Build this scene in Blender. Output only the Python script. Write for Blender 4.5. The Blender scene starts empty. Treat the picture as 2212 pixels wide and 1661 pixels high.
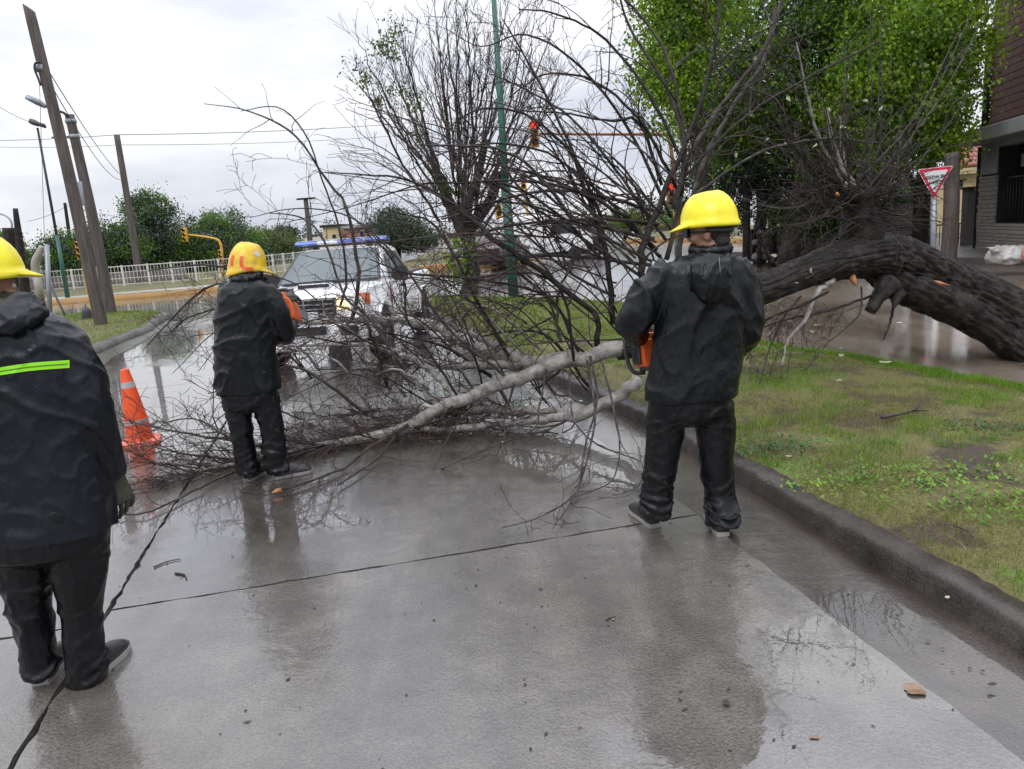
import bpy, bmesh, math, random
import numpy as np
from mathutils import Vector, Matrix, noise
from mathutils.bvhtree import BVHTree
S = bpy.context.scene
COL = S.collection
V3 = Vector
# ------------------------------------------------------------------ camera
CAM_H = 1.7
TH = math.atan(335 / 1610.0)
RO = math.radians(4.2)
ct, st, cr, sr = math.cos(TH), math.sin(TH), math.cos(RO), math.sin(RO)
CR, CU, CF = V3((cr, -sr * st, -sr * ct)), V3((sr, cr * st, cr * ct)), V3((0, ct, -st))
cd = bpy.data.cameras.new('camera')
cam = bpy.data.objects.new('camera', cd)
COL.objects.link(cam)
cd.sensor_width = 36.0
cd.lens = 36.0 * 1610 / 2212
cd.clip_start, cd.clip_end = 0.05, 3000
mw = Matrix((CR, CU, -CF)).transposed().to_4x4()
mw.translation = (0, 0, CAM_H)
cam.matrix_world = mw
S.camera = cam
# ------------------------------------------------------------------ sky, sun, exposure
W = bpy.data.worlds.new('World')
S.world = W
W.use_nodes = True
wn, wl = W.node_tree.nodes, W.node_tree.links
wn.clear()
wo = wn.new('ShaderNodeOutputWorld')
bg = wn.new('ShaderNodeBackground')
bg.inputs[1].default_value = 0.1
sky = wn.new('ShaderNodeTexSky')
sky.sky_type = 'NISHITA'
sky.sun_disc = False
sky.sun_elevation = math.radians(48)
sky.sun_rotation = math.radians(200)
tc = wn.new('ShaderNodeTexCoord')
mp = wn.new('ShaderNodeMapping')
mp.inputs['Scale'].default_value = (1.0, 1.0, 3.6)
mp.inputs['Location'].default_value = (0.35, 0.1, 0.2)
n1 = wn.new('ShaderNodeTexNoise')
n1.inputs['Scale'].default_value = 2.3
n1.inputs['Detail'].default_value = 7
n1.inputs['Roughness'].default_value = 0.52
rp = wn.new('ShaderNodeValToRGB')
rp.color_ramp.elements[0].position = 0.40
rp.color_ramp.elements[0].color = (6.2, 6.55, 7.5, 1)
rp.color_ramp.elements[1].position = 0.58
rp.color_ramp.elements[1].color = (8.9, 9.05, 9.4, 1)
sep = wn.new('ShaderNodeSeparateXYZ')
mr = wn.new('ShaderNodeMapRange')            # overcast sky: brighter towards the zenith
pw_ = wn.new('ShaderNodeMath')
pw_.operation = 'POWER'
pw_.use_clamp = True
pw_.inputs[1].default_value = 1.7
mr.inputs[1].default_value, mr.inputs[2].default_value = 0.0, 1.0
mr.inputs[3].default_value, mr.inputs[4].default_value = 0.93, 2.9
mul = wn.new('ShaderNodeVectorMath')
mul.operation = 'SCALE'
mix = wn.new('ShaderNodeMix')
mix.data_type = 'RGBA'
mix.inputs[0].default_value = 0.97
wl.new(tc.outputs['Generated'], mp.inputs[0])
wl.new(mp.outputs[0], n1.inputs[0])
wl.new(n1.outputs[0], rp.inputs[0])
wl.new(tc.outputs['Generated'], sep.inputs[0])
wl.new(sep.outputs[2], pw_.inputs[0])
wl.new(pw_.outputs[0], mr.inputs[0])
wl.new(rp.outputs[0], mul.inputs[0])
wl.new(mr.outputs[0], mul.inputs['Scale'])
wl.new(sky.outputs[0], mix.inputs[6])
wl.new(mul.outputs[0], mix.inputs[7])
wl.new(mix.outputs[2], bg.inputs[0])
wl.new(bg.outputs[0], wo.inputs[0])
sd = bpy.data.lights.new('sun', 'SUN')
sd.energy = 0.7
sd.angle = math.radians(25)
sd.color = (1.0, 0.97, 0.93)
sun = bpy.data.objects.new('sun', sd)
COL.objects.link(sun)
sa, se = math.radians(200), math.radians(48)
sdir = V3((math.sin(sa) * math.cos(se), math.cos(sa) * math.cos(se), math.sin(se)))
sun.rotation_euler = sdir.to_track_quat('Z', 'Y').to_euler()
S.view_settings.view_transform = 'Standard'
S.view_settings.look = 'None'
S.view_settings.exposure = 0.2
S.view_settings.gamma = 1.0
S.view_settings.use_curve_mapping = False
S.cycles.max_bounces = 6
S.cycles.transparent_max_bounces = 12

# ------------------------------------------------------------------ measuring helpers (survey of the photograph -> metres)
def ray(px, py):
    return CF + CR * ((px - 1106) / 1610.0) + CU * ((830.5 - py) / 1610.0)
def G(px, py, z=0.0):
    r = ray(px, py)
    return V3((0, 0, CAM_H)) + r * ((z - CAM_H) / r.z)
def at(px, py, Y):
    r = ray(px, py)
    return V3((0, 0, CAM_H)) + r * (Y / r.y)

# ------------------------------------------------------------------ materials
def nodes_of(name):
    m = bpy.data.materials.new(name)
    m.use_nodes = True
    nt = m.node_tree
    return m, nt.nodes, nt.links, nt.nodes['Principled BSDF']
def tex(N, L, kind, scale, detail=4, stretch=None, coord='Object', rough=0.55):
    t = N.new('ShaderNodeTexCoord')
    mp = N.new('ShaderNodeMapping')
    if stretch: mp.inputs['Scale'].default_value = stretch
    L.new(t.outputs[coord], mp.inputs[0])
    n = N.new('ShaderNodeTex' + kind)
    n.inputs['Scale'].default_value = scale
    if 'Detail' in n.inputs: n.inputs['Detail'].default_value = detail
    if kind == 'Noise': n.inputs['Roughness'].default_value = rough
    L.new(mp.outputs[0], n.inputs[0])
    return n
def ramp(N, L, src, stops):
    r = N.new('ShaderNodeValToRGB')
    e = r.color_ramp.elements
    while len(e) < len(stops): e.new(0.5)
    for k, (p, c) in enumerate(stops):
        e[k].position = p
        e[k].color = (*c, 1) if len(c) == 3 else c
    L.new(src, r.inputs[0])
    return r
def mk(name, c1, c2=None, scale=6, rough=0.6, r2=None, bump=0.0, bscale=60, spec=0.5, coat=0, metal=0, stretch=None, emis=None, es=0, dist=0.01, coatr=0.1):
    m, N, L, b = nodes_of(name)
    b.inputs['Roughness'].default_value = rough
    b.inputs['Specular IOR Level'].default_value = spec
    b.inputs['Coat Weight'].default_value = coat
    b.inputs['Coat Roughness'].default_value = coatr
    b.inputs['Metallic'].default_value = metal
    if c2 is None: c2 = tuple(x * 0.78 for x in c1)
    n = tex(N, L, 'Noise', scale, 6, stretch)
    r = ramp(N, L, n.outputs[0], [(0.32, c1), (0.68, c2)])
    L.new(r.outputs[0], b.inputs['Base Color'])
    if r2 is not None:
        rr = N.new('ShaderNodeMapRange')
        rr.inputs[1].default_value, rr.inputs[2].default_value = 0.35, 0.65
        rr.inputs[3].default_value, rr.inputs[4].default_value = rough, r2
        L.new(n.outputs[0], rr.inputs[0])
        L.new(rr.outputs[0], b.inputs['Roughness'])
    if bump:
        bn = tex(N, L, 'Noise', bscale, 5, stretch)
        bp = N.new('ShaderNodeBump')
        bp.inputs['Strength'].default_value = bump
        bp.inputs['Distance'].default_value = dist
        L.new(bn.outputs[0], bp.inputs['Height'])
        L.new(bp.outputs[0], b.inputs['Normal'])
    if emis:
        b.inputs['Emission Color'].default_value = (*emis, 1)
        b.inputs['Emission Strength'].default_value = es
    return m

def pool_mask(N, L, blobs):
    """1 where rain water stands on the concrete (hollows given as x, y, radius), 0 elsewhere, with ragged soft rims"""
    t = N.new('ShaderNodeTexCoord')
    nz = tex(N, L, 'Noise', 2.6, 6)
    acc = None
    for x, y, r in blobs:
        d = N.new('ShaderNodeVectorMath'); d.operation = 'DISTANCE'; d.inputs[1].default_value = (x, y, 0)
        L.new(t.outputs['Object'], d.inputs[0])
        mr_ = N.new('ShaderNodeMapRange'); mr_.inputs[1].default_value, mr_.inputs[2].default_value = r * 1.5, 0
        L.new(d.outputs['Value'], mr_.inputs[0])
        if acc is None: acc = mr_.outputs[0]
        else:
            m_ = N.new('ShaderNodeMath'); m_.operation = 'MAXIMUM'; L.new(acc, m_.inputs[0]); L.new(mr_.outputs[0], m_.inputs[1]); acc = m_.outputs[0]
    a = N.new('ShaderNodeMath'); a.operation = 'MULTIPLY_ADD'; a.inputs[1].default_value = 1.5
    L.new(nz.outputs[0], a.inputs[0]); L.new(acc, a.inputs[2])
    s = N.new('ShaderNodeMapRange'); s.interpolation_type = 'SMOOTHSTEP'
    s.inputs[1].default_value, s.inputs[2].default_value = 0.98, 1.42
    L.new(a.outputs[0], s.inputs[0])
    return s.outputs[0]
def wet_concrete(name, ca, cb, rlo, rhi, bump=0.25, spec=0.6, wetscale=0.55, coat=0.0, pools=None):
    m, N, L, b = nodes_of(name)
    big = tex(N, L, 'Noise', wetscale, 5, (1, 0.6, 1))
    mid = tex(N, L, 'Noise', 5.0, 8)
    fine = tex(N, L, 'Noise', 95, 4)
    grit = tex(N, L, 'Voronoi', 70)
    r = ramp(N, L, mid.outputs[0], [(0.30, ca), (0.55, tuple((x + y) / 2 for x, y in zip(ca, cb))), (0.74, cb)])
    sp = ramp(N, L, fine.outputs[0], [(0.36, (0.5, 0.48, 0.46)), (0.5, (1, 1, 1)), (0.66, (1.3, 1.3, 1.28))])
    mx = N.new('ShaderNodeMix'); mx.data_type = 'RGBA'; mx.blend_type = 'MULTIPLY'; mx.inputs[0].default_value = 0.75
    L.new(r.outputs[0], mx.inputs[6]); L.new(sp.outputs[0], mx.inputs[7])
    st2 = ramp(N, L, big.outputs[0], [(0.35, (0.62, 0.59, 0.56)), (0.6, (1.12, 1.1, 1.08))])
    mx2 = N.new('ShaderNodeMix'); mx2.data_type = 'RGBA'; mx2.blend_type = 'MULTIPLY'; mx2.inputs[0].default_value = 1
    L.new(mx.outputs[2], mx2.inputs[6]); L.new(st2.outputs[0], mx2.inputs[7])
    streak = tex(N, L, 'Noise', 1.1, 6, (3.2, 0.35, 1))
    st3 = ramp(N, L, streak.outputs[0], [(0.34, (0.72, 0.69, 0.66)), (0.5, (1, 1, 1)), (0.66, (1.18, 1.17, 1.15))])
    mx3 = N.new('ShaderNodeMix'); mx3.data_type = 'RGBA'; mx3.blend_type = 'MULTIPLY'; mx3.inputs[0].default_value = 0.9
    L.new(mx2.outputs[2], mx3.inputs[6]); L.new(st3.outputs[0], mx3.inputs[7])
    oi = N.new('ShaderNodeObjectInfo'); ov = N.new('ShaderNodeMapRange'); ov.inputs[3].default_value, ov.inputs[4].default_value = 0.86, 1.12
    L.new(oi.outputs['Random'], ov.inputs[0])
    hv = N.new('ShaderNodeHueSaturation'); L.new(ov.outputs[0], hv.inputs['Value']); L.new(mx3.outputs[2], hv.inputs['Color'])
    L.new(hv.outputs[0], b.inputs['Base Color'])
    rr = N.new('ShaderNodeMapRange')
    rr.inputs[1].default_value, rr.inputs[2].default_value = 0.38, 0.62
    rr.inputs[3].default_value, rr.inputs[4].default_value = rlo, rhi
    L.new(big.outputs[0], rr.inputs[0])
    L.new(rr.outputs[0], b.inputs['Roughness'])
    b.inputs['Specular IOR Level'].default_value = spec
    b.inputs['Coat Weight'].default_value = coat; b.inputs['Coat IOR'].default_value = 1.5; b.inputs['Coat Roughness'].default_value = 0.09
    pm_ = pool_mask(N, L, pools) if pools else None
    if pm_:
        for sock, lo, hi in (('Coat Roughness', 0.18, 0.01), ('Coat IOR', 1.66, 2.1)):
            q = N.new('ShaderNodeMapRange'); q.inputs[3].default_value, q.inputs[4].default_value = lo, hi
            L.new(pm_, q.inputs[0]); L.new(q.outputs[0], b.inputs[sock])
    bp2 = N.new('ShaderNodeBump'); bp2.inputs['Strength'].default_value = 0.12
    if pm_:
        q = N.new('ShaderNodeMapRange'); q.inputs[3].default_value, q.inputs[4].default_value = 0.4, 0.03
        L.new(pm_, q.inputs[0]); L.new(q.outputs[0], bp2.inputs['Strength'])
    bp2.inputs['Distance'].default_value = 0.01
    L.new(tex(N, L, 'Noise', 9, 3).outputs[0], bp2.inputs['Height']); L.new(bp2.outputs[0], b.inputs['Coat Normal'])
    ad = N.new('ShaderNodeMath'); ad.operation = 'ADD'
    L.new(fine.outputs[0], ad.inputs[0]); L.new(grit.outputs[0], ad.inputs[1])
    bs = N.new('ShaderNodeMapRange')
    bs.inputs[1].default_value, bs.inputs[2].default_value = 0.40, 0.62
    bs.inputs[3].default_value, bs.inputs[4].default_value = bump * 0.25, bump
    L.new(big.outputs[0], bs.inputs[0])
    bp = N.new('ShaderNodeBump'); bp.inputs['Distance'].default_value = 0.004
    L.new(bs.outputs[0], bp.inputs['Strength'])
    L.new(ad.outputs[0], bp.inputs['Height'])
    L.new(bp.outputs[0], b.inputs['Normal'])
    return m
def water_mat(name, tint, rough=0.02, scale=6, bump=0.05):
    m = bpy.data.materials.new(name); m.use_nodes = True
    N, L = m.node_tree.nodes, m.node_tree.links
    N.clear()
    o = N.new('ShaderNodeOutputMaterial'); mx = N.new('ShaderNodeMixShader'); fr = N.new('ShaderNodeFresnel')
    tr = N.new('ShaderNodeBsdfTransparent'); gl = N.new('ShaderNodeBsdfGlossy')
    fr.inputs[0].default_value = 2.05
    tr.inputs[0].default_value = (*tint, 1); gl.inputs['Roughness'].default_value = rough
    n = tex(N, L, 'Noise', scale, 3)
    bp = N.new('ShaderNodeBump'); bp.inputs['Strength'].default_value = bump; bp.inputs['Distance'].default_value = 0.02
    L.new(n.outputs[0], bp.inputs['Height'])
    L.new(bp.outputs[0], gl.inputs['Normal']); L.new(bp.outputs[0], fr.inputs['Normal'])
    L.new(fr.outputs[0], mx.inputs[0]); L.new(tr.outputs[0], mx.inputs[1]); L.new(gl.outputs[0], mx.inputs[2])
    L.new(mx.outputs[0], o.inputs[0])
    return m
def leaf_mat(name, c1, c2, scale=1.3, trans=0.45):
    m, N, L, b = nodes_of(name)
    n = tex(N, L, 'Noise', scale, 3)
    w = N.new('ShaderNodeTexWhiteNoise')
    g = N.new('ShaderNodeNewGeometry')
    r = ramp(N, L, n.outputs[0], [(0.33, c1), (0.66, c2)])
    hs = N.new('ShaderNodeHueSaturation')
    mrn = N.new('ShaderNodeMapRange'); mrn.inputs[3].default_value, mrn.inputs[4].default_value = 0.65, 1.4
    L.new(g.outputs['Random Per Island'], mrn.inputs[0])
    L.new(mrn.outputs[0], hs.inputs['Value'])
    L.new(r.outputs[0], hs.inputs['Color'])
    L.new(hs.outputs[0], b.inputs['Base Color'])
    b.inputs['Roughness'].default_value = 0.42
    t = N.new('ShaderNodeBsdfTranslucent')
    L.new(hs.outputs[0], t.inputs[0])
    mx = N.new('ShaderNodeMixShader'); mx.inputs[0].default_value = trans
    out = [x for x in N if x.type == 'OUTPUT_MATERIAL'][0]
    L.new(b.outputs[0], mx.inputs[1]); L.new(t.outputs[0], mx.inputs[2]); L.new(mx.outputs[0], out.inputs[0])
    return m
def ground_mat(name, soil, olive, green, scale=1.3):
    m, N, L, b = nodes_of(name)
    a = tex(N, L, 'Noise', scale, 7, rough=0.62)
    f = tex(N, L, 'Noise', 60, 5)
    r = ramp(N, L, a.outputs[0], [(0.42, soil), (0.5, olive), (0.58, olive), (0.66, green)])
    sp = ramp(N, L, f.outputs[0], [(0.3, (0.45, 0.42, 0.4)), (0.7, (1.35, 1.35, 1.25))])
    mx = N.new('ShaderNodeMix'); mx.data_type = 'RGBA'; mx.blend_type = 'MULTIPLY'; mx.inputs[0].default_value = 0.9
    L.new(r.outputs[0], mx.inputs[6]); L.new(sp.outputs[0], mx.inputs[7]); L.new(mx.outputs[2], b.inputs['Base Color'])
    b.inputs['Roughness'].default_value = 0.75
    bp = N.new('ShaderNodeBump'); bp.inputs['Strength'].default_value = 0.7; bp.inputs['Distance'].default_value = 0.02
    L.new(f.outputs[0], bp.inputs['Height']); L.new(bp.outputs[0], b.inputs['Normal'])
    return m
def bark_mat(name, c1, c2, c3, scale=14, bump=0.8, rough=0.6, stretch=(1, 1, 1)):
    m, N, L, b = nodes_of(name)
    n = tex(N, L, 'Noise', scale, 8, stretch, rough=0.65)
    v = tex(N, L, 'Noise', scale * 5, 4, stretch)
    r = ramp(N, L, n.outputs[0], [(0.32, c1), (0.52, c2), (0.7, c3)])
    L.new(r.outputs[0], b.inputs['Base Color'])
    b.inputs['Roughness'].default_value = rough
    b.inputs['Specular IOR Level'].default_value = 0.22
    ad = N.new('ShaderNodeMath'); ad.operation = 'ADD'
    L.new(n.outputs[0], ad.inputs[0]); L.new(v.outputs[0], ad.inputs[1])
    bp = N.new('ShaderNodeBump'); bp.inputs['Strength'].default_value = bump; bp.inputs['Distance'].default_value = 0.015
    L.new(ad.outputs[0], bp.inputs['Height']); L.new(bp.outputs[0], b.inputs['Normal'])
    return m
def rain_mat(name, c1, c2, rough=0.34):
    m, N, L, b = nodes_of(name)
    n = tex(N, L, 'Noise', 3.0, 4)
    r = ramp(N, L, n.outputs[0], [(0.3, c1), (0.7, c2)])
    L.new(r.outputs[0], b.inputs['Base Color'])
    b.inputs['Roughness'].default_value = rough
    b.inputs['Specular IOR Level'].default_value = 0.27
    a = tex(N, L, 'Noise', 7, 5, (1, 1, 0.55), rough=0.5)
    a2 = N.new('ShaderNodeMath'); a2.operation = 'SUBTRACT'; a2.inputs[1].default_value = 0.5
    a3 = N.new('ShaderNodeMath'); a3.operation = 'ABSOLUTE'
    L.new(a.outputs[0], a2.inputs[0]); L.new(a2.outputs[0], a3.inputs[0])
    bp = N.new('ShaderNodeBump'); bp.inputs['Strength'].default_value = 0.55; bp.inputs['Distance'].default_value = 0.05; bp.invert = True
    L.new(a3.outputs[0], bp.inputs['Height']); L.new(bp.outputs[0], b.inputs['Normal'])
    return m
def glass_mat(name, c, rough=0.05):
    return mk(name, c, tuple(x * 0.85 for x in c), 2, rough, spec=0.5, coat=0.1, coatr=0.02)

MT = {}
MT['slab'] = wet_concrete('wet concrete', (0.068, 0.0605, 0.053), (0.13, 0.117, 0.104), 0.14, 0.36, 0.85, 0.7, coat=1.0, pools=[(1.1, 1.55, 1.0), (1.35, 2.3, 0.7), (0.25, 5.5, 0.75), (0.75, 4.9, 0.45), (-1.6, 4.6, 0.7), (-0.5, 6.9, 1.0), (-3.4, 7.2, 1.5), (-4.2, 10.2, 2.8), (-5.6, 14.5, 3.4), (-2.9, 14.0, 2.4), (-2.6, 4.7, 0.55)])
MT['street'] = wet_concrete('wet street', (0.06, 0.056, 0.054), (0.11, 0.10, 0.095), 0.16, 0.32, 0.25, 0.9, 0.25, coat=0.8)
MT['gutter'] = wet_concrete('gutter concrete', (0.034, 0.027, 0.022), (0.068, 0.055, 0.045), 0.14, 0.34, 0.45, 0.6, 1.1, coat=0.6, pools=[(1.72, 2.2, 0.8), (1.45, 2.9, 0.3), (1.05, 5.3, 0.45)])
MT['kerb'] = wet_concrete('kerb concrete', (0.03, 0.026, 0.024), (0.095, 0.084, 0.078), 0.3, 0.55, 1.0, 0.35, 2.2)
MT['sub'] = mk('dark joint soil', (0.035, 0.031, 0.027), (0.10, 0.09, 0.08), 14, 0.5, bump=0.6)
MT['flood'] = wet_concrete('muddy flooded street', (0.155, 0.128, 0.105), (0.215, 0.18, 0.15), 0.05, 0.14, 0.06, 0.6, 0.5)
MT['puddle'] = water_mat('puddle water', (0.82, 0.78, 0.72))
MT['soil'] = ground_mat('verge ground', (0.055, 0.037, 0.024), (0.125, 0.115, 0.034), (0.10, 0.16, 0.024), 1.6)
MT['lawn'] = ground_mat('lawn ground', (0.09, 0.072, 0.034), (0.12, 0.115, 0.036), (0.10, 0.125, 0.03), 0.5)
MT['yellow_kerb'] = mk('yellow kerb paint', (0.36, 0.19, 0.04), (0.26, 0.145, 0.04), 3, 0.5, bump=0.3)
MT['pale_pave'] = mk('pale pavement', (0.36, 0.33, 0.28), (0.27, 0.25, 0.21), 2, 0.5, 0.25)
MT['pole_wood'] = bark_mat('pole wood', (0.055, 0.045, 0.04), (0.10, 0.085, 0.075), (0.14, 0.125, 0.115), 5, 0.4, 0.65, (3, 3, 0.25))
MT['steel'] = mk('galvanised steel', (0.30, 0.32, 0.35), (0.24, 0.26, 0.29), 4, 0.4, metal=0.4)
MT['dark_steel'] = mk('dark steel', (0.035, 0.035, 0.04), None, 6, 0.45)
MT['green_paint'] = mk('green pole paint', (0.012, 0.085, 0.055), (0.02, 0.11, 0.075), 5, 0.35, bump=0.15, bscale=30)
MT['white_paint'] = mk('white vehicle paint', (0.86, 0.86, 0.87), (0.80, 0.80, 0.81), 1.5, 0.22, coat=0.6)
MT['fence_white'] = mk('white fence paint', (0.66, 0.64, 0.62), (0.5, 0.48, 0.46), 5, 0.5)
MT['yellow_lamp'] = mk('signal yellow paint', (0.62, 0.33, 0.02), (0.52, 0.28, 0.02), 4, 0.4)
MT['rust'] = mk('orange rust paint', (0.30, 0.11, 0.035), (0.22, 0.08, 0.03), 6, 0.55)
MT['lens_dark'] = mk('dark lens', (0.02, 0.015, 0.012), None, 8, 0.2)
MT['lens_red'] = mk('lit red lens', (0.8, 0.03, 0.02), None, 8, 0.3, emis=(1.0, 0.03, 0.015), es=1.6)
MT['head_lit'] = mk('lit headlamp', (0.9, 0.8, 0.6), None, 8, 0.15, emis=(1.0, 0.62, 0.22), es=2.2)
MT['lens_orange'] = mk('orange turn lens', (0.75, 0.19, 0.07), None, 8, 0.15, coat=0.5)
MT['black_plastic'] = mk('black plastic', (0.014, 0.014, 0.016), (0.02, 0.02, 0.022), 8, 0.42)
MT['rubber'] = mk('tyre rubber', (0.014, 0.014, 0.014), (0.022, 0.021, 0.02), 12, 0.65, bump=0.3)
MT['chrome'] = mk('grey rim', (0.42, 0.42, 0.44), None, 8, 0.3, metal=0.7)
MT['glass'] = glass_mat('windscreen glass', (0.10, 0.125, 0.135))
MT['glass_dark'] = glass_mat('dark window glass', (0.02, 0.024, 0.028), 0.08)
MT['lamp_blue'] = mk('blue lightbar lens', (0.06, 0.12, 0.45), (0.12, 0.2, 0.6), 12, 0.12, coat=0.6)
MT['lamp_white'] = mk('clear lightbar lens', (0.65, 0.68, 0.75), (0.45, 0.5, 0.62), 14, 0.12, coat=0.5)
MT['cone'] = mk('orange cone plastic', (0.78, 0.09, 0.018), (0.66, 0.075, 0.018), 4, 0.38, bump=0.1)
MT['cone_base'] = mk('faded cone base', (0.72, 0.16, 0.10), (0.62, 0.12, 0.08), 5, 0.45)
MT['reflect'] = mk('grey reflective tape', (0.42, 0.42, 0.43), (0.3, 0.3, 0.31), 16, 0.4)
MT['lime'] = mk('lime reflective tape', (0.30, 0.80, 0.01), (0.26, 0.72, 0.01), 8, 0.45)
MT['lime_dark'] = mk('tape centre line', (0.09, 0.2, 0.012), None, 8, 0.5)
MT['jacket'] = rain_mat('black rubber raincoat', (0.0045, 0.005, 0.0065), (0.0075, 0.0085, 0.0105), 0.31)
MT['jacket_navy'] = rain_mat('worn navy black raincoat', (0.0065, 0.0075, 0.0115), (0.0105, 0.012, 0.017), 0.31)
MT['trouser'] = rain_mat('black rain trousers', (0.004, 0.0043, 0.005), (0.0065, 0.007, 0.0085), 0.33)
MT['boot'] = mk('dark boot leather', (0.03, 0.028, 0.03), (0.02, 0.019, 0.02), 9, 0.4)
MT['sole'] = mk('pale boot sole', (0.34, 0.32, 0.31), (0.22, 0.21, 0.2), 10, 0.6)
MT['skin'] = mk('skin', (0.32, 0.17, 0.115), (0.27, 0.14, 0.095), 10, 0.5)
MT['hair'] = mk('black hair', (0.012, 0.010, 0.009), (0.028, 0.02, 0.016), 60, 0.5, bump=0.6, bscale=120)
MT['glove'] = mk('dark glove', (0.03, 0.027, 0.022), (0.055, 0.05, 0.036), 14, 0.6, bump=0.4, bscale=80)
MT['helmet'] = mk('bright yellow helmet', (0.92, 0.80, 0.006), (0.74, 0.62, 0.012), 14, 0.3, r2=0.5, bump=0.08, bscale=40, coat=0.25)
MT['helmet_old'] = mk('amber yellow helmet', (0.78, 0.52, 0.01), (0.52, 0.32, 0.014), 16, 0.32, r2=0.5, bump=0.08, bscale=40, coat=0.2)
MT['red_tape'] = mk('red orange tape', (0.78, 0.10, 0.02), None, 6, 0.4)
MT['sticker'] = mk('pale sticker', (0.6, 0.6, 0.55), (0.4, 0.4, 0.36), 40, 0.4)
MT['saw_orange'] = mk('saw orange plastic', (0.80, 0.13, 0.018), (0.66, 0.10, 0.015), 6, 0.36)
MT['bark_dark'] = bark_mat('wet dark bark', (0.007, 0.006, 0.0055), (0.022, 0.018, 0.0155), (0.055, 0.046, 0.04), 9, 0.9, 0.5)
MT['bark_pale'] = bark_mat('pale smooth bark', (0.10, 0.092, 0.085), (0.25, 0.235, 0.215), (0.38, 0.365, 0.34), 13, 0.6, 0.55)
MT['bark_mid'] = bark_mat('grey branch bark', (0.018, 0.014, 0.0125), (0.045, 0.037, 0.033), (0.11, 0.098, 0.09), 9, 0.6, 0.55)
MT['twig'] = bark_mat('wet twig bark', (0.015, 0.011, 0.010), (0.036, 0.026, 0.0235), (0.085, 0.066, 0.06), 5, 0.2, 0.45)
MT['twig_red'] = bark_mat('reddish twig bark', (0.03, 0.018, 0.016), (0.06, 0.037, 0.034), (0.105, 0.075, 0.07), 4, 0.2, 0.5)
MT['cut_wood'] = mk('fresh cut wood', (0.46, 0.21, 0.09), (0.34, 0.14, 0.055), 30, 0.6)
MT['pale_leaf'] = leaf_mat('pale wilted leaf', (0.42, 0.42, 0.30), (0.5, 0.5, 0.38), 5, 0.25)
MT['leaf_bright'] = leaf_mat('bright spring leaf', (0.14, 0.26, 0.014), (0.28, 0.42, 0.025), 0.8, 0.55)
MT['leaf_mid'] = leaf_mat('green leaf', (0.06, 0.135, 0.015), (0.13, 0.24, 0.024), 0.6, 0.45)
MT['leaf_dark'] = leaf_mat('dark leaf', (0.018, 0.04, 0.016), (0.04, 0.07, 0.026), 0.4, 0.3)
MT['leaf_olive'] = leaf_mat('olive leaf', (0.06, 0.085, 0.02), (0.12, 0.14, 0.03), 0.4, 0.35)
MT['leaf_grey'] = leaf_mat('blue green leaf', (0.03, 0.055, 0.036), (0.055, 0.085, 0.05), 0.4, 0.25)
MT['grass'] = leaf_mat('short grass', (0.20, 0.19, 0.045), (0.13, 0.21, 0.028), 1.6, 0.35)
MT['grass_dry'] = leaf_mat('straw grass', (0.22, 0.165, 0.07), (0.17, 0.14, 0.055), 2.0, 0.25)
MT['grass_green'] = leaf_mat('fresh grass', (0.09, 0.21, 0.018), (0.19, 0.33, 0.022), 2.0, 0.4)
MT['weed'] = leaf_mat('dark weed leaf', (0.03, 0.085, 0.025), (0.05, 0.12, 0.03), 6.0, 0.3)
MT['brick'] = mk('dark red brick', (0.14, 0.05, 0.036), (0.09, 0.035, 0.027), 2.5, 0.7, bump=0.4)
MT['mortar'] = mk('mortar', (0.10, 0.065, 0.055), (0.07, 0.05, 0.045), 8, 0.85, bump=0.3)
MT['stone'] = mk('grey brown stone', (0.44, 0.385, 0.34), (0.25, 0.22, 0.2), 1.8, 0.6, bump=0.6, bscale=25)
MT['stone_joint'] = mk('dark stone joint', (0.02, 0.018, 0.016), None, 10, 0.8)
MT['render_grey'] = mk('grey render', (0.34, 0.34, 0.35), (0.24, 0.24, 0.25), 1.2, 0.7, bump=0.2)
MT['cream'] = mk('cream render', (0.58, 0.47, 0.26), (0.5, 0.4, 0.22), 1.2, 0.75)
MT['white_wall'] = mk('whitewash', (0.62, 0.60, 0.58), (0.5, 0.48, 0.46), 1, 0.7)
MT['tile_red'] = mk('red roof tile', (0.33, 0.12, 0.085), (0.25, 0.09, 0.065), 3, 0.5)
MT['pink_wall'] = mk('faded red wall', (0.34, 0.15, 0.12), (0.28, 0.12, 0.1), 1, 0.7)
MT['grey_wall'] = mk('dull grey wall', (0.16, 0.14, 0.13), (0.11, 0.10, 0.095), 1, 0.7)
MT['sign_red'] = mk('sign red', (0.62, 0.012, 0.05), (0.55, 0.012, 0.045), 6, 0.35)
MT['sign_white'] = mk('sign white', (0.74, 0.74, 0.76), (0.66, 0.66, 0.68), 3, 0.35)
MT['sign_black'] = mk('sign lettering', (0.02, 0.02, 0.022), None, 6, 0.5)
MT['bag'] = mk('white plastic sack', (0.42, 0.4, 0.38), (0.3, 0.285, 0.27), 9, 0.4, bump=0.4, bscale=20)
MT['litter'] = mk('dark litter', (0.02, 0.015, 0.012), (0.05, 0.035, 0.025), 30, 0.6)
MT['leaf_brown'] = mk('wet brown leaf', (0.16, 0.09, 0.055), (0.25, 0.16, 0.1), 20, 0.4, bump=0.3)
MT['stick'] = mk('dark stick', (0.025, 0.02, 0.018), (0.05, 0.04, 0.034), 20, 0.6, bump=0.4)
MT['red_mark'] = mk('red door emblem', (0.6, 0.02, 0.035), None, 6, 0.35)

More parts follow.
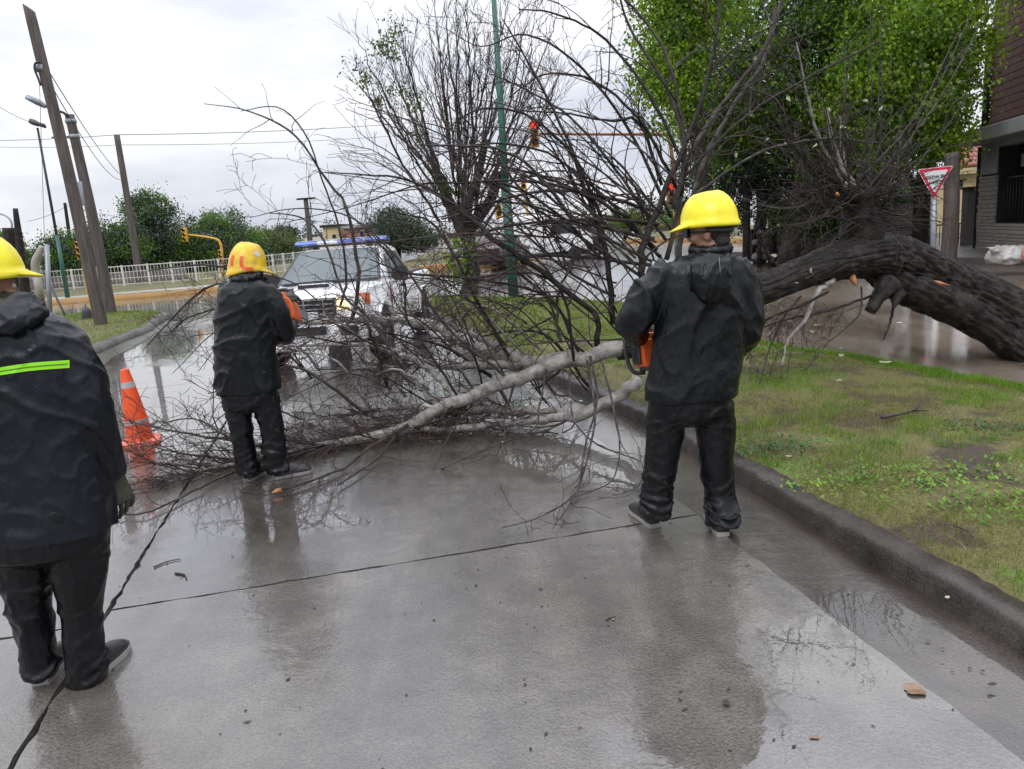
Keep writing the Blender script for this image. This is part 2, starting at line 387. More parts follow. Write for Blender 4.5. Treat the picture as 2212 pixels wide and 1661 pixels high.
# ------------------------------------------------------------------ mesh helpers
class M:
    def __init__(s): s.v, s.f, s.m = [], [], []
    def add(s, v, f, mi=0):
        o = len(s.v)
        s.v += [tuple(x) for x in v]
        s.f += [tuple(i + o for i in q) for q in f]
        s.m += [mi] * len(f)
        return s
    def box(s, c, d, R=None, mi=0, taper=1.0):
        hx, hy, hz = d[0] / 2, d[1] / 2, d[2] / 2
        v = []
        for z in (-1, 1):
            k = taper if z > 0 else 1.0
            for x, y in ((-1, -1), (1, -1), (1, 1), (-1, 1)):
                p = V3((x * hx * k, y * hy * k, z * hz))
                if R: p = R @ p
                v.append(p + V3(c))
        return s.add(v, [(3, 2, 1, 0), (4, 5, 6, 7), (0, 1, 5, 4), (1, 2, 6, 5), (2, 3, 7, 6), (3, 0, 4, 7)], mi)
    def loft(s, rings, caps=True, mi=0, closed=True):
        k = len(rings[0]); v = [p for r in rings for p in r]; f = []
        for i in range(len(rings) - 1):
            for j in range(k if closed else k - 1):
                a, b = i * k + j, i * k + (j + 1) % k
                f.append((a, b, b + k, a + k))
        if caps and closed:
            f.append(tuple(range(k - 1, -1, -1))); f.append(tuple((len(rings) - 1) * k + j for j in range(k)))
        return s.add(v, f, mi)
    def tube(s, pts, rad, k=8, caps=True, mi=0, disp=None):
        pts = [V3(p) for p in pts]
        n = len(pts)
        if not hasattr(rad, '__len__'): rad = [rad] * n
        rings = []; up = None
        for i, p in enumerate(pts):
            t = (pts[min(i + 1, n - 1)] - pts[max(i - 1, 0)])
            t = t.normalized() if t.length > 1e-9 else V3((0, 0, 1))
            if up is None:
                up = t.orthogonal().normalized()
            else:
                up = (up - t * up.dot(t))
                up = up.normalized() if up.length > 1e-6 else t.orthogonal().normalized()
            w = t.cross(up)
            ring = []
            for j in range(k):
                a = 2 * math.pi * j / k
                d = up * math.cos(a) + w * math.sin(a)
                r = rad[i]
                if disp: r = r * disp(i, j, p, d)
                ring.append(p + d * r)
            rings.append(ring)
        return s.loft(rings, caps, mi)
    def lathe(s, prof, c=(0, 0, 0), k=20, mi=0, R=None):
        rings = []
        for r, z in prof:
            ring = []
            for j in range(k):
                a = 2 * math.pi * j / k
                p = V3((r * math.cos(a), r * math.sin(a), z))
                if R: p = R @ p
                ring.append(p + V3(c))
            rings.append(ring)
        return s.loft(rings, True, mi)
    def prism(s, poly, a, b, mi=0):
        """poly: list of 3D points; extruded by vector from a to b"""
        n = len(poly); a, b = V3(a), V3(b)
        v = [V3(p) + a for p in poly] + [V3(p) + b for p in poly]
        f = [tuple(range(n - 1, -1, -1)), tuple(range(n, 2 * n))] + [(i, (i + 1) % n, (i + 1) % n + n, i + n) for i in range(n)]
        return s.add(v, f, mi)
    def mesh(s, name, mats, smooth=True):
        me = bpy.data.meshes.new(name)
        me.from_pydata(s.v, [], s.f)
        for m in mats: me.materials.append(MT[m] if isinstance(m, str) else m)
        if any(s.m): me.polygons.foreach_set('material_index', s.m)
        if smooth: me.polygons.foreach_set('use_smooth', [True] * len(me.polygons))
        me.update()
        return me
    def build(s, name, mats, parent=None, smooth=True, bevel=0, auto=None):
        if not isinstance(mats, (list, tuple)): mats = [mats]
        o = link(name, s.mesh(name, mats, smooth), parent)
        if bevel:
            b = o.modifiers.new('bevel', 'BEVEL'); b.width = bevel; b.segments = 2; b.limit_method = 'ANGLE'; b.angle_limit = math.radians(35)
        if smooth and auto is not None:
            o.data.set_sharp_from_angle(angle=math.radians(auto))
        return o
def link(name, data, parent=None):
    o = bpy.data.objects.new(name, data)
    COL.objects.link(o)
    if parent is not None:
        o.parent = parent
        if parent.type == 'EMPTY': o.matrix_parent_inverse = Matrix.Translation(parent.location).inverted()
    return o
def tag(o, label=None, cat=None, group=None, kind=None):
    if label: o['label'] = label
    if cat: o['category'] = cat
    if group: o['group'] = group
    if kind: o['kind'] = kind
    return o
def thing(name, label, cat, loc, group=None):
    o = bpy.data.objects.new(name, None)
    COL.objects.link(o)
    o.location = V3(loc); o.empty_display_size = 0.2
    return tag(o, label, cat, group)
def spline(P, n):
    P = [V3(p) for p in P]
    if len(P) == 2: return [P[0].lerp(P[1], i / (n - 1)) for i in range(n)]
    Q = [P[0] * 2 - P[1]] + P + [P[-1] * 2 - P[-2]]
    out = []; m = len(P) - 1
    for i in range(n):
        u = i / (n - 1) * m; k = min(int(u), m - 1); t = u - k
        a, b, c, d = Q[k:k + 4]
        out.append(0.5 * ((2 * b) + (c - a) * t + (2 * a - 5 * b + 4 * c - d) * t * t + (3 * b - a - 3 * c + d) * t ** 3))
    return out
def lerpl(vals, n):
    m = len(vals) - 1; out = []
    for i in range(n):
        u = i / (n - 1) * m; k = min(int(u), m - 1)
        out.append(vals[k] + (vals[k + 1] - vals[k]) * (u - k))
    return out
def ell(c, rx, ry, k=24, yaw=0.0, tilt=(0, 0), pw=2.0):
    """horizontal super-ellipse ring"""
    out = []
    for j in range(k):
        a = 2 * math.pi * j / k
        cx, sy = math.cos(a), math.sin(a)
        x = rx * math.copysign(abs(cx) ** (2 / pw), cx); y = ry * math.copysign(abs(sy) ** (2 / pw), sy)
        X = x * math.cos(yaw) - y * math.sin(yaw); Y = x * math.sin(yaw) + y * math.cos(yaw)
        out.append(V3(c) + V3((X, Y, X * tilt[0] + Y * tilt[1])))
    return out
def remeshed(mm, voxel, smooth=4, fac=0.5):
    me = mm.mesh('tmp', [], True)
    o = bpy.data.objects.new('tmp', me); COL.objects.link(o)
    r = o.modifiers.new('r', 'REMESH'); r.mode = 'VOXEL'; r.voxel_size = voxel; r.use_smooth_shade = True
    s = o.modifiers.new('s', 'SMOOTH'); s.iterations = smooth; s.factor = fac
    dg = bpy.context.evaluated_depsgraph_get()
    out = bpy.data.meshes.new_from_object(o.evaluated_get(dg))
    bpy.data.objects.remove(o); bpy.data.meshes.remove(me)
    out.polygons.foreach_set('use_smooth', [True] * len(out.polygons))
    return out
def cloth(name, mm, voxel, mat, parent, amp=0.012, sc=5.0, seed=0, smooth=5, stretch=(1, 1, 1)):
    me = remeshed(mm, voxel, smooth)
    nv = len(me.vertices)
    nor = np.zeros(nv * 3, np.float32)
    me.vertices.foreach_get('normal', nor); nor = nor.reshape(-1, 3)
    co = np.zeros(nv * 3, np.float32)
    me.vertices.foreach_get('co', co); co = co.reshape(-1, 3)
    d = np.zeros(nv)
    so = V3((seed * 7.3, seed * 3.1, seed * 1.7))
    for i in range(nv):
        p = V3((co[i, 0] * stretch[0], co[i, 1] * stretch[1], co[i, 2] * stretch[2])) + so
        w = noise.noise_vector(p * 2.2) * 0.35
        a = noise.noise((p + w) * sc)
        b = noise.noise((p + w * 0.6) * sc * 2.3 + so)
        k = max(0.42, 0.6 + 1.5 * noise.noise(p * 1.3 + so))           # creases gather in places
        d[i] = amp * (1.0 * k * max(0.0, 1 - abs(a) * 5.5) ** 1.4 + 0.55 * k * max(0.0, 1 - abs(b) * 4.6) ** 1.4 + 0.55 * noise.noise(p * sc * 0.45) - 0.25)
    co += nor * d[:, None]
    me.vertices.foreach_set('co', co.ravel().astype(np.float32))
    me.materials.append(MT[mat]); me.update(); me.name = name
    return link(name, me, parent)
# ================================================================== THE SETTING
RNG = random.Random(7)
O2 = V3((-2.07, 3.41, 0)); AX = V3((0.978, 0.21, 0)); DX = V3((-0.21, 0.978, 0))
def rd(u, w, z=0.0):
    return O2 + AX * u + DX * w + V3((0, 0, z))
def interp(x, T):
    if x <= T[0][0]: return T[0][1]
    for (a, b), (c, d) in zip(T, T[1:]):
        if x <= c: return b + (d - b) * (x - a) / (c - a)
    return T[-1][1]
KU = [(-8, 3.65), (2, 3.65), (7.5, 3.2), (12, 3.02), (15, 2.95), (16.2, 3.1)]
ku = lambda w: interp(w, KU)
FU = [(-8, 7.5), (0, 7.25), (1.6, 7.2), (3.3, 6.95), (5, 6.65), (8, 6.9), (11.5, 7.1), (13, 6.5), (14.4, 5.4), (15.6, 4.2), (16.2, 3.3)]
fu = lambda w: interp(w, FU) + 0.13 * noise.noise(V3((w * 1.3, 3.3, 0))) + 0.05 * noise.noise(V3((w * 5, 1.3, 0)))

# ground sheet and streets
g = M()
R_ = 900
g.add([(-R_, -60, -0.05), (R_, -60, -0.05), (R_, R_, -0.05), (-R_, R_, -0.05)], [(0, 1, 2, 3)])
tag(g.build('ground', 'street', smooth=False), kind='structure')
# concrete road built of separate slabs
rb = M()
rb.add([rd(-3.3, -9, -0.035), rd(3.3, -9, -0.035), rd(2.7, 17, -0.035), rd(-3.3, 17, -0.035)], [(0, 1, 2, 3)])
road = tag(rb.build('road', 'sub', smooth=False), kind='structure')
def slab(u0, u1f, w0, w1, seed):
    r = random.Random(seed); gap = 0.011
    n = 60; out = []
    def jit(k): return noise.noise(V3((k * 0.39, seed * 5.1, 0))) * 0.010 + noise.noise(V3((k * 2.6, seed * 2.1, 4))) * 0.009
    c0, c1 = w0 + gap, w1 - gap
    L = u0 + gap
    for i in range(n): t = i / n; out.append((L + (u1f(c0) - gap - L) * t, c0 + jit(i)))
    for i in range(n): t = i / n; w = c0 + (c1 - c0) * t; out.append((u1f(w) - gap + jit(i + 90), w))
    for i in range(n): t = i / n; out.append((u1f(c1) - gap + (L - u1f(c1) + gap) * t, c1 + jit(i + 180)))
    for i in range(n): t = i / n; out.append((L + jit(i + 270) * 1.8, c1 + (c0 - c1) * t))
    dz = r.uniform(-0.002, 0.002)
    m = M()
    top = [rd(u, w, dz) for u, w in out]
    bot = [rd(u, w, -0.05) for u, w in out]
    k = len(out)
    m.add(top + bot, [tuple(range(k))] + [(i, i + k, (i + 1) % k + k, (i + 1) % k) for i in range(k)])
    m.build('concrete_slab', 'slab', road, smooth=False)
gut = lambda w: ku(w) - 0.48
WB = [-7.2, -3.6, 0, 3.4, 6.8, 10.2, 13.6, 17.0]
for i in range(len(WB) - 1):
    slab(0.0, gut, WB[i], WB[i + 1], i + 1)
    slab(-3.2, lambda w: 0.0, WB[i] - 0.12, WB[i + 1] - 0.12, i + 21)
# gutter strip beside the right kerb
gm = M(); rows = []
ws = [-8 + 0.2 * i for i in range(121)]
for w in ws:
    a, b = gut(w) - 0.016, ku(w) + 0.02
    rows.append([rd(a + (b - a) * t, w, -0.008 - 0.012 * t + 0.005 * noise.noise(V3((w * 1.1, t * 2, 0)))) for t in (0, 0.2, 0.4, 0.6, 0.8, 1)])
gm.loft(rows, closed=False)
tag(gm.build('gutter', 'gutter'), kind='structure')
# right kerb: worn rounded concrete edge, cast in lengths
kb = M()
rows = []
for i in range(481):
    w = -8 + 0.05 * i
    e = 0.012 * noise.noise(V3((w * 2.5, 0, 0))) + 0.012 * noise.noise(V3((w * 9, 1, 0))) + 0.01 * noise.noise(V3((w * 23, 4, 0))) - (0.014 if abs((w * 0.87) % 1.0 - 0.5) < 0.022 else 0)
    h = 0.10 + 0.01 * noise.noise(V3((w * 1.4, 5, 0)))
    bw = 0.062 + 0.04 * noise.noise(V3((w * 1.9, 9, 0))) + 0.02 * noise.noise(V3((w * 8, 2, 0)))
    prof = [(0.0, -0.08), (0.003, 0.0), (0.012, h * 0.6), (0.017, h * 0.84), (0.028, h * 0.95), (0.052, h), (0.085 + bw, h + 0.004), (0.10 + bw, h - 0.06)]
    rows.append([rd(ku(w) + u + e * (0.3 if z < 0.03 else 1), w, z + 0.5 * e * (z > 0.05)) for u, z in prof])
kb.loft(rows, closed=False)
tag(kb.build('kerb', 'kerb'), kind='structure')
# verge (right) = long grassy median island running back to the pollard
vm = M(); rows = []
def vz(u, w):
    a, b = ku(w) + 0.07, fu(w)
    t = min(max((u - a) / max(b - a, 0.01), 0), 1)
    base = 0.09 * (1 - t ** 3) + 0.07 * math.sin(t * math.pi) - 0.03 * t ** 2
    return base + 0.022 * noise.noise(V3((u * 1.7, w * 1.7, 2))) + 0.012 * noise.noise(V3((u * 5, w * 5, 7)))
for i in range(122):
    w = -8 + 0.2 * i
    a, b = ku(w) + 0.065, max(fu(w), ku(w) + 0.25)
    rows.append([rd(a + (b - a) * t / 24, w, vz(a + (b - a) * t / 24, w) if t else 0.07) for t in range(25)])
vm.loft(rows, closed=False)
verge = tag(vm.build('verge', 'soil'), kind='structure')
# flooded side street
fm = M()
fm.add([rd(6.0, -9, -0.022), rd(17.2, -9, -0.022), rd(17.2, 17, -0.022), rd(2.5, 17.5, -0.022)], [(0, 1, 2, 3)])
tag(fm.build('flooded_street', 'flood', smooth=False), kind='structure')
# left island with its kerb
lk = M(); rows = []
LK = spline([rd(-3.22, -8), rd(-3.22, -2), rd(-3.22, 4), rd(-3.2, 9), rd(-3.22, 12.5), V3((-8.2, 17.2, 0)), V3((-8.9, 19.2, 0)), V3((-9.3, 20.6, 0)), V3((-9.9, 21.7, 0)), V3((-10.9, 22.5, 0)), V3((-12.4, 23.2, 0)), V3((-16, 24.4, 0)), V3((-22, 25.4, 0)), V3((-30, 26, 0))], 160)
for i, p in enumerate(LK):
    t = (LK[min(i + 1, 159)] - LK[max(i - 1, 0)]).normalized(); nrm = V3((-t.y, t.x, 0))
    e = 0.015 * noise.noise(p * 2)
    rows.append([p + nrm * (u + e) + V3((0, 0, z + e * 0.4)) for u, z in ((0, -0.06), (0.01, 0.03), (0.05, 0.10), (0.10, 0.12), (0.24, 0.122), (0.26, 0.07))])
lk.loft(rows, closed=False)
tag(lk.build('kerb', 'kerb'), kind='structure')
im = M(); rows = []
for i in range(0, 160):
    p = LK[i]
    t = (LK[min(i + 1, 159)] - LK[max(i - 1, 0)]).normalized(); nrm = V3((-t.y, t.x, 0))
    q = p + nrm * 0.22
    far = V3((-24, max(min(q.y * 0.9, 19), -4), 0.12))
    rows.append([q.lerp(far, s / 16) * 1.0 + V3((0, 0, 0.115 + 0.05 * math.sin(s / 16 * 3) + 0.02 * noise.noise(q.lerp(far, s / 16) * 0.8))) - V3((0, 0, q.lerp(far, s / 16).z)) for s in range(17)])
im.loft(rows, closed=False)
tag(im.build('lawn_island', 'lawn'), kind='structure')
# strip of mud and green slime along the left kerb
sm = M()
rows = [[rd(-3.2, w, 0.004), rd(-3.2 + 0.5 + 0.25 * noise.noise(V3((w * 0.8, 2, 0))), w, 0.004)] for w in [3 + 0.3 * i for i in range(46)]]
sm.loft(rows, closed=False)
tag(sm.build('gutter', MT.setdefault('slime', mk('green gutter slime', (0.045, 0.05, 0.022), (0.03, 0.026, 0.02), 3, 0.35))), kind='structure')
# far side of the crossing: painted kerbs, pavements and grass
def kerb_line(pts, h, wd, name='kerb', mat='yellow_kerb', n=40):
    P = spline(pts, n); rows = []
    m = M()
    for i, p in enumerate(P):
        t = (P[min(i + 1, n - 1)] - P[max(i - 1, 0)]).normalized(); nr = V3((-t.y, t.x, 0))
        rows.append([p + nr * u + V3((0, 0, z)) for u, z in ((-wd / 2, -0.05), (-wd / 2 + 0.02, h * 0.9), (-wd / 2 + 0.06, h), (wd / 2 - 0.06, h), (wd / 2, -0.05))])
    m.loft(rows, closed=False)
    return tag(m.build(name, mat), kind='structure')
kerb_line([V3((-30, 31.0, 0)), V3((-21, 31.6, 0)), V3((-19.4, 32.0, 0)), V3((-15, 32.1, 0)), V3((-12.4, 32.7, 0)), V3((-8, 34.4, 0)), V3((-5.5, 38, 0))], 0.17, 0.35)
kerb_line([V3((-6.0, 36.6, 0)), V3((-4.8, 35.9, 0)), V3((-2.9, 36.4, 0)), V3((0.5, 39, 0)), V3((2.5, 46, 0))], 0.3, 0.4)
kerb_line([V3((10, 60, 0)), V3((12.4, 55, 0)), V3((13.5, 46, 0)), V3((14.3, 39.1, 0)), V3((17, 36.5, 0)), V3((24, 35.5, 0))], 0.3, 0.4)
pv = M()
pv.add([(-60, 31.3, 0.17), (-19.3, 32.2, 0.17), (-12.4, 32.9, 0.17), (-6, 37.5, 0.17), (-7, 40, 0.17), (-14, 35.2, 0.17), (-19, 34.0, 0.17), (-60, 33.2, 0.17)], [(0, 1, 6, 7), (1, 2, 5, 6), (2, 3, 4, 5)])
tag(pv.build('pavement', 'pale_pave', smooth=False), kind='structure')
fl = M()
fl.add([(-60, 33, 0.175), (-19, 33.9, 0.175), (-14, 35.1, 0.175), (-7, 39.8, 0.175), (-9, 70, 0.4), (-80, 70, 0.4)], [(0, 1, 2, 3, 4, 5)])
fl.add([(-6, 37, 0.2), (-2.9, 36.8, 0.2), (0.4, 39.3, 0.2), (2.4, 46, 0.2), (2, 70, 0.3), (-6, 70, 0.3)], [(0, 1, 2, 3, 4, 5)])
fl.add([(12.6, 55, 0.2), (14.5, 39.4, 0.2), (24, 36, 0.2), (40, 36, 0.2), (40, 75, 0.4), (12, 75, 0.4)], [(0, 1, 2, 3, 4, 5)])
tag(fl.build('lawn', 'lawn', smooth=False), kind='structure')
# pavement in front of the houses on the right
sw = M()
A = rd(16.9, -12); B = rd(16.9, 26); C_ = rd(40, 26); D_ = rd(40, -12)
sw.add([p + V3((0, 0, z)) for z in (-0.04, 0.15) for p in (A, B, C_, D_)], [(4, 7, 6, 5), (0, 4, 5, 1)])
tag(sw.build('pavement', MT.setdefault('mud_pave', mk('muddy pavement', (0.10, 0.088, 0.078), (0.06, 0.052, 0.046), 2, 0.5, 0.3, bump=0.5, bscale=12)), smooth=False), kind='structure')

# ------------------------------------------------------------------ grass
def blades(name, sampler, n, h0, h1, wd, mat, seed, lean=0.6):
    r = np.random.default_rng(seed)
    P = np.array([sampler(r) for _ in range(n)])
    h = r.uniform(h0, h1, n); a = r.uniform(0, 2 * np.pi, n); l = r.uniform(0, lean, n) * h
    a2 = r.uniform(0, 2 * np.pi, n)
    w = np.stack([np.cos(a), np.sin(a), np.zeros(n)], 1) * (wd * r.uniform(0.6, 1.3, n))[:, None]
    tip = P + np.stack([np.cos(a2) * l, np.sin(a2) * l, h], 1)
    V = np.stack([P - w, P + w, tip], 1).reshape(-1, 3)
    me = bpy.data.meshes.new(name)
    me.vertices.add(3 * n); me.vertices.foreach_set('co', V.ravel().astype(np.float32))
    me.loops.add(3 * n); me.loops.foreach_set('vertex_index', np.arange(3 * n, dtype=np.int32))
    me.polygons.add(n); me.polygons.foreach_set('loop_start', np.arange(0, 3 * n, 3, dtype=np.int32)); me.polygons.foreach_set('loop_total', np.full(n, 3, np.int32))
    me.materials.append(MT[mat]); me.update(); me.validate()
    return tag(link(name, me), kind='stuff')
def verge_s(w0, w1, lo, hi, sc, edge=0.0):
    def f(r):
        for _ in range(80):
            w = w0 + (w1 - w0) * r.random() ** 1.5
            a, b = ku(w) + 0.17 + 0.12 * noise.noise(V3((w * 3, 1, 0))), fu(w) + edge
            if b < a: continue
            u = a + (b - a) * r.random()
            v = noise.noise(V3((u * sc, w * sc, 5))) + 0.5 * noise.noise(V3((u * sc * 3, w * sc * 3, 1)))
            if lo < v < hi or r.random() < 0.05: break
        p = rd(u, w, vz(u, w) - 0.004)
        return (p.x, p.y, p.z)
    return f
blades('grass', verge_s(-4, 7, -0.12, 9, 1.1), 80000, 0.014, 0.05, 0.0022, 'grass', 1)
blades('grass', verge_s(-4, 7, -9, 0.1, 0.9), 30000, 0.02, 0.055, 0.0016, 'grass_dry', 2, 2.6)
blades('grass', verge_s(-4, 7, 0.12, 9, 1.5), 46000, 0.02, 0.06, 0.0025, 'grass_green', 3)
def edge_s(r):
    w = -1 + 6.5 * r.random(); u = fu(w) - 0.02 - abs(r.normal(0, 0.18)) * (0.3 + max(0, noise.noise(V3((w * 1.1, 8, 0))) + 0.35))
    p = rd(u, w, vz(u, w) - 0.004); return (p.x, p.y, p.z)
blades('grass', edge_s, 12000, 0.03, 0.09, 0.003, 'grass_green', 4)
def med_s(r):
    w = 6 + 10 * r.random(); a, b = ku(w) + 0.2, fu(w); u = a + (b - a) * r.random()
    p = rd(u, w, vz(u, w) - 0.004); return (p.x, p.y, p.z)
blades('grass', med_s, 12000, 0.03, 0.08, 0.005, 'grass_green', 5)
blades('grass', med_s, 26000, 0.02, 0.06, 0.005, 'grass', 6)
def isl_s(r):
    i = int(r.integers(30, 150)); p = LK[i]
    t = (LK[i + 1] - LK[i - 1]).normalized(); nrm = V3((-t.y, t.x, 0))
    q = p + nrm * 0.24; far = V3((-24, max(min(q.y * 0.9, 19), -4), 0.12)); s = r.random() ** 1.6 * 0.8
    x = q.lerp(far, s)
    return (x.x + r.normal(0, 0.05), x.y + r.normal(0, 0.08), 0.115 + 0.05 * math.sin(s * 3) + 0.0)
blades('grass', isl_s, 26000, 0.02, 0.06, 0.008, 'grass', 7)
blades('grass', isl_s, 5000, 0.03, 0.08, 0.008, 'grass_green', 8)
# broad-leaved weed clumps on the verge
def weed(px, py, rad, n, label, seed, size=0.05, mat='weed'):
    r = random.Random(seed); c = G(px, py, 0.14); m = M(); rad *= 1.35; size *= 0.68; n = int(n * 1.15)
    for _ in range(n):
        a, d = r.uniform(0, 6.28), rad * r.random() ** 0.75 * (1 + 0.5 * r.random() ** 6)
        p = c + V3((math.cos(a) * d * 1.5, math.sin(a) * d, -0.02 + r.uniform(0, 0.045)))
        b = r.uniform(0, 6.28); s = size * r.uniform(0.5, 1.2)
        f = V3((math.cos(b), math.sin(b), r.uniform(0.1, 0.9))); f.normalize(); sd = f.cross(V3((0, 0, 1))).normalized() * s * 0.28
        m.add([p, p + f * s * 0.5 + sd, p + f * s, p + f * s * 0.5 - sd], [(0, 1, 2), (0, 2, 3)])
    o = thing('weed_clump', label, 'weed', c, 'weed clumps growing on the grass verge')
    tag(m.build('leaves', mat, o, smooth=False), kind='stuff')
weed(1660, 965, 0.17, 420, 'large dark green weed clump beside the legs of the worker with the bright helmet', 1)
weed(2120, 925, 0.16, 300, 'dark weed clump at the right edge of the verge behind the bare soil', 2)
weed(1850, 1035, 0.22, 420, 'yellowish green weed patch behind the kerb in the middle of the verge', 3, 0.045, 'grass_green')
weed(2065, 1025, 0.20, 320, 'pale green weed patch near the right edge above the kerb', 4, 0.05, 'grass_green')
weed(2170, 1090, 0.16, 300, 'bright green weed patch at the right edge of the frame', 5, 0.05, 'grass_green')
# ------------------------------------------------------------------ foliage
def crown(name, mats, blobs, n, leaf, parent, seed, clump=0.5, kk=None, droop=0.4):
    """blobs: list of (centre, (rx, ry, rz)); leaves set in clumps spread through the volume"""
    r = np.random.default_rng(seed)
    vol = np.array([b[1][0] * b[1][2] for b in blobs]); vol /= vol.sum()
    K = kk or max(30, n // 55)
    pick = r.choice(len(blobs), K, p=vol)
    d = r.normal(size=(K, 3)); d /= np.linalg.norm(d, axis=1)[:, None]
    rad = r.random(K) ** 0.5
    cen = np.array([blobs[k][0] for k in pick]) + d * rad[:, None] * np.array([blobs[k][1] for k in pick])
    crad = clump * r.uniform(0.5, 1.35, K)
    n = int(n * 1.35); leaf *= 0.82
    own = r.integers(0, K, n)
    P = cen[own] + r.normal(size=(n, 3)) * (crad[own] * 0.37)[:, None] * np.array([1, 1, 0.8])
    ax = r.normal(size=(n, 3)); ax[:, 2] -= droop * 1.6
    ax /= np.linalg.norm(ax, axis=1)[:, None]
    q = r.normal(size=(n, 3)); sd = np.cross(ax, q); sd /= np.linalg.norm(sd, axis=1)[:, None]
    nn = np.cross(ax, sd)
    s = (leaf * r.uniform(0.55, 1.3, n))[:, None]
    v0 = P; v1 = P + ax * s * 0.45 + sd * s * 0.36 - nn * s * 0.1; v2 = P + ax * s; v3 = P + ax * s * 0.45 - sd * s * 0.36 - nn * s * 0.1
    V = np.stack([v0, v1, v2, v3], 1).reshape(-1, 3)
    b = np.arange(n) * 4
    T = np.stack([b, b + 1, b + 2, b, b + 2, b + 3], 1).reshape(-1)
    me = bpy.data.meshes.new(name)
    me.vertices.add(4 * n); me.vertices.foreach_set('co', V.ravel().astype(np.float32))
    me.loops.add(6 * n); me.loops.foreach_set('vertex_index', T.astype(np.int32))
    me.polygons.add(2 * n); me.polygons.foreach_set('loop_start', np.arange(0, 6 * n, 3, dtype=np.int32)); me.polygons.foreach_set('loop_total', np.full(2 * n, 3, np.int32))
    for m in mats: me.materials.append(MT[m])
    cm = r.integers(0, len(mats), K)
    me.polygons.foreach_set('material_index', np.repeat(cm[own], 2).astype(np.int32))
    me.update(); me.validate()
    return link(name, me, parent)
def tree(name, label, base, blobs, mats, n, leaf, seed, clump=0.5, trunk_r=0.2, cat='tree', group=None, droop=0.4, limbs=5):
    base = V3(base)
    t = thing(name, label, cat, base, group)
    r = random.Random(seed); m = M()
    top = max((V3(b[0]) for b in blobs), key=lambda q: q.z)
    P = spline([base - V3((0, 0, 0.2)), base.lerp(top, 0.35) + V3((r.uniform(-.2, .2), 0, 0)), base.lerp(top, 0.8), top], 12)
    m.tube(P, lerpl([trunk_r * 1.25, trunk_r, trunk_r * 0.6, trunk_r * 0.2], 12), 9)
    for i in range(limbs):
        b = r.choice(blobs); e = V3(b[0]) + V3((r.uniform(-1, 1) * b[1][0], r.uniform(-1, 1) * b[1][1], r.uniform(-.5, .8) * b[1][2])) * 0.8
        s = P[r.randrange(3, 8)]
        Q = spline([s, s.lerp(e, 0.5) + V3((0, 0, 0.3)), e], 8)
        m.tube(Q, lerpl([trunk_r * 0.5, trunk_r * 0.12], 8), 6)
    m.build('trunk', 'bark_mid', t)
    crown('crown', mats, blobs, n, leaf, t, seed, clump, droop=droop)
    return t
def blob(px, py, Y, hw, hh, dy=1.0):
    """crown blob measured at distance Y: half width and half height in survey pixels"""
    k = Y / 1610.0
    return (at(px, py, Y), (hw * k, hw * k * dy, hh * k))
def gnd(px, Y, z=0.0):
    p = at(px, 500, Y); return V3((p.x, Y, z))
# --- big trees on the right, behind the fallen one
tree('leafy_tree', 'tall tree with bright lime green leaves at its left edge against the sky', gnd(1520, 21), [blob(1465, 70, 20, 95, 130), blob(1440, 190, 19.6, 66, 80), blob(1500, -60, 20, 120, 120)], ['leaf_bright', 'leaf_bright', 'leaf_mid'], 20900, 0.118, 11, 0.75, 0.18)
tree('leafy_tree', 'broad dense green tree in the middle of the right-hand trees behind the pollard shoots', gnd(1700, 24), [blob(1660, 110, 23, 180, 190), blob(1800, 40, 23, 150, 190), blob(1560, 260, 23.5, 110, 100), blob(1760, 260, 22.5, 120, 110)], ['leaf_mid', 'leaf_mid', 'leaf_dark', 'leaf_bright'], 43700, 0.136, 12, 0.85, 0.28)
tree('leafy_tree', 'drooping bright green tree hanging over the triangular sign beside the brick building', gnd(1990, 23), [blob(1975, 80, 20.5, 140, 170), blob(1960, 250, 20.5, 110, 110), blob(2030, 70, 20.5, 70, 170), blob(2030, 290, 21, 42, 75), blob(1870, 180, 20, 80, 110)], ['leaf_bright', 'leaf_bright', 'leaf_mid'], 39900, 0.130, 13, 0.8, 0.22, droop=0.9)
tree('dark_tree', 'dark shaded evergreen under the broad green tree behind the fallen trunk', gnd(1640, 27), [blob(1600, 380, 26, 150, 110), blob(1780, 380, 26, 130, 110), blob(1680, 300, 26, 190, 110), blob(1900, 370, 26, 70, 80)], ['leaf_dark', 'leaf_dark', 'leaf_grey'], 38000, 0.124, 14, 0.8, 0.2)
tree('garden_bush', 'low dark garden bush behind the forked crown of the fallen tree', gnd(1720, 24.5), [blob(1715, 470, 24, 55, 40), blob(1790, 460, 24, 60, 50)], ['leaf_dark', 'leaf_mid'], 7980, 0.093, 15, 0.5, 0.05, 'bush')
tree('garden_bush', 'green bush in front of the brown wall left of the triangular sign', gnd(1950, 27), [blob(1950, 430, 27, 50, 30)], ['leaf_mid', 'leaf_dark'], 4940, 0.093, 16, 0.5, 0.05, 'bush')
